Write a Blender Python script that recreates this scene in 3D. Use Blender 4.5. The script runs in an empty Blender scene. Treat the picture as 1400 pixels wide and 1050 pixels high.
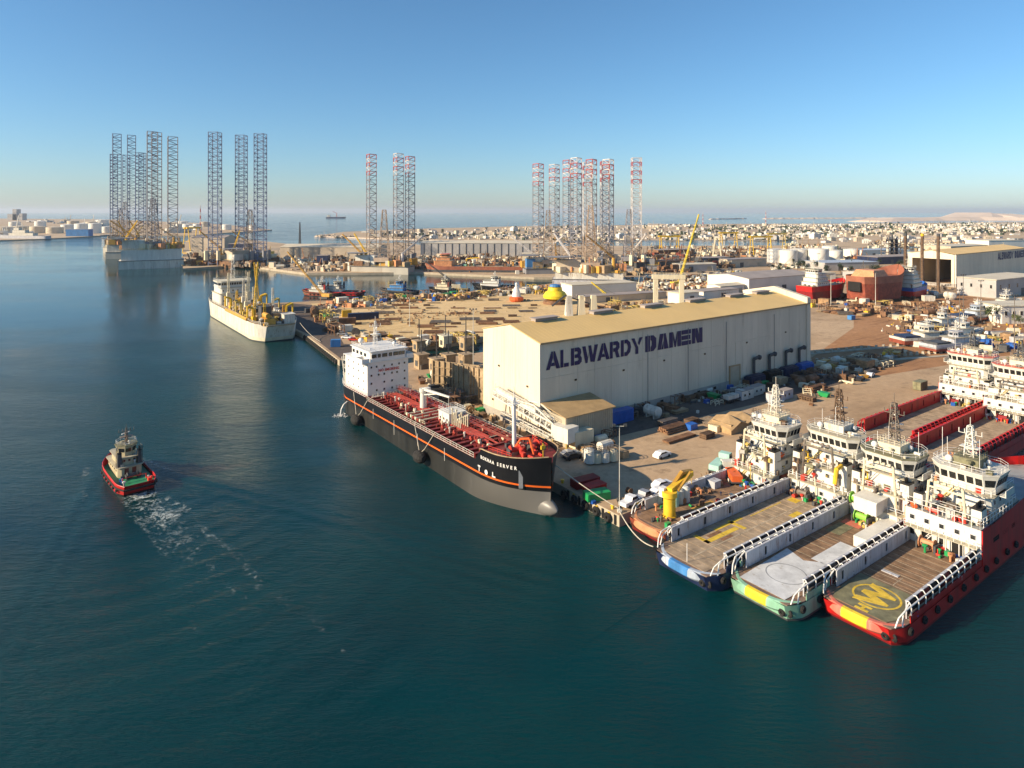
import bpy, math, random
from mathutils import Vector, Matrix
rad = math.radians
scene = bpy.context.scene
COL = scene.collection
random.seed(11)

# ---------------------------------------------------------------- camera, sky, sun, exposure
CAM_H, FPX, HOR = 60.0, 900.0, 289.0      # eye height, focal length and horizon row of a 1400 x 1050 frame
cam_data = bpy.data.cameras.new('camera'); cam = bpy.data.objects.new('camera', cam_data); COL.objects.link(cam)
cam.location = (0, 0, CAM_H); cam.rotation_euler = (rad(90), 0, 0)
cam_data.sensor_width = 36; cam_data.lens = FPX / 1400 * 36
cam_data.shift_y = -(525 - HOR) / 1400.0
cam_data.clip_start = 1; cam_data.clip_end = 120000
scene.camera = cam

SUN_EL, SUN_TO = 23.5, (-0.945, -0.328)    # elevation; horizontal direction towards the sun
world = bpy.data.worlds.new('World'); scene.world = world; world.use_nodes = True
wn = world.node_tree; wn.nodes.clear()
sky = wn.nodes.new('ShaderNodeTexSky'); sky.sky_type = 'NISHITA'; sky.sun_disc = False
sky.sun_elevation = rad(SUN_EL)
sky.sun_rotation = math.atan2(SUN_TO[0], SUN_TO[1])
sky.altitude = 60; sky.air_density = 1.0; sky.dust_density = 0.4; sky.ozone_density = 6.5
hs = wn.nodes.new('ShaderNodeHueSaturation'); hs.inputs['Saturation'].default_value = 1.02; hs.inputs['Hue'].default_value = 0.491
bg = wn.nodes.new('ShaderNodeBackground'); bg.inputs['Strength'].default_value = 0.09
wo = wn.nodes.new('ShaderNodeOutputWorld')
wn.links.new(sky.outputs[0], hs.inputs['Color']); wn.links.new(hs.outputs[0], bg.inputs[0]); wn.links.new(bg.outputs[0], wo.inputs[0])

sd = bpy.data.lights.new('sun', 'SUN'); sd.energy = 5.0; sd.angle = rad(0.5); sd.color = (1.0, 0.82, 0.58)
sun = bpy.data.objects.new('sun', sd); COL.objects.link(sun)
ce = math.cos(rad(SUN_EL))
sun.rotation_euler = Vector((SUN_TO[0] * ce, SUN_TO[1] * ce, math.sin(rad(SUN_EL)))).to_track_quat('Z', 'Y').to_euler()

vs = scene.view_settings
vs.view_transform = 'Standard'; vs.look = 'None'; vs.gamma = 1; vs.use_curve_mapping = False; vs.exposure = 0.78
scene.render.engine = 'CYCLES'
cy = scene.cycles
cy.max_bounces = 5; cy.diffuse_bounces = 2; cy.glossy_bounces = 2; cy.transmission_bounces = 2; cy.volume_bounces = 0; cy.transparent_max_bounces = 6
cy.use_denoising = True; cy.caustics_reflective = False; cy.caustics_refractive = False; cy.sample_clamp_indirect = 4

# ---------------------------------------------------------------- coordinates
def P(px, py, z=0.0):
    "point at height z that lies on the sight line of a spot in the picture"
    d = (CAM_H - z) * FPX / (py - HOR)
    return ((px - 700) / FPX * d, d)
YA = rad(36.0)
UX, UY = math.cos(YA), math.sin(YA)          # yard axis a (along the big hall)
def W(a, b):                                 # yard axes -> world; b runs towards the water at the lower edge
    return (a * UX + b * UY, a * UY - b * UX)
def AB(p):
    return (p[0] * UX + p[1] * UY, p[0] * UY - p[1] * UX)
QZ = 2.2                                     # quay level

# ---------------------------------------------------------------- materials
MATS = {}
def nodes_of(name):
    m = bpy.data.materials.new(name); m.use_nodes = True
    nt = m.node_tree; bs = nt.nodes['Principled BSDF']
    return m, nt, bs
def paint(name, col, rough=0.5, var=0.12, scale=0.35, rust=0.0, metal=0.0, streak=False, rustcol=(0.16, 0.07, 0.03), spec=0.4):
    "painted or bare surface: colour, uneven tone, optional worn patches"
    if name in MATS: return MATS[name]
    m, nt, bs = nodes_of(name)
    N, L = nt.nodes, nt.links
    tc = N.new('ShaderNodeTexCoord'); mp = N.new('ShaderNodeMapping')
    mp.inputs['Scale'].default_value = (1, 1, 0.16) if streak else (1, 1, 1)
    geo = N.new('ShaderNodeNewGeometry')
    L.new(geo.outputs['Position'], mp.inputs['Vector'])
    n1 = N.new('ShaderNodeTexNoise'); n1.inputs['Scale'].default_value = scale; n1.inputs['Detail'].default_value = 6; n1.inputs['Roughness'].default_value = 0.65
    L.new(mp.outputs[0], n1.inputs['Vector'])
    mix = N.new('ShaderNodeMix'); mix.data_type = 'RGBA'
    a = tuple(max(0, c * (1 - var * 1.6)) for c in col) + (1,); b = tuple(min(1, c * (1 + var)) for c in col) + (1,)
    mix.inputs[6].default_value = a; mix.inputs[7].default_value = b
    cr = N.new('ShaderNodeMapRange'); cr.inputs[1].default_value = 0.32; cr.inputs[2].default_value = 0.68
    L.new(n1.outputs[0], cr.inputs[0]); L.new(cr.outputs[0], mix.inputs[0])
    out = mix.outputs[2]
    if rust > 0:
        n2 = N.new('ShaderNodeTexNoise'); n2.inputs['Scale'].default_value = scale * 2.3; n2.inputs['Detail'].default_value = 8; n2.inputs['Roughness'].default_value = 0.72
        L.new(mp.outputs[0], n2.inputs['Vector'])
        r2 = N.new('ShaderNodeMapRange'); r2.inputs[1].default_value = 0.66 - 0.22 * rust; r2.inputs[2].default_value = 0.74 - 0.16 * rust
        L.new(n2.outputs[0], r2.inputs[0])
        mx2 = N.new('ShaderNodeMix'); mx2.data_type = 'RGBA'; mx2.inputs[7].default_value = rustcol + (1,)
        ml = N.new('ShaderNodeMath'); ml.operation = 'MULTIPLY'; ml.inputs[1].default_value = 0.8
        L.new(r2.outputs[0], ml.inputs[0]); L.new(ml.outputs[0], mx2.inputs[0]); L.new(out, mx2.inputs[6]); out = mx2.outputs[2]
    L.new(out, bs.inputs['Base Color'])
    bs.inputs['Roughness'].default_value = rough; bs.inputs['Metallic'].default_value = metal
    bs.inputs['Specular IOR Level'].default_value = spec
    MATS[name] = m
    return m
def M(name): return MATS[name]

paint('white', (0.66, 0.64, 0.57), 0.4, 0.08, 0.5, rust=0.3, streak=True, rustcol=(0.42, 0.27, 0.15))
paint('white_clean', (0.72, 0.70, 0.66), 0.4, 0.05, 0.4)
paint('white_dirty', (0.62, 0.59, 0.51), 0.55, 0.14, 0.4, rust=0.5, streak=True, rustcol=(0.3, 0.19, 0.1))
paint('cream', (0.70, 0.62, 0.44), 0.5, 0.1, 0.3, rust=0.35, streak=True, rustcol=(0.34, 0.22, 0.11))
paint('lt_grey', (0.47, 0.48, 0.51), 0.55, 0.15, 0.6, rust=0.52, streak=True)
paint('mid_grey', (0.27, 0.28, 0.29), 0.55, 0.15, 0.4, rust=0.3)
paint('dk_grey', (0.07, 0.072, 0.075), 0.55, 0.2, 0.5, rust=0.25)
paint('black', (0.012, 0.012, 0.013), 0.45, 0.25, 0.4)
paint('rubber', (0.018, 0.017, 0.016), 0.85, 0.3, 2.0)
paint('hull_black', (0.010, 0.010, 0.012), 0.28, 0.25, 0.2)
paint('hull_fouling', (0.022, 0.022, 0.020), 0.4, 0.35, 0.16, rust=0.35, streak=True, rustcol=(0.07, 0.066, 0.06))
paint('bulb_grey', (0.22, 0.21, 0.20), 0.32, 0.3, 0.3, rust=0.3)
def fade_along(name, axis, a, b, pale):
    "paint whose colour changes along the vessel: base tone aft, blended paler towards the bow"
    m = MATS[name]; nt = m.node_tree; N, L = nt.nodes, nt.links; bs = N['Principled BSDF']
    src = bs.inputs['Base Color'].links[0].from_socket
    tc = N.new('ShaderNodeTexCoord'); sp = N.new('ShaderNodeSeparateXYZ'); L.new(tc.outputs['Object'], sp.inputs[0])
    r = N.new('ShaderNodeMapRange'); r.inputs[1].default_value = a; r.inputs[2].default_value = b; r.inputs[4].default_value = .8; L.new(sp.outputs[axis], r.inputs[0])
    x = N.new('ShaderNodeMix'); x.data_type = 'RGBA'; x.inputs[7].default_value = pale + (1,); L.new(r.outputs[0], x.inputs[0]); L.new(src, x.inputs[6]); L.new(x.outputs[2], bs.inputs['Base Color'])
fade_along('hull_fouling', 0, 74, 103, (0.20, 0.19, 0.175))  # lower tanker hull turns to a paler grey towards the bow
paint('orange_stripe', (0.75, 0.13, 0.015), 0.45, 0.06, 0.4)
paint('deck_red', (0.18, 0.017, 0.014), 0.5, 0.3, 0.5, rust=0.45, rustcol=(0.2, 0.05, 0.03))
paint('pipe_red', (0.34, 0.05, 0.035), 0.45, 0.25, 0.6, rust=0.3, rustcol=(0.45, 0.2, 0.13))
paint('red', (0.50, 0.016, 0.015), 0.42, 0.2, 0.4, rust=0.42, streak=True, rustcol=(0.24, 0.04, 0.03))
paint('red_dark', (0.22, 0.012, 0.014), 0.45, 0.2, 0.3)
paint('red_bright', (0.62, 0.05, 0.03), 0.45, 0.1, 0.4)
paint('salmon', (0.62, 0.16, 0.11), 0.55, 0.2, 0.6, rust=0.45, streak=True, rustcol=(0.45, 0.28, 0.2))
paint('orange', (0.72, 0.13, 0.03), 0.45, 0.12, 0.5)
paint('orange_pale', (0.58, 0.26, 0.12), 0.55, 0.18, 0.5, rust=0.4)
paint('yellow', (0.74, 0.46, 0.03), 0.45, 0.12, 0.4, rust=0.15)
paint('yellow_bright', (0.78, 0.57, 0.03), 0.5, 0.15, 0.5, rust=0.35, streak=True, rustcol=(0.5, 0.34, 0.08))
paint('yellow_dirty', (0.55, 0.40, 0.10), 0.55, 0.2, 0.4, rust=0.3)
paint('ochre', (0.58, 0.31, 0.05), 0.5, 0.18, 0.4, rust=0.3)
paint('green', (0.02, 0.30, 0.09), 0.45, 0.12, 0.4)
paint('green_pale', (0.25, 0.48, 0.33), 0.55, 0.2, 0.5, rust=0.45, streak=True, rustcol=(0.28, 0.26, 0.18))
paint('lime', (0.22, 0.50, 0.06), 0.5, 0.12, 0.4)
paint('mint', (0.40, 0.66, 0.56), 0.5, 0.12, 0.4)
paint('blue', (0.02, 0.11, 0.42), 0.42, 0.14, 0.4, rust=0.1)
paint('blue_mid', (0.05, 0.20, 0.46), 0.5, 0.2, 0.6, rust=0.35, streak=True, rustcol=(0.2, 0.24, 0.3))
paint('blue_dark', (0.014, 0.024, 0.07), 0.45, 0.3, 0.5, rust=0.4, streak=True, rustcol=(0.09, 0.085, 0.09))
paint('navy', (0.006, 0.005, 0.075), 0.5, 0.06, 0.4)
paint('blue_pale', (0.40, 0.46, 0.54), 0.55, 0.2, 0.6, rust=0.5, streak=True, rustcol=(0.3, 0.22, 0.15))
paint('purple', (0.10, 0.05, 0.22), 0.5, 0.15, 0.4)
paint('rust', (0.22, 0.115, 0.06), 0.8, 0.35, 0.5, rust=0.4, rustcol=(0.09, 0.04, 0.02))
paint('rust_red', (0.24, 0.055, 0.03), 0.7, 0.3, 0.4, rust=0.4, rustcol=(0.1, 0.03, 0.02))
paint('primer', (0.30, 0.105, 0.06), 0.65, 0.2, 0.15, rust=0.35, rustcol=(0.2, 0.06, 0.04))
paint('steel', (0.20, 0.17, 0.14), 0.55, 0.3, 0.6, rust=0.6, metal=0.2)
paint('steel_tan', (0.40, 0.29, 0.17), 0.65, 0.25, 0.3, rust=0.6, rustcol=(0.2, 0.12, 0.06))
paint('timber', (0.36, 0.22, 0.11), 0.8, 0.3, 0.8)
paint('timber_dark', (0.14, 0.085, 0.05), 0.8, 0.35, 0.8)
paint('canvas', (0.40, 0.27, 0.14), 0.8, 0.15, 0.5)
paint('rope', (0.55, 0.50, 0.40), 0.8, 0.2, 1.0)
paint('glass', (0.02, 0.022, 0.022), 0.12, 0.3, 0.6, spec=0.6)
paint('dark_open', (0.010, 0.009, 0.009), 0.8, 0.2, 0.5)
paint('wood_deck', (0.235, 0.145, 0.085), 0.75, 0.3, 0.45, rust=0.35, rustcol=(0.12, 0.075, 0.045))
paint('wood_deck_pale', (0.36, 0.27, 0.18), 0.75, 0.28, 0.4, rust=0.35, rustcol=(0.2, 0.14, 0.09))
paint('steel_deck', (0.20, 0.135, 0.10), 0.6, 0.3, 0.3, rust=0.3)
paint('deck_grey', (0.30, 0.31, 0.30), 0.6, 0.16, 0.4, rust=0.2)
paint('deck_white', (0.60, 0.61, 0.61), 0.6, 0.15, 0.4, rust=0.42, rustcol=(0.36, 0.33, 0.29))
paint('deck_green', (0.03, 0.22, 0.10), 0.55, 0.15, 0.5)
paint('deck_olive', (0.20, 0.19, 0.11), 0.65, 0.3, 0.5, rust=0.45, rustcol=(0.13, 0.09, 0.06))
paint('mark_white', (0.62, 0.60, 0.54), 0.6, 0.2, 0.8, rust=0.5, rustcol=(0.3, 0.22, 0.14))
paint('mark_yellow', (0.68, 0.47, 0.05), 0.6, 0.2, 0.8, rust=0.4, rustcol=(0.35, 0.22, 0.1))
paint('hall_wall', (0.68, 0.60, 0.46), 0.55, 0.09, 0.12, rust=0.42, streak=True, rustcol=(0.50, 0.43, 0.32))
paint('hall_base', (0.36, 0.33, 0.29), 0.75, 0.12, 0.3)
paint('hall_roof', (0.70, 0.48, 0.19), 0.55, 0.06, 0.06)
paint('shed_wall', (0.42, 0.36, 0.26), 0.6, 0.1, 0.3)
paint('shed_roof', (0.40, 0.27, 0.13), 0.65, 0.15, 0.3)
paint('roof_grey', (0.34, 0.29, 0.26), 0.7, 0.12, 0.1)
paint('roof_pale', (0.60, 0.53, 0.40), 0.65, 0.1, 0.1)
paint('building_white', (0.70, 0.66, 0.58), 0.65, 0.06, 0.1)
paint('building_tan', (0.52, 0.43, 0.32), 0.7, 0.1, 0.1)
paint('building_grey', (0.40, 0.38, 0.36), 0.7, 0.1, 0.1)
paint('tank_white', (0.72, 0.69, 0.62), 0.5, 0.06, 0.08, rust=0.15, streak=True, rustcol=(0.5, 0.42, 0.3))
paint('tank_tan', (0.58, 0.49, 0.36), 0.55, 0.08, 0.08)
paint('concrete', (0.44, 0.37, 0.27), 0.85, 0.14, 0.25, rust=0.3, rustcol=(0.24, 0.18, 0.12))
paint('concrete_dark', (0.13, 0.105, 0.08), 0.85, 0.25, 0.4)
paint('leg_blue', (0.16, 0.19, 0.29), 0.55, 0.15, 0.1)
paint('leg_grey', (0.29, 0.28, 0.30), 0.55, 0.15, 0.1)
paint('leg_tan', (0.40, 0.30, 0.22), 0.6, 0.2, 0.1)
paint('leg_red', (0.45, 0.10, 0.09), 0.6, 0.15, 0.1)
paint('leg_white', (0.62, 0.58, 0.55), 0.55, 0.1, 0.1)
paint('rig_hull', (0.50, 0.46, 0.38), 0.6, 0.14, 0.06, rust=0.45, streak=True, rustcol=(0.3, 0.2, 0.13))
paint('rig_grey', (0.25, 0.25, 0.26), 0.6, 0.14, 0.06, rust=0.3, streak=True)
paint('bark', (0.12, 0.08, 0.05), 0.9, 0.2, 2.0)
paint('leaf', (0.07, 0.10, 0.03), 0.7, 0.35, 1.2)
paint('leaf_dark', (0.035, 0.055, 0.025), 0.7, 0.35, 0.4)
paint('leaf_pale', (0.15, 0.17, 0.05), 0.7, 0.3, 1.2)
paint('sand', (0.66, 0.53, 0.42), 0.9, 0.08, 0.01)
paint('rock', (0.30, 0.25, 0.20), 0.9, 0.2, 0.15)
paint('skin', (0.30, 0.16, 0.09), 0.6, 0.1, 2.0)
paint('car_white', (0.76, 0.76, 0.76), 0.22, 0.02, 1.0)
paint('car_silver', (0.45, 0.45, 0.46), 0.25, 0.02, 1.0, metal=0.5)
paint('car_dark', (0.03, 0.03, 0.035), 0.25, 0.05, 1.0)
paint('car_red', (0.45, 0.03, 0.02), 0.25, 0.05, 1.0)

def ground_mat(name, base, dark, pale, s_big=0.012, s_fine=0.6, tracks=0.0):
    "worn yard surface: broad patches, oil stains, fine grit and joints"
    m, nt, bs = nodes_of(name); N, L = nt.nodes, nt.links
    geo = N.new('ShaderNodeNewGeometry')
    rot = N.new('ShaderNodeMapping'); rot.inputs['Rotation'].default_value = (0, 0, -YA)
    L.new(geo.outputs['Position'], rot.inputs['Vector'])
    stretch = N.new('ShaderNodeMapping'); stretch.inputs['Scale'].default_value = (0.45, 1.0, 1.0)
    L.new(rot.outputs[0], stretch.inputs['Vector'])
    def noise(scale, detail, src):
        n = N.new('ShaderNodeTexNoise'); n.inputs['Scale'].default_value = scale; n.inputs['Detail'].default_value = detail; n.inputs['Roughness'].default_value = 0.66
        L.new(src, n.inputs['Vector']); return n.outputs[0]
    def rng(src, a, b, top=1.0):
        r = N.new('ShaderNodeMapRange'); r.inputs[1].default_value = a; r.inputs[2].default_value = b; r.inputs[4].default_value = top
        L.new(src, r.inputs[0]); return r.outputs[0]
    def mixc(fac, a, b):
        x = N.new('ShaderNodeMix'); x.data_type = 'RGBA'
        L.new(fac, x.inputs[0])
        if isinstance(a, tuple): x.inputs[6].default_value = a + (1,)
        else: L.new(a, x.inputs[6])
        if isinstance(b, tuple): x.inputs[7].default_value = b + (1,)
        else: L.new(b, x.inputs[7])
        return x.outputs[2]
    c = mixc(rng(noise(s_big * 2, 8, stretch.outputs[0]), 0.36, 0.64), base, pale)
    c = mixc(rng(noise(s_big * 5, 9, stretch.outputs[0]), 0.52, 0.72, 0.75), c, dark)
    c = mixc(rng(noise(0.22, 8, rot.outputs[0]), 0.58, 0.72, 0.6), c, tuple(x * 0.45 for x in dark))
    c = mixc(rng(noise(s_fine, 6, rot.outputs[0]), 0.35, 0.75, 0.45), c, tuple(x * 0.55 for x in base))
    c = mixc(rng(noise(0.09, 10, stretch.outputs[0]), 0.62, 0.70, 0.55), c, tuple(min(1, x * 1.25) for x in pale))
    if tracks > 0:
        wv = N.new('ShaderNodeTexNoise'); wv.inputs['Scale'].default_value = 0.9; wv.inputs['Detail'].default_value = 5
        mp = N.new('ShaderNodeMapping'); mp.inputs['Scale'].default_value = (0.03, 0.6, 1)
        L.new(rot.outputs[0], mp.inputs['Vector']); L.new(mp.outputs[0], wv.inputs['Vector'])
        c = mixc(rng(wv.outputs[0], 0.55, 0.68, tracks), c, tuple(x * 0.6 for x in dark))
    L.new(c, bs.inputs['Base Color']); bs.inputs['Roughness'].default_value = 0.9; bs.inputs['Specular IOR Level'].default_value = 0.2
    bp = N.new('ShaderNodeBump'); bp.inputs['Strength'].default_value = 0.35; bp.inputs['Distance'].default_value = 0.15
    L.new(noise(0.8, 6, rot.outputs[0]), bp.inputs['Height']); L.new(bp.outputs[0], bs.inputs['Normal'])
    MATS[name] = m
ground_mat('ground_yard', (0.44, 0.30, 0.18), (0.22, 0.145, 0.085), (0.54, 0.39, 0.25))
ground_mat('ground_sandy', (0.66, 0.46, 0.22), (0.42, 0.28, 0.13), (0.74, 0.54, 0.29), tracks=0.35)
ground_mat('ground_far', (0.48, 0.35, 0.22), (0.20, 0.14, 0.09), (0.55, 0.43, 0.30), s_big=0.006, s_fine=0.1)
ground_mat('ground_red', (0.36, 0.18, 0.08), (0.2, 0.1, 0.05), (0.44, 0.24, 0.12), tracks=0.6)
ground_mat('ground_asphalt', (0.105, 0.085, 0.075), (0.05, 0.042, 0.038), (0.17, 0.13, 0.10))

# ---------------------------------------------------------------- mesh building
class MB:
    def __init__(s): s.v = []; s.f = []; s.mi = []; s.cur = 0
    def add(s, vs, fs):
        o = len(s.v); s.v += [tuple(p) for p in vs]
        for f in fs: s.f.append(tuple(i + o for i in f)); s.mi.append(s.cur)
    def mat(s, i): s.cur = i; return s
    def box(s, x0, x1, y0, y1, z0, z1):
        s.add([(x0, y0, z0), (x1, y0, z0), (x1, y1, z0), (x0, y1, z0), (x0, y0, z1), (x1, y0, z1), (x1, y1, z1), (x0, y1, z1)],
              [(0, 3, 2, 1), (4, 5, 6, 7), (0, 1, 5, 4), (1, 2, 6, 5), (2, 3, 7, 6), (3, 0, 4, 7)]); return s
    def cbox(s, c, d, rz=0.0, ry=0.0):
        mt = Matrix.Translation(c) @ Matrix.Rotation(rz, 4, 'Z') @ Matrix.Rotation(ry, 4, 'Y')
        o = len(s.v); s.box(-d[0] / 2, d[0] / 2, -d[1] / 2, d[1] / 2, -d[2] / 2, d[2] / 2)
        for i in range(o, len(s.v)): s.v[i] = tuple(mt @ Vector(s.v[i]))
        return s
    def tube(s, p, q, r, n=6, r2=None, cap=True):
        p, q = Vector(p), Vector(q); d = q - p
        if d.length < 1e-6: return s
        d.normalize()
        a = Vector((0, 0, 1)) if abs(d.z) < 0.95 else Vector((1, 0, 0))
        x = d.cross(a).normalized(); y = d.cross(x)
        if r2 is None: r2 = r
        vs = []
        for (c, rr) in ((p, r), (q, r2)):
            for k in range(n):
                t = 2 * math.pi * (k + 0.5) / n; vs.append(c + x * (math.cos(t) * rr) + y * (math.sin(t) * rr))
        fs = [(k, (k + 1) % n, n + (k + 1) % n, n + k) for k in range(n)]
        if cap: fs += [tuple(range(n - 1, -1, -1)), tuple(range(n, 2 * n))]
        s.add(vs, fs); return s
    def path(s, pts, r, n=5):
        for a, b in zip(pts[:-1], pts[1:]): s.tube(a, b, r, n)
        return s
    def prism(s, poly, z0, z1):
        n = len(poly)
        s.add([(x, y, z0) for x, y in poly] + [(x, y, z1) for x, y in poly],
              [tuple(range(n - 1, -1, -1)), tuple(range(n, 2 * n))] + [(k, (k + 1) % n, n + (k + 1) % n, n + k) for k in range(n)]); return s
    def loft(s, rings, closed=True, cap=True):
        n = len(rings[0]); vs = [p for r in rings for p in r]; fs = []
        for i in range(len(rings) - 1):
            for k in range(n if closed else n - 1):
                k2 = (k + 1) % n; fs.append((i * n + k, i * n + k2, (i + 1) * n + k2, (i + 1) * n + k))
        if cap: fs += [tuple(range(n - 1, -1, -1)), tuple(range((len(rings) - 1) * n, len(rings) * n))]
        s.add(vs, fs); return s
    def lathe(s, c, prof, n=16):
        rings = [[(c[0] + r * math.cos(2 * math.pi * k / n), c[1] + r * math.sin(2 * math.pi * k / n), c[2] + z) for k in range(n)] for r, z in prof]
        return s.loft(rings)
    def sphere(s, c, r, n=10, sz=1.0):
        return s.lathe(c, [(max(0.01 * r, r * math.cos(t)), r * sz * math.sin(t)) for t in [(-90 + 180 * i / 6) * math.pi / 180 for i in range(7)]], n)
    def yprism(s, poly, y0, y1):     # polygon in x,z extruded along y
        n = len(poly)
        s.add([(x, y0, z) for x, z in poly] + [(x, y1, z) for x, z in poly],
              [tuple(range(n)), tuple(range(2 * n - 1, n - 1, -1))] + [(k, n + k, n + (k + 1) % n, (k + 1) % n) for k in range(n)]); return s
    def rail(s, pts, h=1.0, r=0.04, step=2.0, bars=2):
        for a, b in zip(pts[:-1], pts[1:]):
            a, b = Vector(a), Vector(b); L = (b - a).length; k = max(1, int(L / step))
            for i in range(k + 1):
                p = a.lerp(b, i / k); s.tube(p, p + Vector((0, 0, h)), r, 4, cap=False)
            for j in range(bars):
                z = Vector((0, 0, h * (1 - j * 0.45))); s.tube(a + z, b + z, r, 4, cap=False)
        return s
    def data(s, name, mats):
        me = bpy.data.meshes.new(name); me.from_pydata(s.v, [], s.f)
        for m in mats: me.materials.append(M(m) if isinstance(m, str) else m)
        if len(mats) > 1: me.polygons.foreach_set('material_index', s.mi)
        me.update(); return me
    def build(s, name, mat, parent=None, loc=(0, 0, 0), rz=0.0, smooth=False):
        mats = mat if isinstance(mat, (list, tuple)) else [mat]
        return put(name, s.data(name, mats), parent, loc, rz, smooth)
def put(name, me, parent=None, loc=(0, 0, 0), rz=0.0, smooth=False, scale=None):
    o = bpy.data.objects.new(name, me); COL.objects.link(o)
    o.location = loc; o.rotation_euler = (0, 0, rz)
    if scale: o.scale = scale
    if parent: o.parent = parent
    if smooth:
        me.polygons.foreach_set('use_smooth', [True] * len(me.polygons))
        try: me.set_sharp_from_angle(angle=rad(35))
        except Exception: pass
    return o
def tag(o, label, cat, group=None):
    o['label'] = label; o['category'] = cat
    if group: o['group'] = group
    return o
def thing(name, label, cat, loc=(0, 0, 0), rz=0.0, group=None):
    o = bpy.data.objects.new(name, None); COL.objects.link(o); o.empty_display_size = 0.5
    o.location = loc; o.rotation_euler = (0, 0, rz)
    return tag(o, label, cat, group)
def structure(o): o['kind'] = 'structure'; return o
def stuff(o, label=None, cat=None):
    o['kind'] = 'stuff'
    if label: o['label'] = label
    if cat: o['category'] = cat
    return o
def copy_tree(o, parent=None):
    c = o.copy(); COL.objects.link(c)
    if parent is not None: c.parent = parent
    for ch in list(o.children): copy_tree(ch, c)
    return c
def clone(o, label, loc, rz=0.0, scale=None):
    c = copy_tree(o); c.location = loc; c.rotation_euler = (0, 0, rz); c['label'] = label
    if scale: c.scale = scale
    return c
# ---------------------------------------------------------------- water
def water_material():
    m, nt, bs = nodes_of('water'); N, L = nt.nodes, nt.links
    geo = N.new('ShaderNodeNewGeometry')
    def noise(scale, detail, sx=1.0, sy=1.0, rz=0.0, rough=0.6):
        mp = N.new('ShaderNodeMapping'); mp.inputs['Scale'].default_value = (sx, sy, 1); mp.inputs['Rotation'].default_value = (0, 0, rz)
        L.new(geo.outputs['Position'], mp.inputs['Vector'])
        n = N.new('ShaderNodeTexNoise'); n.inputs['Scale'].default_value = scale; n.inputs['Detail'].default_value = detail; n.inputs['Roughness'].default_value = rough
        L.new(mp.outputs[0], n.inputs['Vector']); return n.outputs[0]
    def rng(src, a, b, lo=0.0, hi=1.0):
        r = N.new('ShaderNodeMapRange'); r.inputs[1].default_value = a; r.inputs[2].default_value = b; r.inputs[3].default_value = lo; r.inputs[4].default_value = hi
        L.new(src, r.inputs[0]); return r.outputs[0]
    def mul(a, b):
        x = N.new('ShaderNodeMath'); x.operation = 'MULTIPLY'
        for i, q in enumerate((a, b)):
            if isinstance(q, (int, float)): x.inputs[i].default_value = q
            else: L.new(q, x.inputs[i])
        return x.outputs[0]
    def add(a, b):
        x = N.new('ShaderNodeMath'); x.operation = 'ADD'; L.new(a, x.inputs[0]); L.new(b, x.inputs[1]); return x.outputs[0]
    sx_ = N.new('ShaderNodeSeparateXYZ'); L.new(geo.outputs['Position'], sx_.inputs[0])
    lee = rng(sx_.outputs['Y'], 110.0, 380.0, 1.0, 0.13)                     # the inner channel lies in the lee of the yards
    mxn = N.new('ShaderNodeMath'); mxn.operation = 'MAXIMUM'; L.new(lee, mxn.inputs[0]); L.new(rng(sx_.outputs['Y'], 1000.0, 1700.0, 0.0, 1.8), mxn.inputs[1]); lee = mxn.outputs[0]   # open sea beyond the spit
    calm = mul(rng(noise(0.006, 5, 1.0, 2.2, 0.2), 0.40, 0.60, 0.35, 1.15), lee)       # wind lanes
    h = add(mul(noise(0.30, 6, 0.6, 1.5, 0.25), 0.75), mul(noise(0.85, 6, 0.55, 1.7, 0.12, 0.7), 0.70))
    h = add(h, mul(noise(0.05, 3, 0.8, 1.5, 0.3), 0.6))
    bp = N.new('ShaderNodeBump'); bp.inputs['Distance'].default_value = 0.55; L.new(mul(calm, 0.85), bp.inputs['Strength'])
    L.new(h, bp.inputs['Height']); L.new(bp.outputs[0], bs.inputs['Normal'])
    mx = N.new('ShaderNodeMix'); mx.data_type = 'RGBA'
    mx.inputs[6].default_value = (0.0, 0.021, 0.026, 1); mx.inputs[7].default_value = (0.0, 0.038, 0.042, 1)
    L.new(rng(noise(0.012, 5), 0.35, 0.65), mx.inputs[0]); L.new(mx.outputs[2], bs.inputs['Base Color'])
    L.new(rng(noise(0.011, 6, 1.0, 2.6, 0.35), 0.40, 0.62, 0.10, 0.03), bs.inputs['Roughness']); bs.inputs['IOR'].default_value = 1.33; bs.inputs['Specular IOR Level'].default_value = 0.27
    MATS['water'] = m
water_material()
w = MB()
xs = [-42000, -6000, -1500, -500, -200, 0, 200, 500, 1500, 6000, 42000]; ys = [-42000, -3000, -300, 0, 200, 500, 1500, 6000, 42000]
for yy in ys:
    for xx in xs: w.v.append((xx, yy, 0.0))
nx = len(xs)
for j in range(len(ys) - 1):
    for i in range(nx - 1): w.f.append((j * nx + i, j * nx + i + 1, (j + 1) * nx + i + 1, (j + 1) * nx + i)); w.mi.append(0)
structure(w.build('water', 'water'))
sb = MB(); sb.box(-42000, 42000, -42000, 42000, -6.5, -6.0)
structure(sb.build('seabed', 'rock'))

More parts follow.
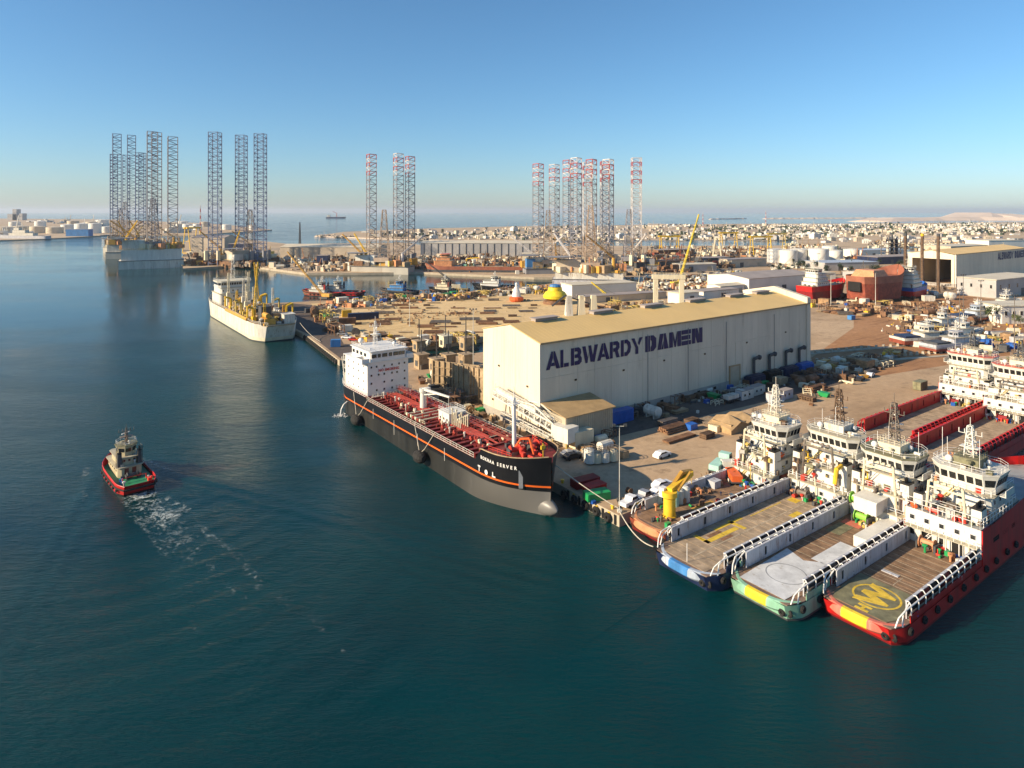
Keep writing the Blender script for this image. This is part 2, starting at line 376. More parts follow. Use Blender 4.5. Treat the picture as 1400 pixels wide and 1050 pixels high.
# ---------------------------------------------------------------- land
def land(name, pts, mat, z1=QZ, z0=-2.0, wall='concrete'):
    m = MB(); n = len(pts)
    m.add([(x, y, z1) for x, y in pts], [tuple(range(n))]); m.cur = 1
    m.add([(x, y, z0) for x, y in pts] + [(x, y, z1) for x, y in pts], [(k, (k + 1) % n, n + (k + 1) % n, n + k) for k in range(n)])
    return structure(m.build(name, [mat, wall]))
def sheet(name, pts, mat, z):
    m = MB(); m.add([(x, y, z) for x, y in pts], [tuple(range(len(pts)))])
    return structure(m.build(name, mat))
def ccw(pts):
    ar = sum(a[0] * b[1] - b[0] * a[1] for a, b in zip(pts, pts[1:] + pts[:1]))
    return pts if ar > 0 else pts[::-1]

QA = 90.0        # quay line that the tanker lies along
# main yard: quay corner, quay along the supply vessels, inland edge, basin edge, sandy pier, slip
yard_pts = [W(QA, -89.2), W(235, -89.2), W(420, -60), W(900, -60), W(900, -520), P(1000, 372, QZ), P(840, 378, QZ), P(690, 395, QZ), P(505, 408, QZ), P(402, 413, QZ),
            W(103, -430), W(103, -305), W(96, -246), W(116, -252), W(168, -252), W(168, -226), W(QA, -226)]
land('yard_ground', ccw(yard_pts), 'ground_yard')
sandy = [P(690, 396.5, QZ), P(505, 409.5, QZ), P(425, 415, QZ), P(440, 432, QZ), P(480, 462, QZ), P(560, 473, QZ), W(172, -253), W(175, -215), W(215, -165), W(270, -170), W(300, -230), P(830, 392, QZ), P(760, 392, QZ)]
sheet('sandy_yard', ccw(sandy), 'ground_sandy', QZ + 0.006)
hard = [W(232, -136), W(330, -165), W(430, -215), W(520, -190), W(470, -80), W(330, -94), W(236, -112)]
sheet('hardstand', ccw(hard), 'ground_red', QZ + 0.008)
for k, (p, q, wd) in enumerate([((232, -134.5), (345, -92), 2.2), ((236, -151), (385, -103), 2.4)]):
    pw, qw = Vector(W(*p)), Vector(W(*q)); d = (qw - pw).normalized(); nn = Vector((-d.y, d.x)) * wd / 2
    m = MB(); m.prism([tuple(pw - nn), tuple(qw - nn), tuple(qw + nn), tuple(pw + nn)], QZ + 0.012, QZ + 0.28)
    structure(m.build('slipway_rail_beam', 'concrete'))
asph = [W(106, -131), W(232, -129), W(240, -112), W(120, -121)]
sheet('apron', ccw(asph), 'ground_asphalt', QZ + 0.010)
road = [P(402, 415, QZ), P(440, 418, QZ), P(470, 470, QZ), P(560, 474, QZ), P(556, 482, QZ), W(97.5, -248), W(104.5, -306), W(104.5, -428)]
sheet('pier_road', ccw(road), 'ground_asphalt', QZ + 0.004)

# far side of the basin, and the land that runs on to the coast
far_pts = [P(250, 367, 2), P(330, 362, 2), P(420, 373.5, 2), P(495, 373, 2), P(575, 372, 2), P(730, 379, 2), P(840, 379.5, 2), P(1000, 373.5, 2), W(905, -525), W(1700, -500), (5200, 4200), P(1100, 307.5, 2), P(1085, 335.5, 2),
           P(870, 336, 2), P(700, 336, 2), P(580, 336, 2), P(560, 332, 2), P(395, 333.5, 2), P(372, 331, 2), P(330, 326, 2), P(262, 322, 2), P(250, 335, 2)]
land('harbour_ground', ccw(far_pts), 'ground_far', 2.0)
# spit with the town, behind the lagoon
spit = [P(430, 322.5, 1.5), P(520, 326, 1.5), P(600, 328, 1.5), P(740, 329, 1.5), P(880, 327.5, 1.5), P(1100, 327, 1.5), (2600, 1500), (5000, 3000), (5200, 4100), P(1400, 303.5, 1.5), P(1200, 305.5, 1.5), P(1000, 306, 1.5),
        P(880, 307.5, 1.5), P(700, 309.5, 1.5), P(560, 313, 1.5), P(470, 317, 1.5)]
land('town_spit', ccw(spit), 'ground_far', 1.5, wall='sand')
# far shore on the left with the tank farm
shore = [P(-400, 340, 2), P(60, 326.5, 2), P(148, 321.5, 2), P(262, 321.5, 2), P(372, 314, 2), P(300, 306, 2), P(150, 300, 2), P(-200, 297, 2), P(-700, 300, 2)]
land('far_shore_ground', ccw(shore), 'ground_far', 2.0)
# breakwaters and the reclaimed sand bank
def ridge(name, pts, wd, h, mat, wob=0.25):
    m = MB(); rg = []
    rr = random.Random(len(name) + int(abs(pts[0][0])))
    full = []
    for a, b in zip(pts[:-1], pts[1:]):
        a, b = Vector(a), Vector(b); k = max(1, int((b - a).length / (wd * 1.2)))
        full += [a.lerp(b, i / k) for i in range(k)]
    full.append(Vector(pts[-1]))
    for i, p in enumerate(full):
        d = (full[min(i + 1, len(full) - 1)] - full[max(i - 1, 0)]).normalized(); nn = Vector((-d.y, d.x))
        hh = h * (1 + rr.uniform(-wob, wob)); ww = wd * (1 + rr.uniform(-wob, wob))
        if i in (0, len(full) - 1): hh *= 0.3
        rg.append([(p.x + nn.x * ww * t, p.y + nn.y * ww * t, zz) for t, zz in ((-1, -1), (-0.45, hh), (0.45, hh), (1, -1))])
    m.loft(rg, closed=True); return structure(m.build(name, mat))
ridge('breakwater', [P(970, 300, 0), P(1020, 299.2, 0)], 14, 7, 'sand')
ridge('breakwater', [P(1044, 299.2, 0), P(1200, 298.6, 0), P(1420, 299.5, 0), P(1700, 300, 0)], 20, 8, 'sand')
ridge('sand_bank', [P(1185, 303, 0), P(1240, 301.5, 0), P(1330, 301, 0), P(1500, 302, 0)], 150, 20, 'sand', 0.2)
ridge('sand_bank', [P(1310, 299.5, 0), P(1330, 299, 0), P(1372, 299, 0), P(1420, 300, 0)], 260, 42, 'sand', 0.25)
ridge('breakwater', [P(905, 309, 0), P(925, 307.3, 0), P(885, 306.8, 0)], 7, 4, 'rock')
# ---------------------------------------------------------------- shared small pieces
_wc = {}
def window_mesh(frame='white_clean', pane='glass'):
    k = (frame, pane)
    if k not in _wc:
        m = MB(); m.mat(0); m.box(-0.5, 0.5, -0.5, 0.5, -0.5, 0.5); m.mat(1); m.box(-0.42, 0.42, -0.62, -0.45, -0.42, 0.42)
        _wc[k] = m.data('window', [frame, pane])
    return _wc[k]
def window(parent, c, w, h, yaw, frame='white_clean', pane='glass', depth=0.10, tilt=0.0, name='window'):
    "pane facing local -y turned by yaw"
    o = put(name, window_mesh(frame, pane), parent, c, yaw, scale=(w, depth, h)); o.rotation_euler = (tilt, 0, yaw); return o
def text_mesh(body, size, bold=0.02, extrude=0.02):
    cu = bpy.data.curves.new('lettering', 'FONT'); cu.body = body; cu.size = size; cu.offset = bold * size; cu.extrude = extrude; cu.align_x = 'CENTER'; cu.resolution_u = 2
    o = bpy.data.objects.new('lettering', cu); COL.objects.link(o)
    dg = bpy.context.evaluated_depsgraph_get(); me = bpy.data.meshes.new_from_object(o.evaluated_get(dg))
    bpy.data.objects.remove(o); return me
def lettering(parent, body, size, mat, c, yaw, bold=0.02, name='lettering', flat=False, sx=1.0):
    me = text_mesh(body, size, bold); me.materials.clear(); me.materials.append(M(mat))
    o = put(name, me, parent, c, yaw)
    o.rotation_euler = (0 if flat else rad(90), 0, yaw); o.scale = (sx, 1, 1); return o

# block capitals with stencil gaps, drawn on a 1 x 1 field
def GL(ch):
    if ch == 'A': return [[(0, 0), (.26, 0), (.50, .62), (.50, 1), (.40, 1)], [(.55, 1), (.66, 1), (1.04, 0), (.76, 0), (.55, .6)], [(.36, .18), (.44, .36), (.60, .36), (.66, .18)]]
    if ch == 'L': return [[(.05, .0), (.33, .0), (.33, 1), (.05, 1)], [(.40, 0), (.86, 0), (.86, .22), (.40, .22)]]
    if ch == 'B': return [[(.04, 0), (.30, 0), (.30, 1), (.04, 1)], [(.36, .78), (.58, .78), (.64, .7), (.58, .61), (.36, .61), (.36, .41), (.62, .41), (.70, .31), (.62, .22), (.36, .22), (.36, 0), (.74, 0), (.95, .14), (.97, .36), (.84, .52), (.92, .68), (.88, .88), (.72, 1), (.36, 1)]]
    if ch == 'W': return [[(-.02, 1), (.20, 1), (.36, .30), (.44, .62), (.34, .0), (.20, 0)], [(.40, 1), (.60, 1), (.78, .02), (.56, .02)], [(.84, 1), (1.08, 1), (.84, 0), (.74, 0), (.70, .42), (.76, .5)]]
    if ch == 'R': return [[(.04, 0), (.30, 0), (.30, 1), (.04, 1)], [(.36, .78), (.56, .78), (.64, .7), (.56, .60), (.36, .60), (.36, .38), (.5, .38), (.66, 0), (.96, 0), (.78, .42), (.94, .58), (.93, .86), (.74, 1), (.36, 1)]]
    if ch == 'D': return [[(.04, 0), (.30, 0), (.30, 1), (.04, 1)], [(.37, 0), (.62, 0), (.90, .2), (.98, .5), (.90, .8), (.62, 1), (.37, 1), (.37, .77), (.54, .77), (.68, .62), (.70, .5), (.68, .38), (.54, .23), (.37, .23)]]
    if ch == 'Y': return [[(-.02, 1), (.26, 1), (.5, .56), (.62, .40), (.62, 0), (.36, 0), (.36, .40)], [(.58, .66), (.74, 1), (1.04, 1), (.70, .52)]]
    if ch == 'd': return [[(0, 0), (.40, 0), (.40, 1), (0, 1)], [(.46, 0), (.70, 0), (.95, .22), (.95, .78), (.70, 1), (.46, 1), (.46, .74), (.56, .62), (.56, .38), (.46, .26)]]
    if ch == 'a': return [[(0, 0), (.30, 0), (.52, .9), (.52, 1), (.22, 1)], [(.57, 1), (.74, 1), (.98, 0), (.60, 0), (.57, .2)], [(.34, 0), (.52, 0), (.52, .5)]]
    if ch == 'M': return [[(0, 0), (.30, 0), (.30, 1), (0, 1)], [(.34, 1), (.5, .35), (.66, 1), (.66, .52), (.56, 0), (.44, 0), (.34, .52)], [(.70, 0), (1, 0), (1, 1), (.70, 1)]]
    if ch == 'E': return [[(0, .72), (.95, .72), (.95, 1), (0, 1)], [(0, .36), (.88, .36), (.88, .64), (0, .64)], [(0, 0), (.95, 0), (.95, .28), (0, .28)]]
    if ch == 'N': return [[(0, 0), (.30, 0), (.30, 1), (0, 1)], [(.34, 1), (.52, 1), (.66, .55), (.66, 0), (.50, 0), (.34, .45)], [(.70, 0), (1, 0), (1, 1), (.70, 1)]]
def block_letter(parent, ch, s0, z0, w, h, mat, y=-0.06):
    m = MB()
    for poly in GL(ch):
        pts = [(s0 + x * w, z0 + zz * h) for x, zz in poly]
        ar = sum(a[0] * b[1] - b[0] * a[1] for a, b in zip(pts, pts[1:] + pts[:1]))
        m.yprism(pts if ar > 0 else pts[::-1], y, y + 0.05)
    return m.build('letter', mat, parent)

def ship_hall(label, origin, L, Wd, eave, ridge_h, open_end=False, text=None, detail=True):
    "clad assembly hall: x along the long wall (facing local -y), gable at x = 0 faces local -x"
    t = thing('assembly_hall', label, 'hall', origin, YA)
    base = 2.6
    # cladding in bays
    nb = int(L / 6.3); bw = L / nb; half = (base + eave) / 2 + 1.5
    pm = MB()
    pm.box(0.03, bw - 0.03, -0.12, 0.0, 0, half - base - 0.04)
    for k in range(7): pm.box(0.25 + k * bw / 7, 0.33 + k * bw / 7, -0.135, -0.12, 0, half - base - 0.04)
    pl = pm.data('wall_panel', ['hall_wall'])
    pm = MB(); pm.box(0.03, bw - 0.03, -0.10, 0.0, 0, eave - half)
    for k in range(7): pm.box(0.25 + k * bw / 7, 0.33 + k * bw / 7, -0.115, -0.10, 0, eave - half)
    pu = pm.data('wall_panel', ['hall_wall'])
    for k in range(nb):
        if not (detail and abs((k + 0.5) * bw - 81.5) < 3.2): put('wall_panel', pl, t, (k * bw, 0, base))
        put('wall_panel', pu, t, (k * bw, 0, half))
    c = MB()
    c.box(0.01, L - 0.01, 0.0, 0.4, 0, eave)
    c.box(0.01, L - 0.01, Wd - 0.4, Wd, 0, eave)
    c.yprism([(L - 0.4, 0), (L, 0), (L, 1), (L - 0.4, 1)], 0.41, Wd - 0.41) if False else None
    far = [(0.41, 0), (Wd - 0.41, 0), (Wd - 0.41, eave), (Wd / 2, ridge_h - 0.1), (0.41, eave)]
    def gable(x0, x1, prof):
        n = len(prof); c.add([(x0, y, z) for y, z in prof] + [(x1, y, z) for y, z in prof],
                             [tuple(range(n - 1, -1, -1)), tuple(range(n, 2 * n))] + [(k, (k + 1) % n, n + (k + 1) % n, n + k) for k in range(n)])
    gable(L - 0.4, L, far)
    if not open_end: gable(0.0, 0.4, far)
    else:
        gable(0.0, 0.4, [(0.41, 0), (3.2, 0), (3.2, eave), (0.41, eave)]); gable(0.0, 0.4, [(Wd - 3.2, 0), (Wd - 0.41, 0), (Wd - 0.41, eave), (Wd - 3.2, eave)])
        gable(0.0, 0.4, [(3.21, eave - 4), (Wd - 3.21, eave - 4), (Wd - 3.21, eave), (Wd / 2, ridge_h - 0.1), (3.21, eave)])
    c.build('wall', 'hall_wall', t)
    # gable panels
    if not open_end:
        ng = 5; gw = Wd / ng
        for k in range(ng):
            y0, y1 = k * gw + 0.03, (k + 1) * gw - 0.03
            f = lambda y: eave + (ridge_h - eave) * (1 - abs(y - Wd / 2) / (Wd / 2)) - 0.05
            m = MB(); top = [(y1, f(y1))] + ([(Wd / 2, f(Wd / 2))] if y0 < Wd / 2 < y1 else []) + [(y0, f(y0))]
            prof = [(y0, base), (y1, base)] + top; n = len(prof)
            m.add([(-0.12, y, z) for y, z in prof] + [(0.0, y, z) for y, z in prof],
                  [tuple(range(n - 1, -1, -1)), tuple(range(n, 2 * n))] + [(q, (q + 1) % n, n + (q + 1) % n, n + q) for q in range(n)])
            for q in range(6):
                yy = y0 + 0.4 + q * gw / 6; m.box(-0.135, -0.12, yy, yy + 0.08, base, f(yy) - 0.15)
            m.build('wall_panel', 'hall_wall', t)
    m = MB(); m.box(-0.05, L, -0.06, 0.0, 0, base); m.box(-0.06, 0.0, 0.0, Wd, 0, base); m.build('plinth', 'hall_base', t)
    # roof sheets
    nr = int(L / 9); rw = (L + 0.6) / nr; sl = math.hypot(Wd / 2 + 0.5, ridge_h - eave)
    for sgn in (0, 1):
        m = MB(); y0 = -0.5 if sgn == 0 else Wd + 0.5
        z0 = eave + 0.05; z1 = ridge_h + 0.12
        def sec(x): return [(x, y0, z0), (x, Wd / 2, z1), (x, Wd / 2, z1 + 0.15), (x, y0, z0 + 0.15)]
        m.loft([sec(0.02), sec(rw - 0.02)]) if sgn == 0 else m.loft([sec(0.02)[::-1], sec(rw - 0.02)[::-1]])
        for q in range(1, 6):
            x = q * rw / 6; ya, yb = (y0, Wd / 2 - 0.02) if sgn == 0 else (y0, Wd / 2 + 0.02)
            m.loft([[(x - 0.04, ya, z0 + 0.15), (x + 0.04, ya, z0 + 0.15), (x, ya, z0 + 0.17)], [(x - 0.04, yb, z1 + 0.15), (x + 0.04, yb, z1 + 0.15), (x, yb, z1 + 0.17)]])
        rs = m.data('roof_sheet', ['hall_roof'])
        for k in range(nr): put('roof_sheet', rs, t, (-0.3 + k * rw, 0, 0))
    m = MB(); m.box(-0.3, L + 0.3, -0.72, -0.52, eave - 0.25, eave + 0.18); m.build('gutter', 'shed_roof', t)
    m = MB(); m.box(-0.12, 0.02, -0.15, 0.0, base, eave); m.build('corner_trim', 'white_clean', t)
    return t
HA, HB = 104.7, -132.0
HL, HW = 126.0, 26.0
hall = ship_hall('huge pale assembly hall with sandy roof and large blue company name', W(HA, HB) + (QZ,), HL, HW, 24.0, 27.0)
x = 1.9
for ch, wd in zip('ALBWARDY', (4.5, 3.5, 4.1, 5.2, 4.5, 4.1, 4.3, 4.4)):
    block_letter(hall, ch, x, 16.9, wd, 4.6, 'navy', y=-0.24); x += wd + 0.16
x = 38.9
for ch, wd in zip('daMEN', (4.9, 4.9, 5.3, 4.6, 5.0)):
    block_letter(hall, ch, x, 16.9, wd, 4.6, 'navy', y=-0.24); x += wd + 0.3
# parapet gable at the far end
m = MB()
prof = [(-0.6, 0), (0.0, 0), (0.0, 23.6), (HW, 23.6), (HW + .6, 26.4), (HW / 2, 29.2), (-0.6, 26.2)]
n = len(prof); m.add([(HL - 1.6, y, z) for y, z in prof] + [(HL + 0.6, y, z) for y, z in prof], [tuple(range(n - 1, -1, -1)), tuple(range(n, 2 * n))] + [(k, (k + 1) % n, n + (k + 1) % n, n + k) for k in range(n)])
m.build('parapet', 'hall_wall', hall)
# ridge ventilators
for s in (8, 30, 52, 74, 96, 112):
    m = MB(); m.box(0, 8, HW / 2 - 1.0, HW / 2 + 1.0, 27.1, 27.9); m.box(-0.3, 8.3, HW / 2 - 1.5, HW / 2 + 1.5, 27.9, 28.05)
    m.build('roof_vent', 'roof_grey', hall, (s, 0, 0))
# door, high windows, louvres, exhaust ducts on the long wall
m = MB(); m.box(79.0, 84.0, -0.24, -0.02, 0, 7.0); m.build('door', 'shed_wall', hall)
m = MB(); m.box(78.6, 79.0, -0.35, 0, 0, 7.4); m.box(84.0, 84.4, -0.35, 0, 0, 7.4); m.box(79.0, 84.0, -0.35, 0, 7.0, 7.4); m.build('door_frame', 'shed_roof', hall)
for s in (26, 32, 38, 46, 55, 63, 71): window(hall, (s, -0.12, 1.5), 1.6, 1.0, 0, 'hall_base', 'dark_open', 0.14, name='louvre')
for s, z in ((12, 13), (30, 13), (47, 13.5), (66, 13), (88, 14), (111, 15)): window(hall, (s, -0.2, z), 0.7, 0.5, 0, 'shed_roof', 'dark_open', 0.2, name='floodlight')
for y, z in ((5, 12), (18, 15), (21, 5)): window(hall, (-0.2, y, z), 0.7, 0.5, -rad(90), 'shed_roof', 'dark_open', 0.2, name='floodlight')
for s in (91, 100, 110, 118.5):
    m = MB(); m.tube((s, -0.9, 3.4), (s, -0.9, 8.2), 0.5, 10); m.tube((s, -0.9, 8.2), (s + 1.6, -1.6, 8.8), 0.55, 10); m.tube((s + 1.6, -1.6, 8.8), (s + 2.2, -1.9, 8.6), 0.8, 10)
    m.build('exhaust_duct', 'dk_grey', hall, smooth=True)
for s, c in ((86, 'blue_dark'), (96, 'black'), (106, 'blue_dark'), (116, 'blue')):
    m = MB(); m.box(s, s + 7.6, -3.6, -0.6, 0, 3.0); m.box(s + 0.1, s + 7.5, -3.2, -1.0, 3.0, 3.4)
    for q in range(5): m.box(s + 0.6 + q * 1.5, s + 0.72 + q * 1.5, -3.7, -3.6, 0.2, 2.9)
    m.build('filter_unit', c, hall)
for s in (40, 58, 77, 104): m = MB(); m.tube((s, -0.22, 2.6), (s, -0.22, 22), 0.1, 5); m.build('downpipe', 'hall_base', hall)
# lean-to shed at the near corner
t = thing('lean_to_shed', 'low brown lean-to shed with corrugated walls against the near corner of the hall', 'shed', W(HA, HB) + (QZ,), YA)
m = MB(); m.box(0.5, 16.5, -9.5, -0.5, 0, 7.2)
m.build('wall', 'shed_wall', t)
rib = MB(); rib.box(0, 0.16, -0.1, 0, 0, 7.0); rb = rib.data('cladding_rib', ['shed_wall'])
for k in range(22): put('cladding_rib', rb, t, (0.7 + k * 0.73, -9.5, 0.05))
m = MB(); m.loft([[(0, -10.2, 7.25), (0, -0.36, 8.7), (0, -0.36, 8.9), (0, -10.2, 7.45)], [(17, -10.2, 7.25), (17, -0.36, 8.7), (17, -0.36, 8.9), (17, -10.2, 7.45)]]); m.build('roof', 'shed_roof', t)
m = MB(); m.box(16.5, 16.7, -6.8, -3.5, 0, 3.2); m.build('door', 'dark_open', t)

hall2 = ship_hall('second pale assembly hall with dark open end and blue company name, at the right edge', P(1307, 393, QZ) + (QZ,), 150, 34, 25, 27.5, open_end=True, detail=False)
x = 84
for ch, wd in zip('ALBWARDY', (4.6, 3.6, 4.2, 5.2, 4.5, 4.1, 4.3, 4.4)): block_letter(hall2, ch, x, 17.2, wd, 6.2, 'navy', y=-0.3); x += wd + 0.2
x += 2.5
for ch, wd in zip('daMEN', (4.9, 4.9, 5.3, 4.6, 5.0)): block_letter(hall2, ch, x, 17.2, wd, 6.2, 'navy', y=-0.3); x += wd + 0.3
paint('deck_buff', (0.42, 0.38, 0.28), 0.6, 0.15, 0.5, rust=0.35)
# ---------------------------------------------------------------- vessels: shared builders
def halfb(x, zr, L, B, bl, sr, full_deck=2.7, full_wl=1.5, stern=0.86):
    h = B / 2
    if x < sr: h *= stern + (1 - stern) * math.sin(min(1, x / sr) * math.pi / 2)
    if x > L - bl:
        t = (x - (L - bl)) / bl; p = full_wl + (full_deck - full_wl) * zr
        h *= max(0.015, 1 - t ** p)
    return h
def make_hull(root, L, B, levels, mats, zdeck, bl=16, sr=4, rake=4.0, name='hull', stern=0.86, tuck=0.0, x0=0.0, nst=30, fd=2.7, fw=1.5, shape=None):
    "levels: heights of colour changes under the deck line; zdeck(x): deck line; returns plan function"
    if shape is None: shape = lambda x, zr: halfb(x, zr, L, B, bl, sr, fd, fw, stern)
    xs = sorted(set([x0, x0 + 0.4, x0 + 1.2, x0 + 2.4] + [x0 + (L - x0) * i / nst for i in range(nst + 1)] + [L - bl * q for q in (0.02, 0.06, 0.12, 0.2, 0.3, 0.42)]))
    ztop = max(zdeck(x) for x in xs); zlo = levels[0]
    rings = []
    for x in xs:
        zs = [min(z, zdeck(x) - 0.02 * (len(levels) - i)) for i, z in enumerate(levels)] + [zdeck(x)]
        pts = []
        for z in zs:
            zr = max(0, min(1, (z - zlo) / (ztop - zlo)))
            t = max(0, (x - (L - bl)) / bl); xx = x - rake * (1 - zr) * t
            if tuck and x < sr * 2.5: xx = x + tuck * (1 - zr) * (1 - x / (sr * 2.5))
            pts.append((xx, shape(x, zr), z))
        rings.append([(a, b, c) for a, b, c in reversed(pts)] + [(a, -b, c) for a, b, c in pts])
    m = MB(); n = len(rings[0]); half = n // 2
    base = 0
    for r in rings: m.v += r
    for i in range(len(rings) - 1):
        for k in range(n - 1):
            if k == half - 1: lev = 0
            else: lev = (half - 2 - k) if k < half else (k - half)
            m.f.append((i * n + k, (i + 1) * n + k, (i + 1) * n + k + 1, i * n + k + 1)); m.mi.append(min(lev, len(mats) - 1))
    for k in range(half - 1):
        lev = half - 2 - k
        m.f.append((k, k + 1, n - 2 - k, n - 1 - k)); m.mi.append(min(lev, len(mats) - 1))
    o = m.build(name, mats, root, smooth=True)
    return o
def deck_poly(L, B, x0, x1, inset, bl=16, sr=4, stern=0.86, n=14, fd=2.7, zr=1.0):
    top = []
    for i in range(n + 1):
        x = x0 + (x1 - x0) * i / n
        top.append((x, max(0.05, halfb(x, zr, L, B, bl, sr, fd, 1.5, stern) - inset)))
    return [(x, -y) for x, y in top] + [(x, y) for x, y in reversed(top)]
_tm = {}
def tyre_mesh(r=0.55, w=0.22):
    k = (r, w)
    if k not in _tm:
        m = MB(); n, q = 10, 5; vs = []; fs = []
        for i in range(n):
            a = 2 * math.pi * i / n
            for j in range(q):
                b = 2 * math.pi * j / q; rr = r - w + w * math.cos(b); vs.append((rr * math.cos(a), w * math.sin(b), rr * math.sin(a)))
        for i in range(n):
            for j in range(q): fs.append((i * q + j, i * q + (j + 1) % q, ((i + 1) % n) * q + (j + 1) % q, ((i + 1) % n) * q + j))
        m.add(vs, fs); _tm[k] = m.data('tyre_fender', ['rubber'])
    return _tm[k]
def tyre(root, c, yaw=0.0, r=0.55): return put('tyre_fender', tyre_mesh(r, r * 0.4), root, c, yaw)
def lattice(m, p, q, w0, w1, bays, r=0.06, sides=4, chord=None):
    "square or three-cornered trussed column"
    p, q = Vector(p), Vector(q); d = (q - p).normalized(); a = Vector((0, 0, 1)) if abs(d.z) < 0.9 else Vector((1, 0, 0))
    x = d.cross(a).normalized(); y = d.cross(x)
    def ring(t):
        c = p.lerp(q, t); w = w0 + (w1 - w0) * t
        return [c + x * (w * math.cos(2 * math.pi * (k + .5) / sides)) + y * (w * math.sin(2 * math.pi * (k + .5) / sides)) for k in range(sides)]
    prev = ring(0); chord = chord or r * 1.6
    for i in range(bays):
        nx_ = ring((i + 1) / bays)
        for k in range(sides):
            m.tube(prev[k], nx_[k], chord, 4, cap=False)
            m.tube(nx_[k], nx_[(k + 1) % sides], r, 3, cap=False)
            if (i + k) % 2: m.tube(prev[k], nx_[(k + 1) % sides], r, 3, cap=False)
            else: m.tube(prev[(k + 1) % sides], nx_[k], r, 3, cap=False)
        prev = nx_
    return m
def house_tier(root, x0, x1, hw, z0, z1, mat='white', taper=0.0, name='deckhouse', corner=0.8, deck='deck_buff'):
    m = MB(); c = corner
    def pl(k): return [(x0 + c + k, -hw + k), (x1 - c - k, -hw + k), (x1 - k, -hw + c + k), (x1 - k, hw - c - k), (x1 - c - k, hw - k), (x0 + c + k, hw - k), (x0 + k, hw - c - k), (x0 + k, -hw + c + k)]
    a, b = pl(0), pl(taper)
    m.loft([[(x, y, z0) for x, y in a], [(x, y, z1) for x, y in b]])
    o = m.build(name, mat, root)
    k = 0.5; m = MB(); m.loft([[(x, y, z1 - 0.06) for x, y in pl(-k)], [(x, y, z1 + 0.10) for x, y in pl(-k)]])
    m.build('deck_slab', deck, root); return o
def row_windows(root, face, x, ys, z, w, h, frame='white_clean'):
    for y in ys:
        if face == 'aft': window(root, (x, y, z), w, h, -rad(90), frame)
        elif face == 'fore': window(root, (x, y, z), w, h, rad(90), frame)
        elif face == 'port': window(root, (y, x, z), w, h, rad(180), frame)
        else: window(root, (y, x, z), w, h, 0, frame)
def wheelhouse(root, x0, x1, hw, z0, h, mat='white', roof='deck_olive', lean=0.35):
    "bridge with outward-leaning panes all round"
    c = 1.3
    def pl(k): return [(x0 + c, -hw - k), (x1 - c, -hw - k), (x1 + k, -hw + c), (x1 + k, hw - c), (x1 - c, hw + k), (x0 + c, hw + k), (x0 - k, hw - c), (x0 - k, -hw + c)]
    m = MB(); zs, zh = z0 + h * 0.36, z0 + h * 0.80
    m.loft([[(x, y, z0) for x, y in pl(0)], [(x, y, zs) for x, y in pl(0)], [(x, y, zh) for x, y in pl(lean)], [(x, y, z0 + h) for x, y in pl(lean + 0.25)]])
    m.build('wheelhouse', mat, root)
    a, b = pl(0), pl(lean)
    for i in range(8):
        j = (i + 1) % 8; A, Bv = Vector(a[i] + (zs,)), Vector(a[j] + (zs,)); C, D = Vector(b[i] + (zh,)), Vector(b[j] + (zh,))
        ln = (Bv - A).length; k = max(1, round(ln / 1.35)); nrm = (Bv - A).cross(C - A).normalized()
        if nrm.z > 0.95: continue
        out = Vector((nrm.x, nrm.y, 0)).normalized() * 0.05
        for q in range(k):
            t0, t1 = (q + 0.12) / k, (q + 0.88) / k
            v = [A.lerp(Bv, t0).lerp(C.lerp(D, t0), 0.06) + out, A.lerp(Bv, t1).lerp(C.lerp(D, t1), 0.06) + out, A.lerp(Bv, t1).lerp(C.lerp(D, t1), 0.94) + out, A.lerp(Bv, t0).lerp(C.lerp(D, t0), 0.94) + out]
            w = MB(); w.add([p - out * 1.6 for p in v] + v, [(4, 5, 6, 7), (0, 3, 2, 1), (0, 1, 5, 4), (1, 2, 6, 5), (2, 3, 7, 6), (3, 0, 4, 7)])
            w.build('window', 'glass', root)
    r = MB(); r.loft([[(x, y, z0 + h) for x, y in pl(lean + 0.3)], [(x, y, z0 + h + 0.16) for x, y in pl(lean + 0.3)]]); r.build('wheelhouse_roof', roof, root)
    g = MB(); pts = [p + (z0 + h + 0.16,) for p in pl(lean)]; g.rail(pts + pts[:1], 1.0, 0.035, 1.6); g.build('roof_rail', 'white_clean', root)
def ship_mast(root, x, z, h, mat='white', w=0.7, radars=2, bays=7, lat=True, r=.045):
    m = MB()
    if lat: lattice(m, (x, 0, z), (x, 0, z + h), w, w * 0.4, bays, r)
    else: m.tube((x, 0, z), (x, 0, z + h), 0.32, 8, 0.18)
    m.box(x - 0.8, x + 0.8, -1.5, 1.5, z + h * 0.45, z + h * 0.45 + 0.1); m.tube((x, -1.9, z + h * 0.78), (x, 1.9, z + h * 0.78), 0.06, 5)
    for y in (-1.8, -0.9, 0.9, 1.8): m.tube((x, y, z + h * 0.78), (x, y, z + h * 0.78 + 0.8), 0.09, 5)
    m.tube((x, 0, z + h), (x, 0, z + h * 1.22), 0.06, 5); m.tube((x - .4, .5, z + h * .5), (x - .4, .5, z + h * .95), 0.035, 4)
    o = m.build('mast', mat, root)
    for k in range(radars):
        r = MB(); zz = z + h * (0.48 + 0.2 * k); r.tube((x + 0.9, 0, zz), (x + 0.9, 0, zz + 0.5), 0.2, 6); r.cbox((x + 0.9, 0, zz + 0.6), (0.25, 2.4 - k, 0.2), rz=0.5 + k)
        r.build('radar', 'white_clean', o)
    return o
def dome(root, c, r, mat='white_clean'):
    m = MB(); m.tube((c[0], c[1], c[2]), (c[0], c[1], c[2] + r * 0.9), r * 0.35, 8); m.sphere((c[0], c[1], c[2] + r * 1.5), r, 10)
    return m.build('satellite_dome', mat, root, smooth=True)
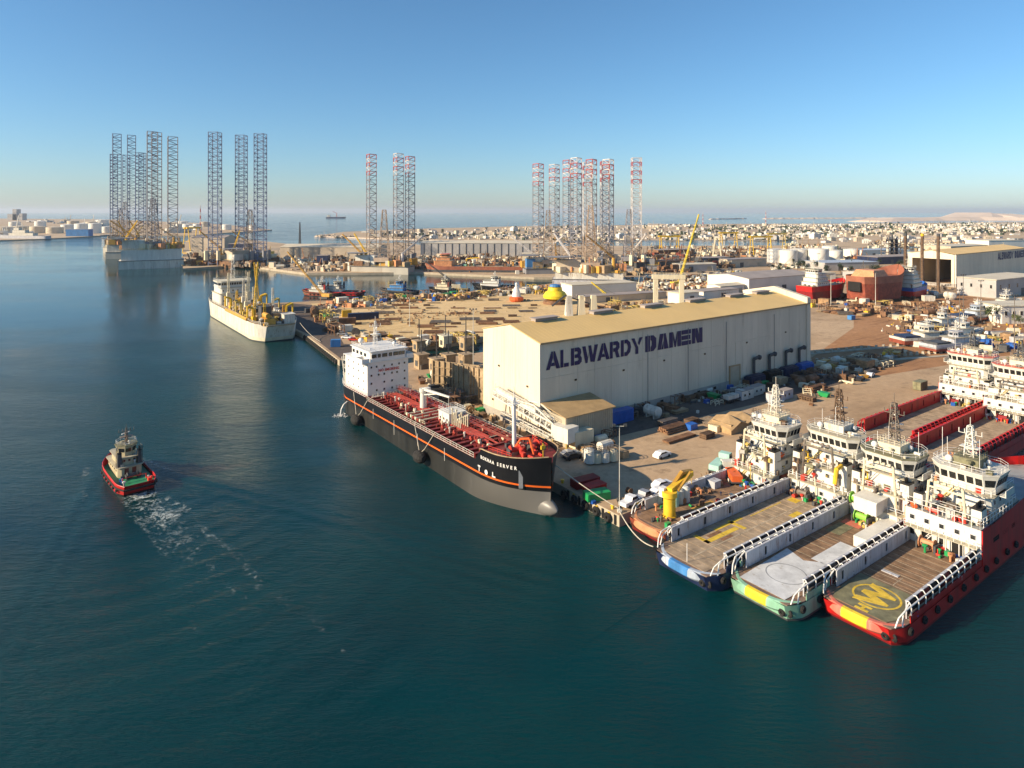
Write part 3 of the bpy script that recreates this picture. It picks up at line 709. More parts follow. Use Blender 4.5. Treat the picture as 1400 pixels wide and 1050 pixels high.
def funnel(root, c, sx, sy, h, mat='white', top='black'):
    m = MB(); m.mat(0); m.loft([[(c[0] + a * sx / 2 * q, c[1] + b * sy / 2 * q, c[2] + z) for a, b in ((-1, -1), (1, -1), (1, 1), (-1, 1))] for q, z in ((1, 0), (0.85, h))])
    m.mat(1); m.box(c[0] - sx * .42, c[0] + sx * .42, c[1] - sy * .42, c[1] + sy * .42, c[2] + h, c[2] + h + 0.35)
    for k in (-1, 0, 1): m.tube((c[0] + k * sx * .25, c[1], c[2] + h + .3), (c[0] + k * sx * .25 - .2, c[1], c[2] + h + 1.2), 0.16, 6)
    return m.build('funnel', [mat, top], root)
def rescue_boat(root, c, yaw=0.0, mat='orange', s=1.0):
    m = MB(); rg = []
    for t in (0, .08, .25, .5, .75, .92, 1):
        x = (t - .5) * 5.2 * s; b = 1.0 * s * math.sin(math.pi * min(1, max(0.06, t * 0.86 + 0.10))) ** 0.6
        rg.append([(x, b, .95 * s), (x, b * .8, .25 * s), (x, 0, 0), (x, -b * .8, .25 * s), (x, -b, .95 * s)])
    m.loft(rg); m.cbox((-.3 * s, 0, 1.25 * s), (2.2 * s, 1.3 * s, .6 * s))
    o = m.build('rescue_boat', mat, root, c, yaw)
    d = MB()
    for x in (-1.7, 1.7): d.path([(x * s, 1.5 * s, -.6), (x * s, 1.5 * s, 1.8 * s), (x * s, 0, 2.5 * s), (x * s, 0, 1.1 * s)], .09, 5)
    d.build('davit', 'white_clean', o); return o
def deck_crane(root, c, h, reach, yaw, mat='yellow', lift=25, kn=True, r=.75):
    m = MB(); m.lathe(c, [(r * 1.15, 0), (r * 1.15, .3), (r, .35), (r, h * .75), (r * 1.25, h * .8), (r * 1.25, h)], 12); o = m.build('crane_pedestal', mat, root, smooth=True)
    j = MB(); e = rad(lift); d = Vector((math.cos(yaw), math.sin(yaw), 0)); top = Vector((c[0], c[1], c[2] + h))
    tip = top + d * (reach * math.cos(e)) + Vector((0, 0, reach * math.sin(e)))
    j.tube(top, tip, r * .75, 4, r * .5)
    if kn:
        t2 = tip + d * (reach * .45) + Vector((0, 0, -reach * .30)); j.tube(tip, t2, r * .5, 4, r * .3); j.tube(top + d * 1.5 + Vector((0, 0, .5)), tip - d * 1.2 + Vector((0, 0, .6)), .14, 5)
    j.tube(tip, tip - Vector((0, 0, 2.2)), 0.04, 4); j.tube(top - Vector((0, 0, h * .3)) + d * .9, top.lerp(tip, .45), .16, 5)
    j.build('jib', mat, o)
    k = MB(); p = top - d * .2 + Vector((-d.y, d.x, 0)) * 1.25; k.cbox((p.x, p.y, p.z - .4), (1.3, 1.1, 1.7), rz=yaw); k.build('cab', 'white_clean', o)
    return o
def winch(root, c, yaw=0.0, mat='green', r=0.9, w=2.0):
    m = MB(); m.tube((0, -w / 2, r), (0, w / 2, r), r * .62, 10)
    for y in (-w / 2, w / 2): m.tube((0, y - .06, r), (0, y + .06, r), r, 12)
    o = m.build('winch_drum', mat, root, c, yaw)
    f = MB(); f.box(-r, r, -w / 2 - .5, -w / 2 - .15, 0, r * 1.3); f.box(-r, r, w / 2 + .15, w / 2 + .4, 0, r * 1.2); f.build('winch_frame', 'dk_grey', o); return o
def fitted_gear(root, spots, rng, mats, name='deck_gear', smax=1.0):
    "lockers, vents, bollards and valve blocks bolted to a vessel, one part each"
    for (x, y, z) in spots:
        m = MB(); k = rng.random(); s = rng.uniform(0.45, 1.0) * smax
        if k < .3: m.box(-s * .6, s * .6, -s * .4, s * .4, 0, s); m.box(-s * .65, s * .65, -s * .45, s * .45, s, s + .06); nm = 'locker'
        elif k < .55: m.lathe((0, 0, 0), [(s * .22, 0), (s * .22, s * 1.1), (s * .5, s * 1.2), (s * .5, s * 1.5), (s * .2, s * 1.6)], 8); nm = 'vent'
        elif k < .75:
            for q in (-1, 1): m.lathe((q * s * .4, 0, 0), [(s * .2, 0), (s * .2, s * .7), (s * .28, s * .72), (s * .28, s * .85)], 8)
            m.box(-s * .7, s * .7, -s * .25, s * .25, -.02, .08); nm = 'bollard'
        else: m.tube((-s * .7, 0, s * .4), (s * .7, 0, s * .4), s * .38, 9); m.box(-s * .5, -s * .3, -s * .35, s * .35, 0, s * .4); m.box(s * .3, s * .5, -s * .35, s * .35, 0, s * .4); nm = 'drum'
        m.build(nm, rng.choice(mats), root, (x, y, z), rng.choice((0, math.pi / 2, rng.uniform(0, 3))))
# ---------------------------------------------------------------- tanker alongside the quay
TB = -203.5; TL = 104.0; TW = 15.6
tk = thing('product_tanker', 'black tanker with red cargo deck, orange stripe and white bridge block along the quay', 'ship', W(82.2, TB + 8.6) + (0.0,), YA - rad(90)); tk.scale = (.917, .93, .93)
tk.rotation_euler = (0, rad(-0.75), YA - rad(90))
tz = lambda x: 7.6 + (0.7 if x < 24 else 0) + (2.9 * min(1, max(0, (x - 86.5) / 1.2)) if x > 86.5 else 0) + (0.9 * max(0, (x - 90) / 14) ** 1.5 if x > 90 else 0)
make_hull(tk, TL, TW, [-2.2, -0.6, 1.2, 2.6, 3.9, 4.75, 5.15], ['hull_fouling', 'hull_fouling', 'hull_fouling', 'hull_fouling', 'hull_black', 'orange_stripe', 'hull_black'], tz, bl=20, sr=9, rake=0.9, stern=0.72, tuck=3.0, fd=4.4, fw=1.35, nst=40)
m = MB(); rg = []
for x, r, zc in ((84, 0.6, -.8), (90, 1.5, -.3), (95, 1.9, .0), (98, 1.95, .2), (100.5, 1.85, .3), (102.5, 1.6, .4), (104.0, 1.2, .45), (105.0, .7, .5), (105.5, .2, .5)):
    rg.append([(x, r * math.cos(t) * .92, zc + r * 1.15 * math.sin(t)) for t in [2 * math.pi * k / 14 for k in range(14)]])
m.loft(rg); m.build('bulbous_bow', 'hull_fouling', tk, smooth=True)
m = MB(); m.prism(deck_poly(TL, TW, 22, 87.5, 0.15, 20, 9, .72), 7.3, 7.62); m.build('cargo_deck', 'deck_red', tk)
m = MB(); m.prism(deck_poly(TL, TW, 0.3, 24.2, 0.25, 20, 9, .72), 8.0, 8.33); m.build('poop_deck', 'deck_red', tk)
m = MB(); m.prism(deck_poly(TL, TW, 87.4, 103.2, 0.45, 20, 9, .72, fd=4.4), 9.7, 9.9); m.build('forecastle_deck', 'deck_red', tk)
m = MB(); m.box(86.9, 87.5, -TW / 2 + .3, TW / 2 - .3, 7.6, 10.3); m.build('forecastle_bulkhead', 'deck_red', tk)
m = MB(); m.box(24.0, 24.4, -TW / 2 + .3, TW / 2 - .3, 7.5, 8.36); m.build('poop_bulkhead', 'deck_red', tk)
# gunwale capping at the bow, pale
for s in (-1, 1):
    m = MB(); pts = []
    for i in range(15):
        x = 87.6 + (TL - 88.0) * i / 14; pts.append((x, s * halfb(x, 1, TL, TW, 20, 9, 4.4, 1.9, .72), tz(x) + .06))
    m.path(pts, 0.13, 5); m.build('gunwale', 'steel_tan', tk)
    m = MB(); pts = [(x, s * (halfb(x, 1, TL, TW, 20, 9, 4.4, 1.9, .72) - .1), 7.62) for x in range(25, 88, 3)]
    m.rail(pts, 1.1, 0.055, 1.5, 3); m.build('deck_rail', 'white_dirty', tk)
    m = MB(); pts = [(x, s * (halfb(x, 1, TL, TW, 20, 9, 4.4, 1.9, .72) - .1), 8.33) for x in (.4, 3, 6, 9, 12, 15, 18, 21, 24)]
    m.rail(pts, 1.1, 0.06, 1.5, 3); m.build('poop_rail', 'white_clean', tk)
# transverse deck stiffeners and the raised centre trunk with pipes
sf = MB(); sf.box(-.28, .28, 1.6, TW / 2 - .5, 0, .75); sf.box(-.5, .5, 1.6, TW / 2 - .6, .75, .86); sfd = sf.data('deck_stiffener', ['deck_red'])
for k in range(23):
    x = 26.5 + k * 2.65
    for s in (-1, 1):
        o = put('deck_stiffener', sfd, tk, (x, 0, 7.62)); o.scale = (1, s, 1)
m = MB(); m.box(25, 86, -1.5, 1.5, 7.62, 8.3); m.build('pipe_trunk', 'deck_red', tk)
for k, y in enumerate((-1.3, -.8, -.3, .2, .7, 1.2)):
    m = MB(); m.tube((26, y, 8.62 + .12 * (k % 2)), (84 - 3 * (k % 3), y, 8.62 + .12 * (k % 2)), 0.2 if k % 2 else .27, 7); m.build('cargo_pipe', 'pipe_red', tk, smooth=True)
m = MB(); m.box(25, 86, 1.9, 3.0, 9.6, 9.7)
for k in range(16):
    x = 26 + k * 4; m.tube((x, 2.0, 7.6), (x, 2.0, 9.6), .07, 4); m.tube((x, 2.9, 7.6), (x, 2.9, 9.6), .07, 4)
m.rail([(25, 1.95, 9.7), (86, 1.95, 9.7)], 1.0, .05, 2); m.rail([(25, 2.95, 9.7), (86, 2.95, 9.7)], 1.0, .05, 2); m.build('catwalk', 'pipe_red', tk)
rr = random.Random(5)
for k in range(120):       # valves, hatches and vents of the cargo tanks
    x = rr.uniform(27, 85); y = rr.choice((-1, 1)) * rr.uniform(2.2, 4.6)
    m = MB(); q = rr.random()
    if q < .4: m.lathe((0, 0, 0), [(.7, 0), (.7, .7), (.8, .72), (.8, .85), (.3, .95)], 10); nm = 'tank_hatch'; mt = 'deck_red'
    elif q < .75: m.tube((0, 0, 0), (0, 0, 1.9), .16, 6); m.tube((0, 0, 1.9), (0, 0, 2.3), .3, 8); nm = 'pressure_valve'; mt = rr.choice(('white_dirty', 'pipe_red', 'cream'))
    else: m.tube((0, 0, .3), (0, 0, 1.2), .22, 6); m.tube((-.5, 0, 1.2), (.5, 0, 1.2), .3, 8); m.tube((0, -.3, 1.6), (0, .3, 1.6), .35, 8); nm = 'valve'; mt = rr.choice(('pipe_red', 'pipe_red', 'cream'))
    m.build(nm, mt, tk, (x, y, 7.62))
for k in range(14):      # branch lines to the tanks
    x = 28 + k * 4.2
    for s_ in (-1, 1):
        m = MB(); m.path([(x, s_ * 1.2, 8.7), (x, s_ * 3.4, 8.75), (x + .6, s_ * 4.6, 8.7), (x + .6, s_ * 4.6, 7.7)], .13, 6); m.build('branch_pipe', 'pipe_red' if k % 3 else 'cream', tk)
# manifold amidships
for k in range(7):
    m = MB(); x = 49 + k * 1.25; m.tube((x, -6.4, 8.9), (x, 6.4, 8.9), .22, 7)
    for y in (-6.4, 6.4): m.tube((x, y * .96, 8.9), (x, y * 1.02, 8.9), .38, 8); m.tube((x, y * .98, 7.6), (x, y * .98, 8.9), .09, 4)
    m.build('manifold_pipe', 'pipe_red' if k % 2 else 'cream', tk)
for s in (-1, 1):
    m = MB(); m.box(47.5, 59, s * 5.2 - .9, s * 5.2 + .9, 7.62, 8.0); m.rail([(47.5, s * 6.2, 8), (59, s * 6.2, 8)], 1.1, .05, 1.2); m.build('drip_tray', 'cream', tk)
c = MB(); c.lathe((46, .2, 7.6), [(1.0, 0), (.85, 5.4), (1.1, 5.6), (1.1, 6.6)], 12); cr = c.build('hose_crane', 'white', tk, smooth=True)
c = MB(); c.tube((46, .2, 14), (60, .6, 14.6), .45, 4, .3); c.tube((46.5, .2, 12.5), (53, .4, 14.0), .2, 5); c.tube((59.5, .6, 14.5), (59.5, .6, 10.5), .05, 4); c.cbox((46.4, 1.4, 13.4), (1.6, 1.2, 1.8)); c.build('jib', 'white', cr)
m = MB(); m.box(58, 63.5, -1.6, 3.4, 7.6, 11.2); m.box(57.8, 63.7, -1.8, 3.6, 11.2, 11.35); m.build('deck_house', 'white', tk)
for x in (59, 60.8, 62.5): window(tk, (x, -1.62, 9.6), .7, .7, 0)
for y in (-.3, 1, 2.3): window(tk, (63.52, y, 9.6), .7, .7, rad(90))
m = MB(); m.rail([(58, -1.6, 11.35), (63.5, -1.6, 11.35), (63.5, 3.4, 11.35), (58, 3.4, 11.35), (58, -1.6, 11.35)], 1.0, .045, 1.2); m.build('house_rail', 'white_clean', tk)
for k in range(10):
    m = MB(); x = 64.5 + (k % 5) * 1.0; y = -1.2 + (k // 5) * 2.2; h = rr.uniform(2.2, 4.6); m.tube((x, y, 8.3), (x, y, 8.3 + h), .16, 6); m.tube((x, y, 8.3 + h), (x, y, 8.7 + h), .32, 7); m.build('vent_riser', 'cream', tk)
# foremast, windlass, bow gear
m = MB(); m.tube((90.2, 0, 9.9), (90.2, 0, 21.0), .55, 10, .42); m.box(89.2, 91.2, -1.0, 1.0, 19.6, 19.75); m.rail([(89.2, -1, 19.75), (91.2, -1, 19.75), (91.2, 1, 19.75)], .9, .05, 1); m.tube((90.2, 0, 21), (90.2, 0, 23.4), .1, 6); m.build('foremast', 'white_clean', tk)
for s in (-1, 1):
    winch(tk, (94, s * 2.6, 9.9), .2 * s, 'red_bright', .95, 2.2)
    m = MB(); m.tube((95.5, s * 1.6, 10.2), (99, s * 1.2, 10.0), .3, 7); m.lathe((95.2, s * 1.6, 9.9), [(.6, 0), (.6, 1.2), (.3, 1.4)], 9); m.build('windlass', 'red_bright', tk)
m = MB(); m.path([(92, -1.5, 9.9), (93.5, -.6, 12.6), (95.5, .4, 13), (96.8, .6, 9.9)], .26, 6); m.build('mooring_frame', 'orange', tk)
m = MB(); m.tube((100.8, 0, 9.9), (100.8, 0, 13.5), .1, 5); m.cbox((100.8, 0, 12.6), (.3, 1.1, .8)); m.build('bow_light_post', 'yellow', tk)
fitted_gear(tk, [(rr.uniform(88.5, 98), rr.uniform(-4, 4), 9.9) for _ in range(16)], rr, ['deck_red', 'pipe_red', 'cream', 'dk_grey', 'red_bright'])
fitted_gear(tk, [(rr.uniform(1.5, 22), rr.choice((-1, 1)) * rr.uniform(5.2, 6.4), 8.33) for _ in range(14)], rr, ['white_dirty', 'cream', 'dk_grey', 'white'])
# bow rail pieces inside
m = MB(); m.rail([(89, -6.2, 9.9), (96, -5.0, 9.9)], 1.1, .06, 1.2); m.rail([(89, 6.2, 9.9), (96, 5.0, 9.9)], 1.1, .06, 1.2); m.build('bow_rail', 'red_bright', tk)
m = MB(); m.box(-.4, .6, -.45, .45, -2.2, 1.6); m.tube((0, 0, 1.4), (-1.6, 0, -1.0), .16, 5)
m.build('anchor', 'mid_grey', tk, (98.6, -4.4, 6.6), rad(-35))
# accommodation block
house_tier(tk, 6.0, 23.6, 6.9, 8.3, 18.4, 'white_clean', 0.0, 'accommodation', 0.15, 'white_clean')
house_tier(tk, 9, 23.9, 6.0, 18.4, 21.6, 'white_clean', 0.0, 'bridge', 0.5, 'white_clean')
m = MB(); m.box(18.5, 23.7, -8.6, 8.6, 18.1, 18.4); m.box(18.5, 18.8, -8.6, -6.2, 18.4, 19.6); m.box(23.4, 23.7, -8.6, -6.2, 18.4, 19.6); m.box(18.8, 23.4, -8.6, -8.4, 18.4, 19.6)
m.box(18.5, 18.8, 6.2, 8.6, 18.4, 19.6); m.box(23.4, 23.7, 6.2, 8.6, 18.4, 19.6); m.box(18.8, 23.4, 8.4, 8.6, 18.4, 19.6); m.build('bridge_wing', 'white_clean', tk)
for y, w_ in ((-4.8, 1.6), (-3.1, 1.0), (-1.3, 1.7), (.6, 1.1), (2.4, 1.7), (3.9, 1.0), (5.0, .9)): window(tk, (23.95, y, 20.2), w_, 1.1, rad(90), 'dk_grey', 'glass', .12)
for x in (11, 14, 17, 20): window(tk, (x, -6.05, 20.2), 1.5, 1.0, 0, 'dk_grey')
for z, ys in ((16.9, (-5.6, -3.9, -1.4, 1.2, 3.6, 5.5)), (14.4, (-5.6, -3.2, -1.4, 1.2, 2.9, 5.5)), (12.0, (-5.6, -1.4, 1.2, 5.5)), (9.8, (-3.9, -1.4, 1.2, 5.5))):
    for y in ys: window(tk, (23.65, y, z), .62, .7, rad(90), 'white_clean', 'glass', .12)
for z in (10, 12.5, 15, 17):
    for x in (9, 13, 17, 21): window(tk, (x, -6.95, z), .5, .6, 0, 'white_clean', 'glass', .1)
lettering(tk, 'NO SMOKING', 1.15, 'red_bright', (23.72, 0.2, 15.25), rad(90), .02, sx=.95)
ship_mast(tk, 14, 21.7, 7.5, 'white_clean', w=.8, bays=8, lat=True)
dome(tk, (11, -3.6, 21.7), .9); dome(tk, (19.5, 4, 21.7), .6)
m = MB(); m.rail([(9, -6, 21.7), (23.7, -6, 21.7), (23.7, 6, 21.7), (9, 6, 21.7), (9, -6, 21.7)], 1.0, .05, 1.5); m.build('monkey_island_rail', 'white_clean', tk)
funnel(tk, (4.6, 0, 8.3), 4.0, 4.4, 10.5, 'white_clean')
m = MB()
for z in (11, 13.5, 16): m.box(3.2, 6.0, -6.6, 6.6, z, z + .15); m.rail([(3.2, -6.6, z + .15), (6.0, -6.6, z + .15)], 1.0, .05, 1.4); m.rail([(3.2, -6.6, z + .15), (3.2, 6.6, z + .15)], 1.0, .05, 1.4)
m.path([(3.4, -6.4, 8.4), (3.4, -6.4, 18)], .14, 5); m.path([(5.8, -6.8, 8.4), (2.8, -6.8, 17)], .14, 5); m.build('aft_platform', 'white_dirty', tk)
rescue_boat(tk, (7.5, 7.6, 14.5), 0, 'orange', 1.0)
m = MB(); m.box(24.2, 26.5, -6, 6, 7.62, 8.3)
for k in range(9): m.tube((25, -5.6 + k * 1.4, 7.6), (25, -5.6 + k * 1.4, 9.4), .08, 5)
m.rail([(26.4, -6.5, 8.3), (26.4, 6.5, 8.3)], 1.1, .06, 1.0); m.build('house_step', 'white_dirty', tk)
# name and marks on the bow
def bow_y(x): return halfb(x, .9, TL, TW, 20, 9, 4.4, 1.9, .72)
def bow_text(body, xc, z, size, mat, bold=.02):
    x1 = xc + .6; ang = math.atan2(bow_y(x1) - bow_y(xc - .6), 1.2)
    return lettering(tk, body, size, mat, (xc, -bow_y(xc) - .16, z), -ang, bold)
name = 'BOKHAA SERVER'
xx = 88.6
for ch in name:
    if ch != ' ': bow_text(ch, xx, 8.45, 1.0, 'white_clean', .03)
    xx += .6 if ch == ' ' else .86
def bow_mark(kind, x, z):
    m = MB()
    if kind == 0: m.box(-.5, .5, -.06, 0, .5, .8); m.box(-.12, .12, -.06, 0, -.5, .5)
    elif kind == 1: m.tube((0, -.06, 0), (0, 0, 0), .55, 12)
    else: m.box(-.55, .55, -.06, 0, -.5, -.2); m.box(-.45, -.2, -.06, 0, -.2, .6)
    ang = math.atan2(bow_y(x + .5) - bow_y(x - .5), 1.0)
    zr = .62; h = halfb(x, zr, TL, TW, 20, 9, 4.4, 1.9, .72)
    m.build('hull_mark', 'white_clean', tk, (x - .6, -h - .22, z), -ang)
for k, x in enumerate((88.4, 91.0, 93.4)): bow_mark(k, x, 5.95)
# rust and fender ropes on the visible side
for x in (21, 62):
    m = MB(); rg = []
    for t in range(9):
        a = -90 + 180 * t / 8; r = 1.5 * math.cos(rad(a)) + .12
        rg.append([(2.2 * math.sin(rad(a)) * 1.1, r * math.cos(q * math.pi / 5), r * math.sin(q * math.pi / 5)) for q in range(10)])
    m.loft(rg); o = m.build('floating_fender', 'rubber', tk, (x, -9.4, .9 + x * .012))
    m = MB()
    for q in range(-2, 3):
        for w_ in range(12):
            a = w_ * math.pi / 6; r = 1.45 * math.cos(q * .35); m.tube((q * .75, r * math.cos(a), r * math.sin(a)), (q * .75, r * math.cos(a + .53), r * math.sin(a + .53)), .14, 4)
    m.build('tyre_net', 'dk_grey', o)
    for dx in (-6, 5):
        m = MB(); m.path([(0, 0, .8), (dx * .3, .6, 2.2), (dx, 1.62, 6.9)], .09, 5); m.build('fender_rope', 'rope', o)
for k in range(16):
    if k % 3 != 2: tyre(tk, (28 + k * 3.6, TW / 2 + .25, 6.6), 0, .75)
for x in (30, 44, 58, 72): 
    m = MB(); m.tube((x, -TW / 2 - .06, 6.2), (x, -TW / 2 - .03, 3.0 + rr.uniform(-1, .5)), .09, 4); m.build('scupper_stain', 'white_dirty', tk)
# cooling water overboard
m = MB(); m.path([(9.6, -7.6, 4.0), (9.6, -8.9, 3.2), (9.6, -9.7, 1.8), (9.6, -10.0, 0.1)], .22, 6); m.build('cooling_water_jet', 'white_clean', tk)
def water_splash(label, loc, r):
    m = MB(); q = random.Random(3)
    for k in range(90):
        a = q.uniform(0, 6.28); d = r * q.random() ** 1.2; s = q.uniform(.05, .3)
        m.add([(d * math.cos(a) - s, d * math.sin(a), .02), (d * math.cos(a), d * math.sin(a) - s, .02), (d * math.cos(a) + s, d * math.sin(a), .02 + s * .3), (d * math.cos(a), d * math.sin(a) + s, .02)], [(0, 1, 2, 3)])
    o = m.build('splash_foam', 'white_clean', None, loc); stuff(o, label, 'foam')
p = W(82.2 - 9.3, TB + 8.6 + 8.8); water_splash('small patch of white foam where cooling water falls beside the black tanker', (p[0], p[1], 0.02), 2.6)
# mooring lines
def mooring(label, p, q, sag, r=.09):
    m = MB(); p, q = Vector(p), Vector(q); pts = []
    for i in range(13):
        t = i / 12; v = p.lerp(q, t); v.z -= sag * 4 * t * (1 - t); pts.append(tuple(v))
    m.path(pts, r, 5); return tag(m.build('mooring_line', 'rope'), label, 'rope')
mooring('pale mooring rope from the bow of the black tanker to the quay corner', W(84.5, -104.5) + (9.9,), W(91.5, -91) + (QZ + .4,), .5)
mooring('pale mooring rope from the quay corner down to the stern of the blue supply vessel', W(91.0, -90.2) + (QZ + .3,), W(85.8, -77) + (2.6,), 1.3)
paint('mark_tan', (0.46, 0.38, 0.27), 0.7, 0.25, 0.8, rust=0.5, rustcol=(0.25, 0.17, 0.1))
# ---------------------------------------------------------------- offshore supply vessels
def supply_vessel(label, a, b, L, B, xf, hullm, sternm, lower, wall_in, wall_out, deckm, seed, bridge_dx=8, tiers=3, roof='deck_olive', rim='white_clean', mastm='white', mast_h=7.5,
                  tall=False, big=False, sz=2.5, crane=None, househ=2.8, wall_h=2.5, bow_col=None, tyres=True, name='supply_vessel'):
    r = random.Random(seed)
    t = thing(name, label, 'ship', W(a, b) + (0.0,), YA)
    zd = sz
    lv = [-2.0, -.4, .35, zd - .9]
    make_hull(t, L, B, lv, [lower, lower, hullm, hullm, hullm], lambda x: zd, bl=L * .3, sr=3.2, rake=3.0, stern=.78, tuck=1.6, fd=2.6, fw=1.7)
    # rounded stern belt in its own colours
    m = MB(); rg = []
    for i in range(25):
        y = -1 + 2 * i / 24; yy = y * B / 2 * .93; xx = .15 + 2.6 * abs(y) ** 3.2 - .55
        m_i = 0 if abs(y) > .34 else 1
        rg.append((xx, yy))
    for i in range(24):
        m.cur = 1 if 8 <= i < 16 else 0
        (x0, y0), (x1, y1) = rg[i], rg[i + 1]
        q = [[(x0 + dx, y0, z) for dx, z in ((.35, zd - 1.5), (-.06, zd - 1.1), (0, zd - .2), (.3, zd + .06), (.9, zd + .08))], [(x1 + dx, y1, z) for dx, z in ((.35, zd - 1.5), (-.06, zd - 1.1), (0, zd - .2), (.3, zd + .06), (.9, zd + .08))]]
        m.loft(q, closed=False, cap=False)
    m.build('stern_roller_belt', sternm, t, smooth=True)
    # planked cargo deck
    wi = B / 2 - 1.15; step = 1.9; npl = int((xf - 1.5) / step)
    m = MB(); m.prism(deck_poly(L, B, .5, xf + .5, .2, L * .3, 3.2, .8), zd - .12, zd + .03); m.build('main_deck', 'steel_deck', t)
    pk = MB(); pk.box(.06, step - .06, -wi, wi, 0, .07); pkd = pk.data('deck_plank', [deckm])
    pk2 = MB(); pk2.box(.03, step - .03, -wi * .82, wi * .82, 0, .07); pkd2 = pk2.data('deck_plank', [deckm])
    for k in range(npl): put('deck_plank', pkd2 if k == 0 else pkd, t, (1.2 + k * step, 0, zd + .035))
    # cargo rails: inner walls in panels with freeing slots, hooped outer rail
    for s in (-1, 1):
        yi = s * (B / 2 - 1.0); yo = s * (B / 2 - .12)
        npn = int((xf - 4.5) / 3.4); pw = (xf - 4.5) / npn
        for k in range(npn):
            x0 = 4.5 + k * pw; slot = (k % 2 == (seed % 2))
            m = MB(); y0, y1 = sorted((yi, yi + s * .16))
            m.mat(0)
            if slot:
                m.box(x0 + .02, x0 + pw / 2 - .32, y0, y1, zd + .05, zd + wall_h); m.box(x0 + pw / 2 + .32, x0 + pw - .02, y0, y1, zd + .05, zd + wall_h); m.box(x0 + pw / 2 - .32, x0 + pw / 2 + .32, y0, y1, zd + wall_h * .78, zd + wall_h); m.box(x0 + pw / 2 - .32, x0 + pw / 2 + .32, y0, y1, zd + .05, zd + wall_h * .22)
            else: m.box(x0 + .02, x0 + pw - .02, y0, y1, zd + .05, zd + wall_h)
            m.box(x0 + .02, x0 + pw - .02, y0 - .1, y1 + .1, zd + wall_h, zd + wall_h + .1)
            m.mat(1); y0, y1 = sorted((yi + s * .17, yi + s * .26)); m.box(x0 + .02, x0 + pw - .02, y0, y1, zd + .05, zd + wall_h - .05)
            m.build('bulwark_panel', [wall_in, wall_out if not slot else 'dark_open'], t)
        m = MB(); pts = [(x, s * (halfb(x, 1, L, B, L * .3, 3.2, 2.6, 1.5, .8) - .15), zd + wall_h * .92) for x in (4.2, 8, 14, 20, 26, xf - 2, xf)]
        pts = [(p_[0], p_[1], p_[2]) for p_ in pts if p_[0] <= xf]
        m.path([(1.0, s * (B / 2 * .86), zd + .1), (1.5, s * (B / 2 * .9), zd + wall_h * .55), (2.6, s * (B / 2 - .25), zd + wall_h * .85)] + pts, .11, 6)
        m.path([(2.2, s * (B / 2 - .4), zd), (2.6, s * (B / 2 - .5), zd + wall_h * .6), (4.5, s * (B / 2 - .55), zd + wall_h * .95)], .1, 6)
        m.build('guard_rail', rim, t, smooth=True)
        for k in range(int((xf - 4) / 2.3)):
            x = 4.4 + k * 2.3; h = MB(); h.path([(x, yo - s * .1, zd - .1), (x, yo - s * .05, zd + wall_h * .9), (x, (yi + yo) / 2, zd + wall_h + .22), (x, yi + s * .1, zd + wall_h + .05)], .085, 5); h.build('hoop_frame', rim, t)
        m = MB(); y0, y1 = sorted((yo, yo - s * .1))
        m.box(4, xf, y0, y1, zd - .1, zd + wall_h * .38); m.build('outer_bulwark', hullm, t)
        m = MB(); m.box(4.4, xf, min(yi + s * .3, yo - s * .3), max(yi + s * .3, yo - s * .3), zd + .05, zd + .2)
        for q in range(3): m.tube((4.4, yi + s * (.4 + .15 * q), zd + .5 + .35 * q), (xf, yi + s * (.4 + .15 * q), zd + .5 + .35 * q), .09, 5)
        m.build('pipe_run', 'steel', t)
        fitted_gear(t, [(r.uniform(4, xf - 1), (yi + yo) / 2, zd + .2) for _ in range(8)], r, ['white_dirty', 'dk_grey', 'red_bright', 'blue', 'steel'], smax=.8)
        if tyres:
            for k in range(int(L * .8 / 4.6)):
                x = 3 + k * 4.6 + r.uniform(-.6, .6); tyre(t, (x, s * (halfb(x, .7, L, B, L * .3, 3.2, 2.6, 1.7, .78) + .2), zd - .75), 0, .62)
    if tyres:
        for y in (-B * .42, B * .42, -B * .34): tyre(t, (.9 if abs(y) > B * .4 else .35, y, zd - 1.3), rad(90 if abs(y) < B * .4 else 60), .6)
    # forecastle: raised hull
    bc = bow_col or hullm; zf = zd + househ * (2 if tall else 1)
    def fshape(x, zr): return halfb(x, .55 + .45 * zr, L, B, L * .3, 3.2, 2.6, 1.7, .78) + .02
    make_hull(t, L, B, [zd - .1, zd + .8], [bc, bc, bc], lambda x: zf + max(0, (x - xf - 6)) * .05, bl=L * .3, sr=3, rake=1.0, name='forecastle', x0=xf + (0 if tall else 3.5), shape=fshape, nst=14)
    m = MB(); m.prism(deck_poly(L, B, xf + (.1 if tall else 3.6), L - .8, .3, L * .3, 3.2, .8), zf - .3, zf - .02); m.build('forecastle_deck', 'deck_grey', t)
    if tall:
        bays = 5; bw_ = (B - .3) / bays
        for q in range(bays):
            y0 = -B / 2 + .15 + q * bw_; m = MB(); x0_, x1_ = xf - .16, xf - .02
            if q in (1, 3):      # open bay: posts and lintel round a dark recess
                m.box(x0_, x1_, y0, y0 + .35, zd + .02, zf); m.box(x0_, x1_, y0 + bw_ - .35, y0 + bw_, zd + .02, zf); m.box(x0_, x1_, y0 + .35, y0 + bw_ - .35, zd + househ * .95, zf)
                k_ = MB(); k_.box(xf - .05, xf - .025, y0 + .35, y0 + bw_ - .35, zd + .02, zd + househ * .95); k_.build('recess', 'dark_open', t)
            else:
                m.box(x0_, x1_, y0, y0 + bw_ - .01, zd + .02, zf)
                window(t, (xf - .2, y0 + bw_ * .5, zd + househ * .6), .8, 1.1, -rad(90), 'lt_grey', 'dark_open', .14)
            window(t, (xf - .2, y0 + bw_ * .5, zd + househ * 1.5), .8, .8, -rad(90), 'lt_grey', 'glass', .14)
            m.build('front_bulkhead', 'white', t)
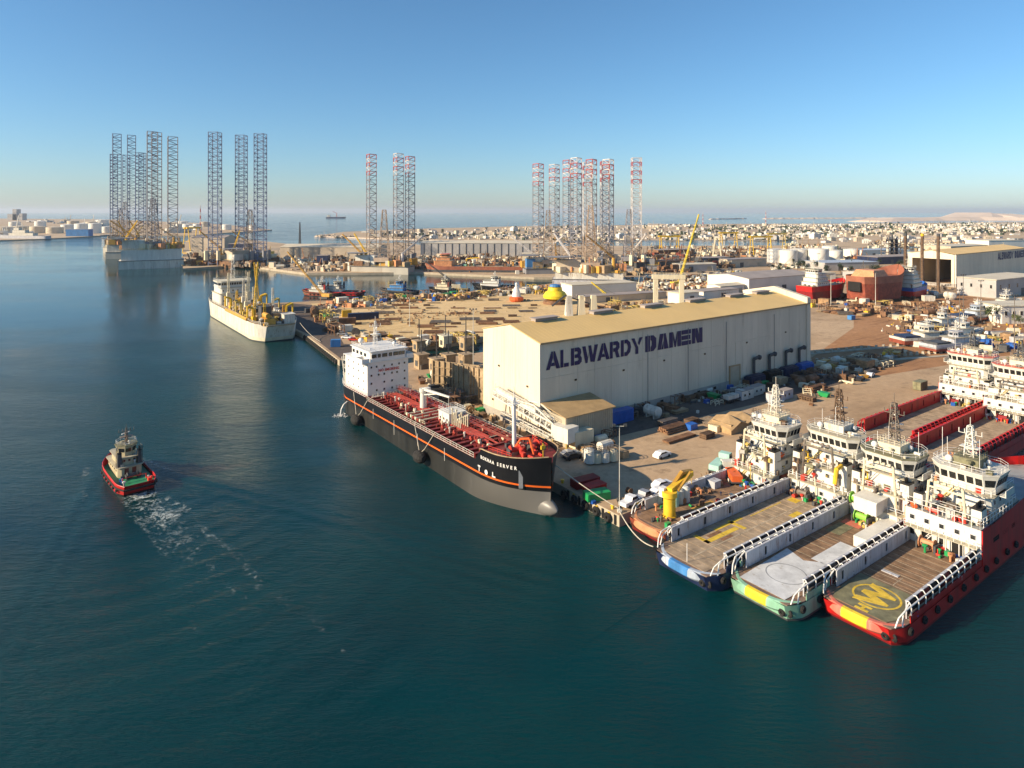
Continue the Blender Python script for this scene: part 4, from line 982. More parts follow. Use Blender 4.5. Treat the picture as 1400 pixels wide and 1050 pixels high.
        m = MB(); m.box(xf - 1.3, xf + .3, -B / 2 + .4, B / 2 - .4, zd + househ - .1, zd + househ + .05); m.build('gallery', 'deck_buff', t)
        m = MB(); m.rail([(xf - 1.25, -B / 2 + .4, zd + househ + .05), (xf - 1.25, B / 2 - .4, zd + househ + .05)], 1.0, .05, 1.1); m.build('gallery_rail', 'white_clean', t)
        for q in range(6): m = MB(); y0 = -B * .42 + q * B * .168; m.tube((xf - 1.2, y0, zd + .02), (xf - 1.2, y0, zd + househ - .1), .09, 5); m.build('stanchion', 'white_clean', t)
        fitted_gear(t, [(xf + r.uniform(.4, 7), r.uniform(-B * .42, B * .42), zf) for _ in range(26)], r, ['orange', 'white_dirty', 'deck_olive', 'cream', 'steel', 'red_bright', 'ochre', 'white', 'dk_grey'], smax=1.3)
        g = MB(); g.rail([(xf, -B * .47, zf), (xf, B * .47, zf)], 1.9, .06, 1.2); g.rail([(xf, -B * .47, zf), (xf + 14, -B * .48, zf)], 1.5, .06, 1.3); g.build('forecastle_rail', 'white_clean', t)
    # deckhouse tiers
    hw = B / 2 - .75
    xa = xf; xe = min(xf + 20, L - 5); z = zd
    for k in range(tiers):
        z1 = z + househ; h_ = hw - .3 * k
        house_tier(t, xa, xe - 1.2 * k, h_ if h_ > 2.5 else 2.5, z, z1, 'white', name='deckhouse')
        nn = max(2, int(h_ * 2 / 2.6))
        for q in range(nn):
            y = -h_ + 1.2 + q * (2 * h_ - 2.4) / max(1, nn - 1)
            if k == 0 and q % 2 == 0:
                d = MB(); d.box(-.06, .0, -.45, .45, 0, 1.9); d.build('door', r.choice(('dk_grey', 'red_dark', 'lt_grey')), t, (xa, y, z + .1))
            elif r.random() < .85: window(t, (xa - .05, y, z + househ * .58), .8, .8, -rad(90), 'lt_grey', 'glass', .14)
        for q in range(int((xe - xa) / 2.6)): window(t, (xa + 1.6 + q * 2.5, -h_ - .05, z + househ * .6), .75, .75, 0, 'lt_grey', 'glass', .14)
        g = MB(); g.rail([(xa + .1, -h_, z1 + .1), (xa + .1, h_, z1 + .1)], 1.0, .04, 1.3); g.rail([(xa + .1, -h_ - .1, z1 + .1), (xe - 2, -h_ - .1, z1 + .1)], 1.0, .04, 1.5); g.rail([(xa + .1, h_ + .1, z1 + .1), (xe - 2, h_ + .1, z1 + .1)], 1.0, .04, 1.5)
        g.build('deck_rail', 'white_clean', t)
        fitted_gear(t, [(xa + r.uniform(.5, 2.2), r.uniform(-h_ + .6, h_ - .6), z1 + .1) for _ in range(9)], r, ['white_dirty', 'orange_pale', 'white', 'deck_olive', 'cream', 'red_bright'], smax=1.0)
        st = MB(); st.path([(xa - .4, h_ * .6, z + .05), (xa - .05, h_ * .6 - 2.2, z1 + .1)], .08, 4); st.path([(xa - .4, h_ * .6 + .5, z + .05), (xa - .05, h_ * .6 - 1.7, z1 + .1)], .08, 4)
        for q in range(7): st.tube((xa - .4 + .05 * q, h_ * .6 - .31 * q, z + .3 + .32 * q), (xa - .4 + .05 * q, h_ * .6 + .5 - .31 * q, z + .3 + .32 * q), .05, 4)
        st.build('ladder', r.choice(('white_clean', 'yellow_dirty')), t)
        z = z1 + .1; xa += (bridge_dx / max(1, tiers - 1)) if k < tiers - 1 else 0
    wheelhouse(t, xa + .6, min(xa + 8.2, xe - 1), hw - .5, z, 3.2, 'white', roof)
    for s in (-1, 1):    # bridge wings
        m = MB(); y0, y1 = sorted((s * (hw - .6), s * (B / 2 + .25))); m.box(xa + 2, xa + 6, y0, y1, z - .12, z); m.box(xa + 2, xa + 6, min(s * (B / 2 + .15), s * (B / 2 + .25)), max(s * (B / 2 + .15), s * (B / 2 + .25)), z, z + 1.05); m.build('bridge_wing', 'white', t)
    # goal-post mast and monitors over the aft house decks
    zg = zd + househ * 2; m = MB(); gx = xf + 1.4
    for s in (-1, 1): m.tube((gx, s * hw * .62, zd + househ), (gx, s * hw * .5, zg + 5.2), .22, 6)
    m.tube((gx, -hw * .55, zg + 4.2), (gx, hw * .55, zg + 4.2), .18, 6); m.tube((gx, -hw * .5, zg + 5.2), (gx, hw * .5, zg + 5.2), .14, 6)
    for q in range(5): m.cbox((gx - .25, -hw * .4 + q * hw * .2, zg + 5.45), (.35, .4, .4))
    m.build('goalpost_mast', r.choice(('white', 'cream', 'steel')), t)
    for s in (-1, 1):
        m = MB(); m.tube((xf + 3.0, s * hw * .55, zg), (xf + 3.0, s * hw * .55, zg + 2.2), .16, 6); m.tube((xf + 3.0, s * hw * .55, zg + 2.2), (xf + 1.6, s * hw * .6, zg + 2.9), .2, 6); m.box(xf + 2.2, xf + 3.8, s * hw * .55 - .8, s * hw * .55 + .8, zg + 1.0, zg + 1.1); m.build('fire_monitor', r.choice(('red_bright', 'white', 'yellow')), t)
        m = MB()
        for q in range(3): m.tube((xf + 1.2 + q * .7, s * (hw - 1.3), zd + househ + .1), (xf + 1.2 + q * .7, s * (hw - 1.3), zd + househ * 2.2), .22, 7)
        m.build('exhaust_pipes', 'steel', t)
    for q in range(3):
        m = MB(); m.path([(xf - .5, -hw * .8 + q * hw * .7, zd), (xf - .5, -hw * .8 + q * hw * .7, zd + househ * .9), (xf + .5, -hw * .8 + q * hw * .7 + .8, zd + househ * 1.5)], .12, 5); m.build('vent_pipe', r.choice(('white', 'yellow_dirty', 'cream')), t)
    fitted_gear(t, [(xf + r.uniform(.3, 6), r.uniform(-hw, hw), zd + househ * r.choice((1, 2)) + .1) for _ in range(24)], r, ['white_dirty', 'cream', 'white', 'orange_pale', 'deck_olive', 'steel', 'red_bright', 'timber_dark', 'yellow_dirty'], smax=1.25)
    zt = z + 3.2
    ship_mast(t, xa + 4.5, zt, mast_h, mastm, w=1.25, radars=2, r=.075)
    m = MB(); m.box(xa + 2.4, xa + 6.6, -2, 2, zt, zt + 1.6); m.rail([(xa + 2.4, -2, zt + 1.6), (xa + 6.6, -2, zt + 1.6), (xa + 6.6, 2, zt + 1.6), (xa + 2.4, 2, zt + 1.6), (xa + 2.4, -2, zt + 1.6)], .9, .04, 1); m.build('mast_house', r.choice(('white_dirty', 'cream', 'deck_olive')), t)
    dome(t, (xa + 2.2, hw * .5, zt), .62); dome(t, (xa + 6, -hw * .45, zt), .5)
    for k in range(3):
        w_ = MB(); px_, py_ = xa + r.uniform(1.2, 7), r.uniform(-hw + 1, hw - 1); w_.tube((px_, py_, zt - .1), (px_, py_, zt + r.uniform(3, 6)), .045, 4); w_.build('antenna', 'white_clean', t)
    fitted_gear(t, [(xa + r.uniform(1, 7.5), r.uniform(-hw + .8, hw - .8), zt - .05) for _ in range(18)], r, ['white_dirty', 'deck_olive', 'orange_pale', 'white', 'steel', 'timber_dark', 'cream'], smax=1.1)
    for s in (-1, 1): funnel(t, (xf + 2.8, s * (hw - .7), zd + househ), 2.6, 1.7, househ * 1.7 + r.uniform(0, .6), 'white')
    rescue_boat(t, (xf + 4.2, -hw + .7, zd + househ * 2 + .35) if tiers > 1 else (xf + 4, -hw, zd + househ), 0, 'orange', .8)
    rf = MB()
    for k in range(3): rf.tube((k * 1.5, 0, .45), (k * 1.5 + 1.2, 0, .45), .36, 8)
    rf.build('life_raft', 'white_clean', t, (xf + 5, hw - .2, zd + househ * 2 + .15))
    winch(t, (xf - 1.6, 1.6, zd + .1), 0, {21: 'rust', 22: 'steel', 23: 'lime', 24: 'orange_pale'}.get(seed, 'red_dark'), 1.0, 2.2)
    fitted_gear(t, [(xf - r.uniform(.6, 3.4), r.uniform(-wi + .4, wi - .4), zd + .11) for _ in range(22)], r, ['white_dirty', 'red_bright', 'orange_pale', 'yellow_dirty', 'dk_grey', 'green', 'blue'], smax=.9)
    if crane: deck_crane(t, crane[0], crane[1], crane[2], crane[3], crane[4])
    return t
def deck_mark(t, name, polys, mat, z=2.5 + .112):
    for k, p in enumerate(polys):
        m = MB(); m.prism(p, z, z + .012); m.build(name, mat, t)
def rect(x0, x1, y0, y1): return [(x0, y0), (x1, y0), (x1, y1), (x0, y1)]

# brown deck vessel next to the quay
v0 = supply_vessel('workboat with worn brown deck and yellow deck crane nearest the quay', 90.7, -83.1, 52, 10.6, 32, 'rust_red', ['orange_pale', 'orange_pale'], 'red_dark', 'lt_grey', 'rust_red', 'wood_deck', 21, bridge_dx=5, tiers=3, househ=2.6,
                   mast_h=8, mastm='white_dirty', wall_h=1.9, roof='white_dirty')
deck_crane(v0, (6.2, -.2, 2.5), 4.8, 8.0, rad(8), 'yellow', 9, kn=False, r=1.15)
m = MB(); m.path([(8, .6, 7.6), (11, 1.0, 9.2), (14.5, 1.4, 8.6)], .5, 5); m.path([(7.5, -1.2, 7.4), (12, -.4, 9.6)], .28, 5); m.build('folded_jib', 'ochre', v0)
for k, (x, y) in enumerate(((10.5, 2.2), (12.2, 2.4), (13.8, 2.2))):
    m = MB(); m.lathe((0, 0, 0), [(.85, 0), (.85, 2.5), (.5, 2.9)], 12); m.build('deck_tank', 'white' if k else 'mint', v0, (x, y, 2.6), smooth=True)
m = MB(); m.box(23, 25, 2.2, 4.0, 2.6, 4.0); m.box(22.9, 25.1, 2.1, 4.1, 4.0, 4.1); m.build('deck_container', 'lt_grey', v0)
rr = random.Random(9)
fitted_gear(v0, [(rr.uniform(2, 30), rr.uniform(-3.6, 3.8), 2.6) for _ in range(34)], rr, ['rust', 'dk_grey', 'orange_pale', 'steel', 'blue_dark', 'red_bright', 'cream', 'green'], smax=.9)
deck_mark(v0, 'deck_patch', [rect(12, 18, -2.5, -.5), rect(19, 26, -3.5, -1.5)], 'ochre')
# blue and white
v1 = supply_vessel('supply vessel with blue and white stern and yellow lines on its brown deck', 85.2, -70.9, 58, 12.6, 41, 'blue_dark', ['blue_pale', 'blue_mid'], 'blue_dark', 'lt_grey', 'blue_dark', 'wood_deck_pale', 22, bridge_dx=5, tiers=3, mast_h=8.5, mastm='timber_dark',
                   roof='deck_buff')
m = MB(); rg = []
deck_mark(v1, 'deck_marking', [rect(3.5, 38, -.12, .12)] + [rect(5 + 2.2 * k, 5.1 + 2.2 * k, -4.6, 4.6) for k in range(2, 15, 2)], 'mark_tan')
deck_mark(v1, 'deck_marking', [rect(9, 16, -3.6, -2.6), rect(9, 18, 1.2, 2.2), rect(14, 22, 3.2, 3.9), rect(9, 9.9, 1.2, 4.4), rect(18.5, 19.4, .6, 4.4), rect(30, 33, -2.2, -1), rect(36, 38, 1, 3), rect(24, 34, 2.9, 3.1)], 'mark_yellow')
deck_mark(v1, 'deck_patch', [rect(11, 14.5, 2.3, 3.1), rect(12, 15, .2, 1)], 'rust')
lettering(v1, 'TUG', 1.0, 'white_clean', (9, -6.34, 1.2), 0, .02)
m = MB(); m.tube((1.4, -.5, 2.6), (1.4, -.5, 5.6), .06, 5); m.build('stern_flag_pole', 'white_clean', v1)
m = MB(); m.path([(45.5, -4.3, 8.0), (43, -4.5, 10.2), (40.5, -4.7, 10.0), (39.7, -4.8, 7.4)], .42, 7); m.build('hose_arm', 'yellow', v1, smooth=True)
# green and white
v2 = supply_vessel('supply vessel with pale green and yellow stern and whitish aft deck', 88.4, -58.8, 56, 11.6, 37, 'green_pale', ['green_pale', 'yellow_bright'], 'dk_grey', 'lt_grey', 'dk_grey', 'wood_deck', 23, bridge_dx=3, tiers=3, mast_h=9, mastm='steel')
deck_mark(v2, 'deck_patch', [[(1.3, -3.8), (15, -4.4), (15.8, -1.5), (14, .6), (15.5, 4.4), (1.3, 3.8)], rect(15.6, 25, -2.6, .2)], 'deck_white')
deck_mark(v2, 'deck_patch', [rect(27, 32, 1.4, 4.0)], 'deck_olive', 2.5 + .128); deck_mark(v2, 'deck_patch', [rect(32.2, 34.5, .6, 4.0)], 'salmon', 2.5 + .128)
ring = [(8 + 3.1 * math.cos(t), 3.1 * math.sin(t)) for t in [2 * math.pi * k / 28 for k in range(28)]]
m = MB()
for k in range(28):
    (xa_, ya_), (xb_, yb_) = ring[k], ring[(k + 1) % 28]; q = .95
    m.prism([(xa_, ya_), (xb_, yb_), (8 + (xb_ - 8) * q, yb_ * q), (8 + (xa_ - 8) * q, ya_ * q)], 2.63, 2.642)
m.build('landing_circle', 'mid_grey', v2)
m = MB(); m.box(25.5, 37, -4.4, -1.8, 2.6, 4.4); m.build('deck_locker', 'white', v2)
m = MB(); m.box(25, 30.5, -.6, 3.4, 0, 2.4); m.box(24.8, 30.7, -.8, 3.6, 2.4, 2.55); m.build('winch_house', 'white', v2, (9, -1, 5.1))
winch(v2, (36.2, 2.6, 5.2), 0, 'lime', 1.1, 2.4)
deck_mark(v2, 'deck_marking', [rect(16 + 2.2 * k, 16.1 + 2.2 * k, .4, 4.4) for k in range(5)], 'mark_tan')
# red
v3 = supply_vessel('red hulled supply vessel with yellow circled letter on its aft deck', 95.0, -47.4, 70, 11.8, 29.5, 'red', ['salmon', 'yellow_bright'], 'red_dark', 'lt_grey', 'red_dark', 'wood_deck', 24, bridge_dx=7.5, tiers=3, tall=True, mast_h=7, mastm='white', househ=2.8, roof='white_dirty')
deck_mark(v3, 'deck_patch', [[(1.3, -3.7), (3, -4.5), (11.2, -4.6), (11.2, 4.6), (3, 4.5), (1.3, 3.7)]], 'deck_olive')
m = MB()
for k in range(28):
    t0, t1 = 2 * math.pi * k / 28, 2 * math.pi * (k + 1) / 28
    m.prism([(6.6 + r_ * math.cos(t_), r_ * math.sin(t_)) for r_, t_ in ((3.0, t0), (3.3, t0), (3.3, t1), (3.0, t1))], 2.628, 2.64)
m.build('landing_circle', 'mark_yellow', v3)
o = lettering(v3, 'W', 5.2, 'mark_yellow', (6.6, -1.8, 2.64), 0, .06, flat=True)
o = lettering(v3, 'H', 2.4, 'mark_yellow', (2.2, -1.0, 2.64), 0, .05, flat=True)
deck_mark(v3, 'deck_marking', [rect(11.6 + 2.0 * k, 11.7 + 2.0 * k, -4.4, 4.4) for k in range(8)] + [rect(11.6, 15, -.06, .06)], 'mark_tan')
m = MB(); m.box(30 - .02, 31, -4.4, 1.4, 2.6, 5.1); m.build('winch_bay', 'white', v3)
m = MB(); m.box(29.9, 29.97, -2.6, -.8, 2.7, 4.7); m.build('winch_bay_door', 'dark_open', v3)
m = MB(); m.box(14.5, 15.2, .5, 3, 2.62, 2.72); m.build('deck_grating', 'lt_grey', v3)
for k, (x, y) in enumerate(((31.5, 2.0), (33, 2.6), (32, -2))):
    winch(v3, (x, y, 5.3), .3 * k, ('ochre', 'orange', 'steel')[k], .9, 1.8)
m = MB(); m.box(30.2, 33, -4.6, -2.2, 5.25, 6.4); m.build('deck_basket', 'blue_mid', v3)
for k in range(6):
    m = MB(); x = 34 + k * 4.2; m.box(x, x + 2.6, -(halfb(x, .8, 70, 11.8, 21, 3.2, 2.6, 1.7, .78)) - .02, -(halfb(x, .8, 70, 11.8, 21, 3.2, 2.6, 1.7, .78)) + .05, 4.9, 5.7) if k < 3 else None
    if k < 3: m.build('side_opening', 'dark_open', v3)
# two big red vessels further along the quay
for k, (lab, a_, b_, sd) in enumerate((('large red supply vessel with salmon bridge roof lying directly against the quay', 171.0, -79.2, 31), ('large red supply vessel with salmon bridge roof on the seaward side of its red twin', 164.0, -65.2, 32))):
    supply_vessel(lab, a_, b_, 80, 13.4, 52, 'red', ['red', 'red'], 'red_dark', 'red', 'red', 'wood_deck_pale', sd, bridge_dx=2.5, tiers=4, tall=True, roof='salmon', rim='red', mast_h=7, mastm='dk_grey', househ=2.7, wall_h=3.2, tyres=False)
paint('cream_dark', (0.50, 0.43, 0.27), 0.5, 0.15, 0.4, rust=0.4, streak=True, rustcol=(0.2, 0.15, 0.09))
# ---------------------------------------------------------------- tugs
def tug(label, pos, rz, L=26, B=9, hullm='red', deckm='deck_green', housem='cream', seed=1, detail=True, funm='cream', text=None, belt='rubber', z=0.0, roof='deck_olive', side=None):
    r = random.Random(seed); t = thing('tugboat', label, 'boat', (pos[0], pos[1], z), rz)
    zd = lambda x: 2.0 + 1.5 * max(0, (x - L * .45) / (L * .55)) ** 1.6
    make_hull(t, L, B, [-1.5, -.2, .5], ['black', 'black', hullm, hullm], lambda x: zd(x) + .75, bl=L * .36, sr=4.5, rake=2.4, stern=.74, tuck=1.5, fd=2.2, fw=1.7, nst=20)
    m = MB(); m.prism(deck_poly(L, B, .8, L - 1, .3, L * .36, 4.5, .74, fd=2.2), 1.7, 2.02); m.build('deck', deckm, t)
    m = MB(); pts = [(x, halfb(x, .9, L, B, L * .36, 4.5, 2.2, 1.7, .74) + .08, zd(x) - .15) for x in [0, .6, 1.5, 3, 5] + [L * q for q in (.3, .45, .6, .7, .78, .86, .92, .96, .985, 1)]]
    m.path([(p[0], -p[1], p[2]) for p in reversed(pts)] + pts, .24, 6); m.tube((-.1, -B * .36, 1.85), (-.1, B * .36, 1.85), .28, 6); m.build('rubbing_strake', belt, t)
    m = MB(); pts = [(x, halfb(x, 1, L, B, L * .36, 4.5, 2.2, 1.7, .74), zd(x) + .78) for x in [0, .6, 1.5, 3, 5] + [L * q for q in (.3, .45, .6, .7, .78, .86, .92, .96, .985, 1)]]
    m.path([(p[0], -p[1], p[2]) for p in reversed(pts)] + pts, .12, 5); m.build('bulwark_cap', hullm, t)
    x0 = L * .34; hw = B * .31
    house_tier(t, x0, L * .78, hw, 2.0, 4.7, housem); house_tier(t, x0 + 1.2, L * .72, hw - .5, 4.8, 6.8, housem)
    wheelhouse(t, x0 + 2.2, x0 + 6.8, hw - .75, 6.9, 2.6, housem, roof, .2)
    if detail:
        for y in (-.9, .9):
            d = MB(); d.box(-.05, 0, -.5, .5, 0, 2.1); d.build('door', 'rust_red', t, (x0 + .0, y, 2.15))
        for y in (-1.2, 0, 1.2): window(t, (x0 + 1.15, y, 6.0), .6, .6, -rad(90), housem)
        for k in range(5):
            for s in (-1, 1): window(t, (x0 + 2 + k * 2, s * (hw + .05), 3.7), .5, .5, 0 if s < 0 else rad(180), housem)
    for s in (-1, 1):
        funnel(t, (x0 + 1.0, s * (hw - .5), 4.7), 1.2, 1.0, 3.4, funm)
        fr = MB(); fr.path([(x0 + .6, s * (hw + .2), 4.8), (x0 + .6, s * (hw + .1), 9.4), (x0 + 2.2, s * (hw - .3), 9.7)], .07, 5); fr.path([(x0 + 1.6, s * (hw + .2), 4.8), (x0 + 1.6, s * (hw + .1), 9.4)], .07, 5); fr.build('funnel_frame', 'dk_grey', t)
    ship_mast(t, x0 + 4.2, 9.6, 4.2, 'steel' if detail else 'white', .5, 1, 5)
    winch(t, (x0 - 1.6, 0, 2.02), 0, 'dk_grey', .85, 2.2); winch(t, (L * .84, 0, 2.6), 0, 'dk_grey', .7, 1.8)
    m = MB(); m.path([(x0 - 4, -B * .3, 2), (x0 - 4, -B * .3, 3.2), (x0 - 4, B * .3, 3.2), (x0 - 4, B * .3, 2)], .13, 5); m.build('towing_hoop', 'red_bright' if detail else 'dk_grey', t)
    fitted_gear(t, [(r.uniform(1.2, x0 - 2), r.choice((-1, 1)) * r.uniform(B * .27, B * .37), 2.02) for _ in range(7)] + [(x0 - .6, 1.8, 2.02), (x0 - .8, -1.9, 2.02)], r, ['white', 'dk_grey', 'white_dirty', 'blue', 'red_bright'], smax=.9)
    fitted_gear(t, [(x0 + r.uniform(.4, 1.1), r.uniform(-hw, hw), 4.8) for _ in range(4)] + [(x0 + r.uniform(2.5, 6), r.uniform(-1, 1), 9.6) for _ in range(4)], r, ['white', housem, 'white_dirty', 'orange_pale'], smax=.7)
    for k in range(7):
        for s in (-1, 1): x = 3 + k * L * .1; tyre(t, (x, s * (halfb(x, .7, L, B, L * .36, 4.5, 2.2, 1.7, .74) + .22), 1.35), 0, .5)
    if detail: t.scale = (.83, .83, .83)
    if text: lettering(t, text, .8, 'white_clean', (-.06 - .02, 0, 2.05), -rad(90), .02)
    return t
TUGP, TUGR = P(191, 676), math.atan2(.73, -.68)
tug('red harbour tug with green aft deck and cream deckhouse trailing a foamy wake', TUGP, TUGR, 27, 9.2, 'red', 'deck_green', 'cream_dark', seed=3, funm='dk_grey', text='SAND PIPER' if False else None)

# wake: raised ripples and torn foam
def wake():
    d = Vector((-math.cos(TUGR), -math.sin(TUGR))); n = Vector((-d.y, d.x)); o = Vector(TUGP)
    r = random.Random(8)
    m = MB()
    NX, NY = 150, 130; X0, X1, YW = -34.0, 96.0, 62.0
    for i in range(NX + 1):
        s = X0 + (X1 - X0) * i / NX
        for j in range(NY + 1):
            y = -YW + 2 * YW * j / NY; z = 0
            age = s + 24
            if age > 0:
                arm = age * .38 + 3
                k = abs(y) / arm
                env = math.exp(-((k - .92) / .22) ** 2) * min(1, age / 12) * max(0, 1 - age / 150)
                z += .12 * env * (1 + math.sin(1.6 * (abs(y) * 1.05 - s * .42)))
                if k < 1: z += .07 * (1 - k) * (1 + math.sin(1.05 * s + .012 * y * y)) * min(1, age / 30)
            edge = min(1, (s - X0) / 12, (X1 - s) / 25, (YW - abs(y)) / 14)
            p = o + d * s + n * y
            m.v.append((p.x, p.y, .012 + z * max(0, edge)))
    for i in range(NX):
        for j in range(NY):
            q = i * (NY + 1) + j; m.f.append((q, q + 1, q + NY + 2, q + NY + 1)); m.mi.append(0)
    w_ = m.build('wake_water', 'water', smooth=True); structure(w_)
    # foam sheet: torn lace that thins out astern
    mt, nt, bs = nodes_of('wake_foam'); N, L = nt.nodes, nt.links
    tc = N.new('ShaderNodeTexCoord'); sp = N.new('ShaderNodeSeparateXYZ'); L.new(tc.outputs['Object'], sp.inputs[0])
    def math_(op, a, b=None):
        x = N.new('ShaderNodeMath'); x.operation = op
        for i, q in enumerate((a, b)):
            if q is None: continue
            if isinstance(q, (int, float)): x.inputs[i].default_value = q
            else: L.new(q, x.inputs[i])
        return x.outputs[0]
    def noise(scale, detail, dist=0.0, sx=1.0):
        mp = N.new('ShaderNodeMapping'); mp.inputs['Scale'].default_value = (sx, 1, 1); L.new(tc.outputs['Object'], mp.inputs['Vector'])
        n_ = N.new('ShaderNodeTexNoise'); n_.inputs['Scale'].default_value = scale; n_.inputs['Detail'].default_value = detail; n_.inputs['Distortion'].default_value = dist; n_.inputs['Roughness'].default_value = .68
        L.new(mp.outputs[0], n_.inputs['Vector']); return n_.outputs[0]
    at_ = N.new('ShaderNodeAttribute'); at_.attribute_name = 'foam'
    lace = math_('MAXIMUM', math_('SUBTRACT', 1.0, math_('MULTIPLY', math_('ABSOLUTE', math_('SUBTRACT', noise(.38, 6, 1.0, .7), .5)), 14.0)), 0.0)     # thin ridges
    body = math_('MAXIMUM', math_('MULTIPLY', math_('SUBTRACT', noise(1.1, 7, .6), .47), 7.0), 0.0)
    amt = math_('ADD', math_('MULTIPLY', lace, .75), math_('MULTIPLY', body, .7))
    al = N.new('ShaderNodeMapRange'); al.inputs[1].default_value = .12; al.inputs[2].default_value = .75
    patch = N.new('ShaderNodeMapRange'); patch.inputs[1].default_value = .38; patch.inputs[2].default_value = .62; patch.inputs[3].default_value = .25; patch.inputs[4].default_value = 1.25; L.new(noise(.11, 4, .8), patch.inputs[0])
    L.new(math_('MULTIPLY', math_('MULTIPLY', amt, at_.outputs['Fac']), patch.outputs[0]), al.inputs[0])
    L.new(math_('MULTIPLY', math_('MAXIMUM', al.outputs[0], 0.0), .72), bs.inputs['Alpha'])
    bs.inputs['Base Color'].default_value = (.60, .66, .64, 1); bs.inputs['Roughness'].default_value = .8
    MATS['wake_foam'] = mt
    f = MB(); FX, FY = 130, 60; att = []
    for i in range(FX + 1):
        s = -27 + 125 * i / FX
        for j in range(FY + 1):
            y = -26 + 52 * j / FY; p = o + d * s + n * y
            c0 = .5 * math.sin(s * .09); w0 = 3.3 + max(0, s) * .055
            v = 0
            if s > -1:
                v = max(0, 1 - (abs(y - c0) / w0) ** 2.2) * (1.1 * math.exp(-max(0, s) / 12) + .22 * math.exp(-s / 50))
                for off, wd, st in ((w0 * 1.0, 1.1, .6), (-w0 * .9, .8, .35), (w0 * .28, .9, .4)):
                    v = max(v, st * math.exp(-((y - c0 - off - .7 * math.sin(s * .22 + off)) / wd) ** 2) * math.exp(-max(0, s - 6) / 55) * min(1, (s + 1) / 4))
            arm = 4.9 + .20 * (s + 27)
            if s < 14: v = max(v, .5 * math.exp(-((abs(y) - arm) / .75) ** 2) * max(0, 1 - abs(s + 14) / 24))
            v *= min(1, (98 - s) / 12)
            zz = 0
            age = s + 24
            if age > 0:
                ar = age * .38 + 3; k = abs(y) / ar
                zz = .12 * math.exp(-((k - .92) / .22) ** 2) * min(1, age / 12) * 2
                if k < 1: zz += .14 * (1 - k)
            f.v.append((s, y, .05 + zz)); att.append(v)
    for i in range(FX):
        for j in range(FY):
            q = i * (FY + 1) + j; f.f.append((q, q + 1, q + FY + 2, q + FY + 1)); f.mi.append(0)
    fo = f.build('wake_foam', 'wake_foam', None, (o.x, o.y, 0), TUGR + math.pi)
    atr = fo.data.attributes.new('foam', 'FLOAT', 'POINT'); atr.data.foreach_set('value', att)
    stuff(fo, 'white foam streaks of the wake behind the red harbour tug', 'foam')
paint('foam', (0.62, 0.66, 0.64), .7, .25, 1.2)
wake()

# craft in the basin
tug('long tug with red hull and white superstructure at the far end of the sandy pier', P(497, 404), rad(172), 44, 12, 'red', 'deck_olive', 'white', 4, False, 'blue_dark')
tug('tug with orange-brown bulwark and white house, left neighbour of the red tug', P(466, 405), rad(168), 30, 10, 'rust_red', 'deck_olive', 'white', 5, False, 'red')
tug('blue and grey workboat moored at the basin edge of the sandy yard', P(572, 403), rad(165), 30, 9.5, 'dk_grey', 'rust', 'blue_mid', 6, False, 'blue_mid')
tug('dark tug with cream house in front of a lattice boom', P(632, 401), rad(168), 26, 9.5, 'black', 'rust', 'cream', 7, False, 'rust_red')
tug('dark tug with tall stepped white superstructure at the basin edge', P(704, 396), rad(168), 34, 12, 'black', 'dk_grey', 'white_clean', 8, False, 'white_clean')

# ---------------------------------------------------------------- cream dredger at the pier
dr = thing('suction_dredger', 'big cream dredger with white bridge and yellow gear moored stern-on at the sandy pier', 'ship', W(92, -306) + (0,), YA + rad(90))
DL, DB = 128, 20.5
make_hull(dr, DL, DB, [-2, .4, 2.0, 6.4], ['dk_grey', 'cream', 'white_dirty', 'white_dirty', 'cream'], lambda x: 8.2 + 3.2 * max(0, (x - 95) / 33) ** 1.2, bl=30, sr=13, rake=5, stern=.62, tuck=5.5)
m = MB(); m.prism(deck_poly(DL, DB, .5, 126, .3, 30, 13, .62), 7.6, 8.0); m.build('deck', 'steel_tan', dr)
for s in (-1, 1):
    m = MB(); m.rail([(x, s * (halfb(x, 1, DL, DB, 30, 13, 2.7, 1.5, .62) - .2), 8.2) for x in range(0, 124, 4)], 1.2, .07, 2.0); m.build('deck_rail', 'white_dirty', dr)
    m = MB(); m.tube((20, s * 10.2, 8.8), (62, s * 10.2, 8.4), .8, 8); m.build('suction_pipe', 'ochre', dr, smooth=True)
    for k, x in enumerate((18, 40, 62)):
        m = MB(); m.path([(x, s * 7.5, 8), (x, s * 7.8, 14), (x, s * 10.6, 15), (x, s * 10.6, 10)], .45, 5); m.path([(x + 2.4, s * 7.5, 8), (x + 2.4, s * 7.8, 14), (x + 2.4, s * 10.6, 15)], .45, 5); m.box(x - .6, x + 3, s * 7.5 - .8, s * 7.5 + .8, 8, 10); m.build('pipe_gantry', 'yellow' if k != 1 else 'yellow_dirty', dr)
rr = random.Random(17)
m = MB(); m.box(18, 76, -6.2, 6.2, 8, 10.5); m.box(19, 75, -5.6, 5.6, 10.5, 10.7); m.build('hopper_coaming', 'steel_tan', dr)
for k in range(12): m = MB(); m.box(20 + k * 4.6, 20.5 + k * 4.6, -6, 6, 10.7, 11.5); m.build('hopper_beam', 'cream', dr)
fitted_gear(dr, [(rr.uniform(2, 78), rr.choice((-1, 1)) * rr.uniform(6.4, 8.2), 8) for _ in range(60)] + [(rr.uniform(2, 16), rr.uniform(-7, 7), 8) for _ in range(34)] + [(rr.uniform(20, 74), rr.uniform(-5, 5), 10.7) for _ in range(50)], rr, ['yellow', 'ochre', 'cream', 'white_dirty', 'dk_grey', 'rust', 'steel', 'yellow_dirty'], smax=2.2)
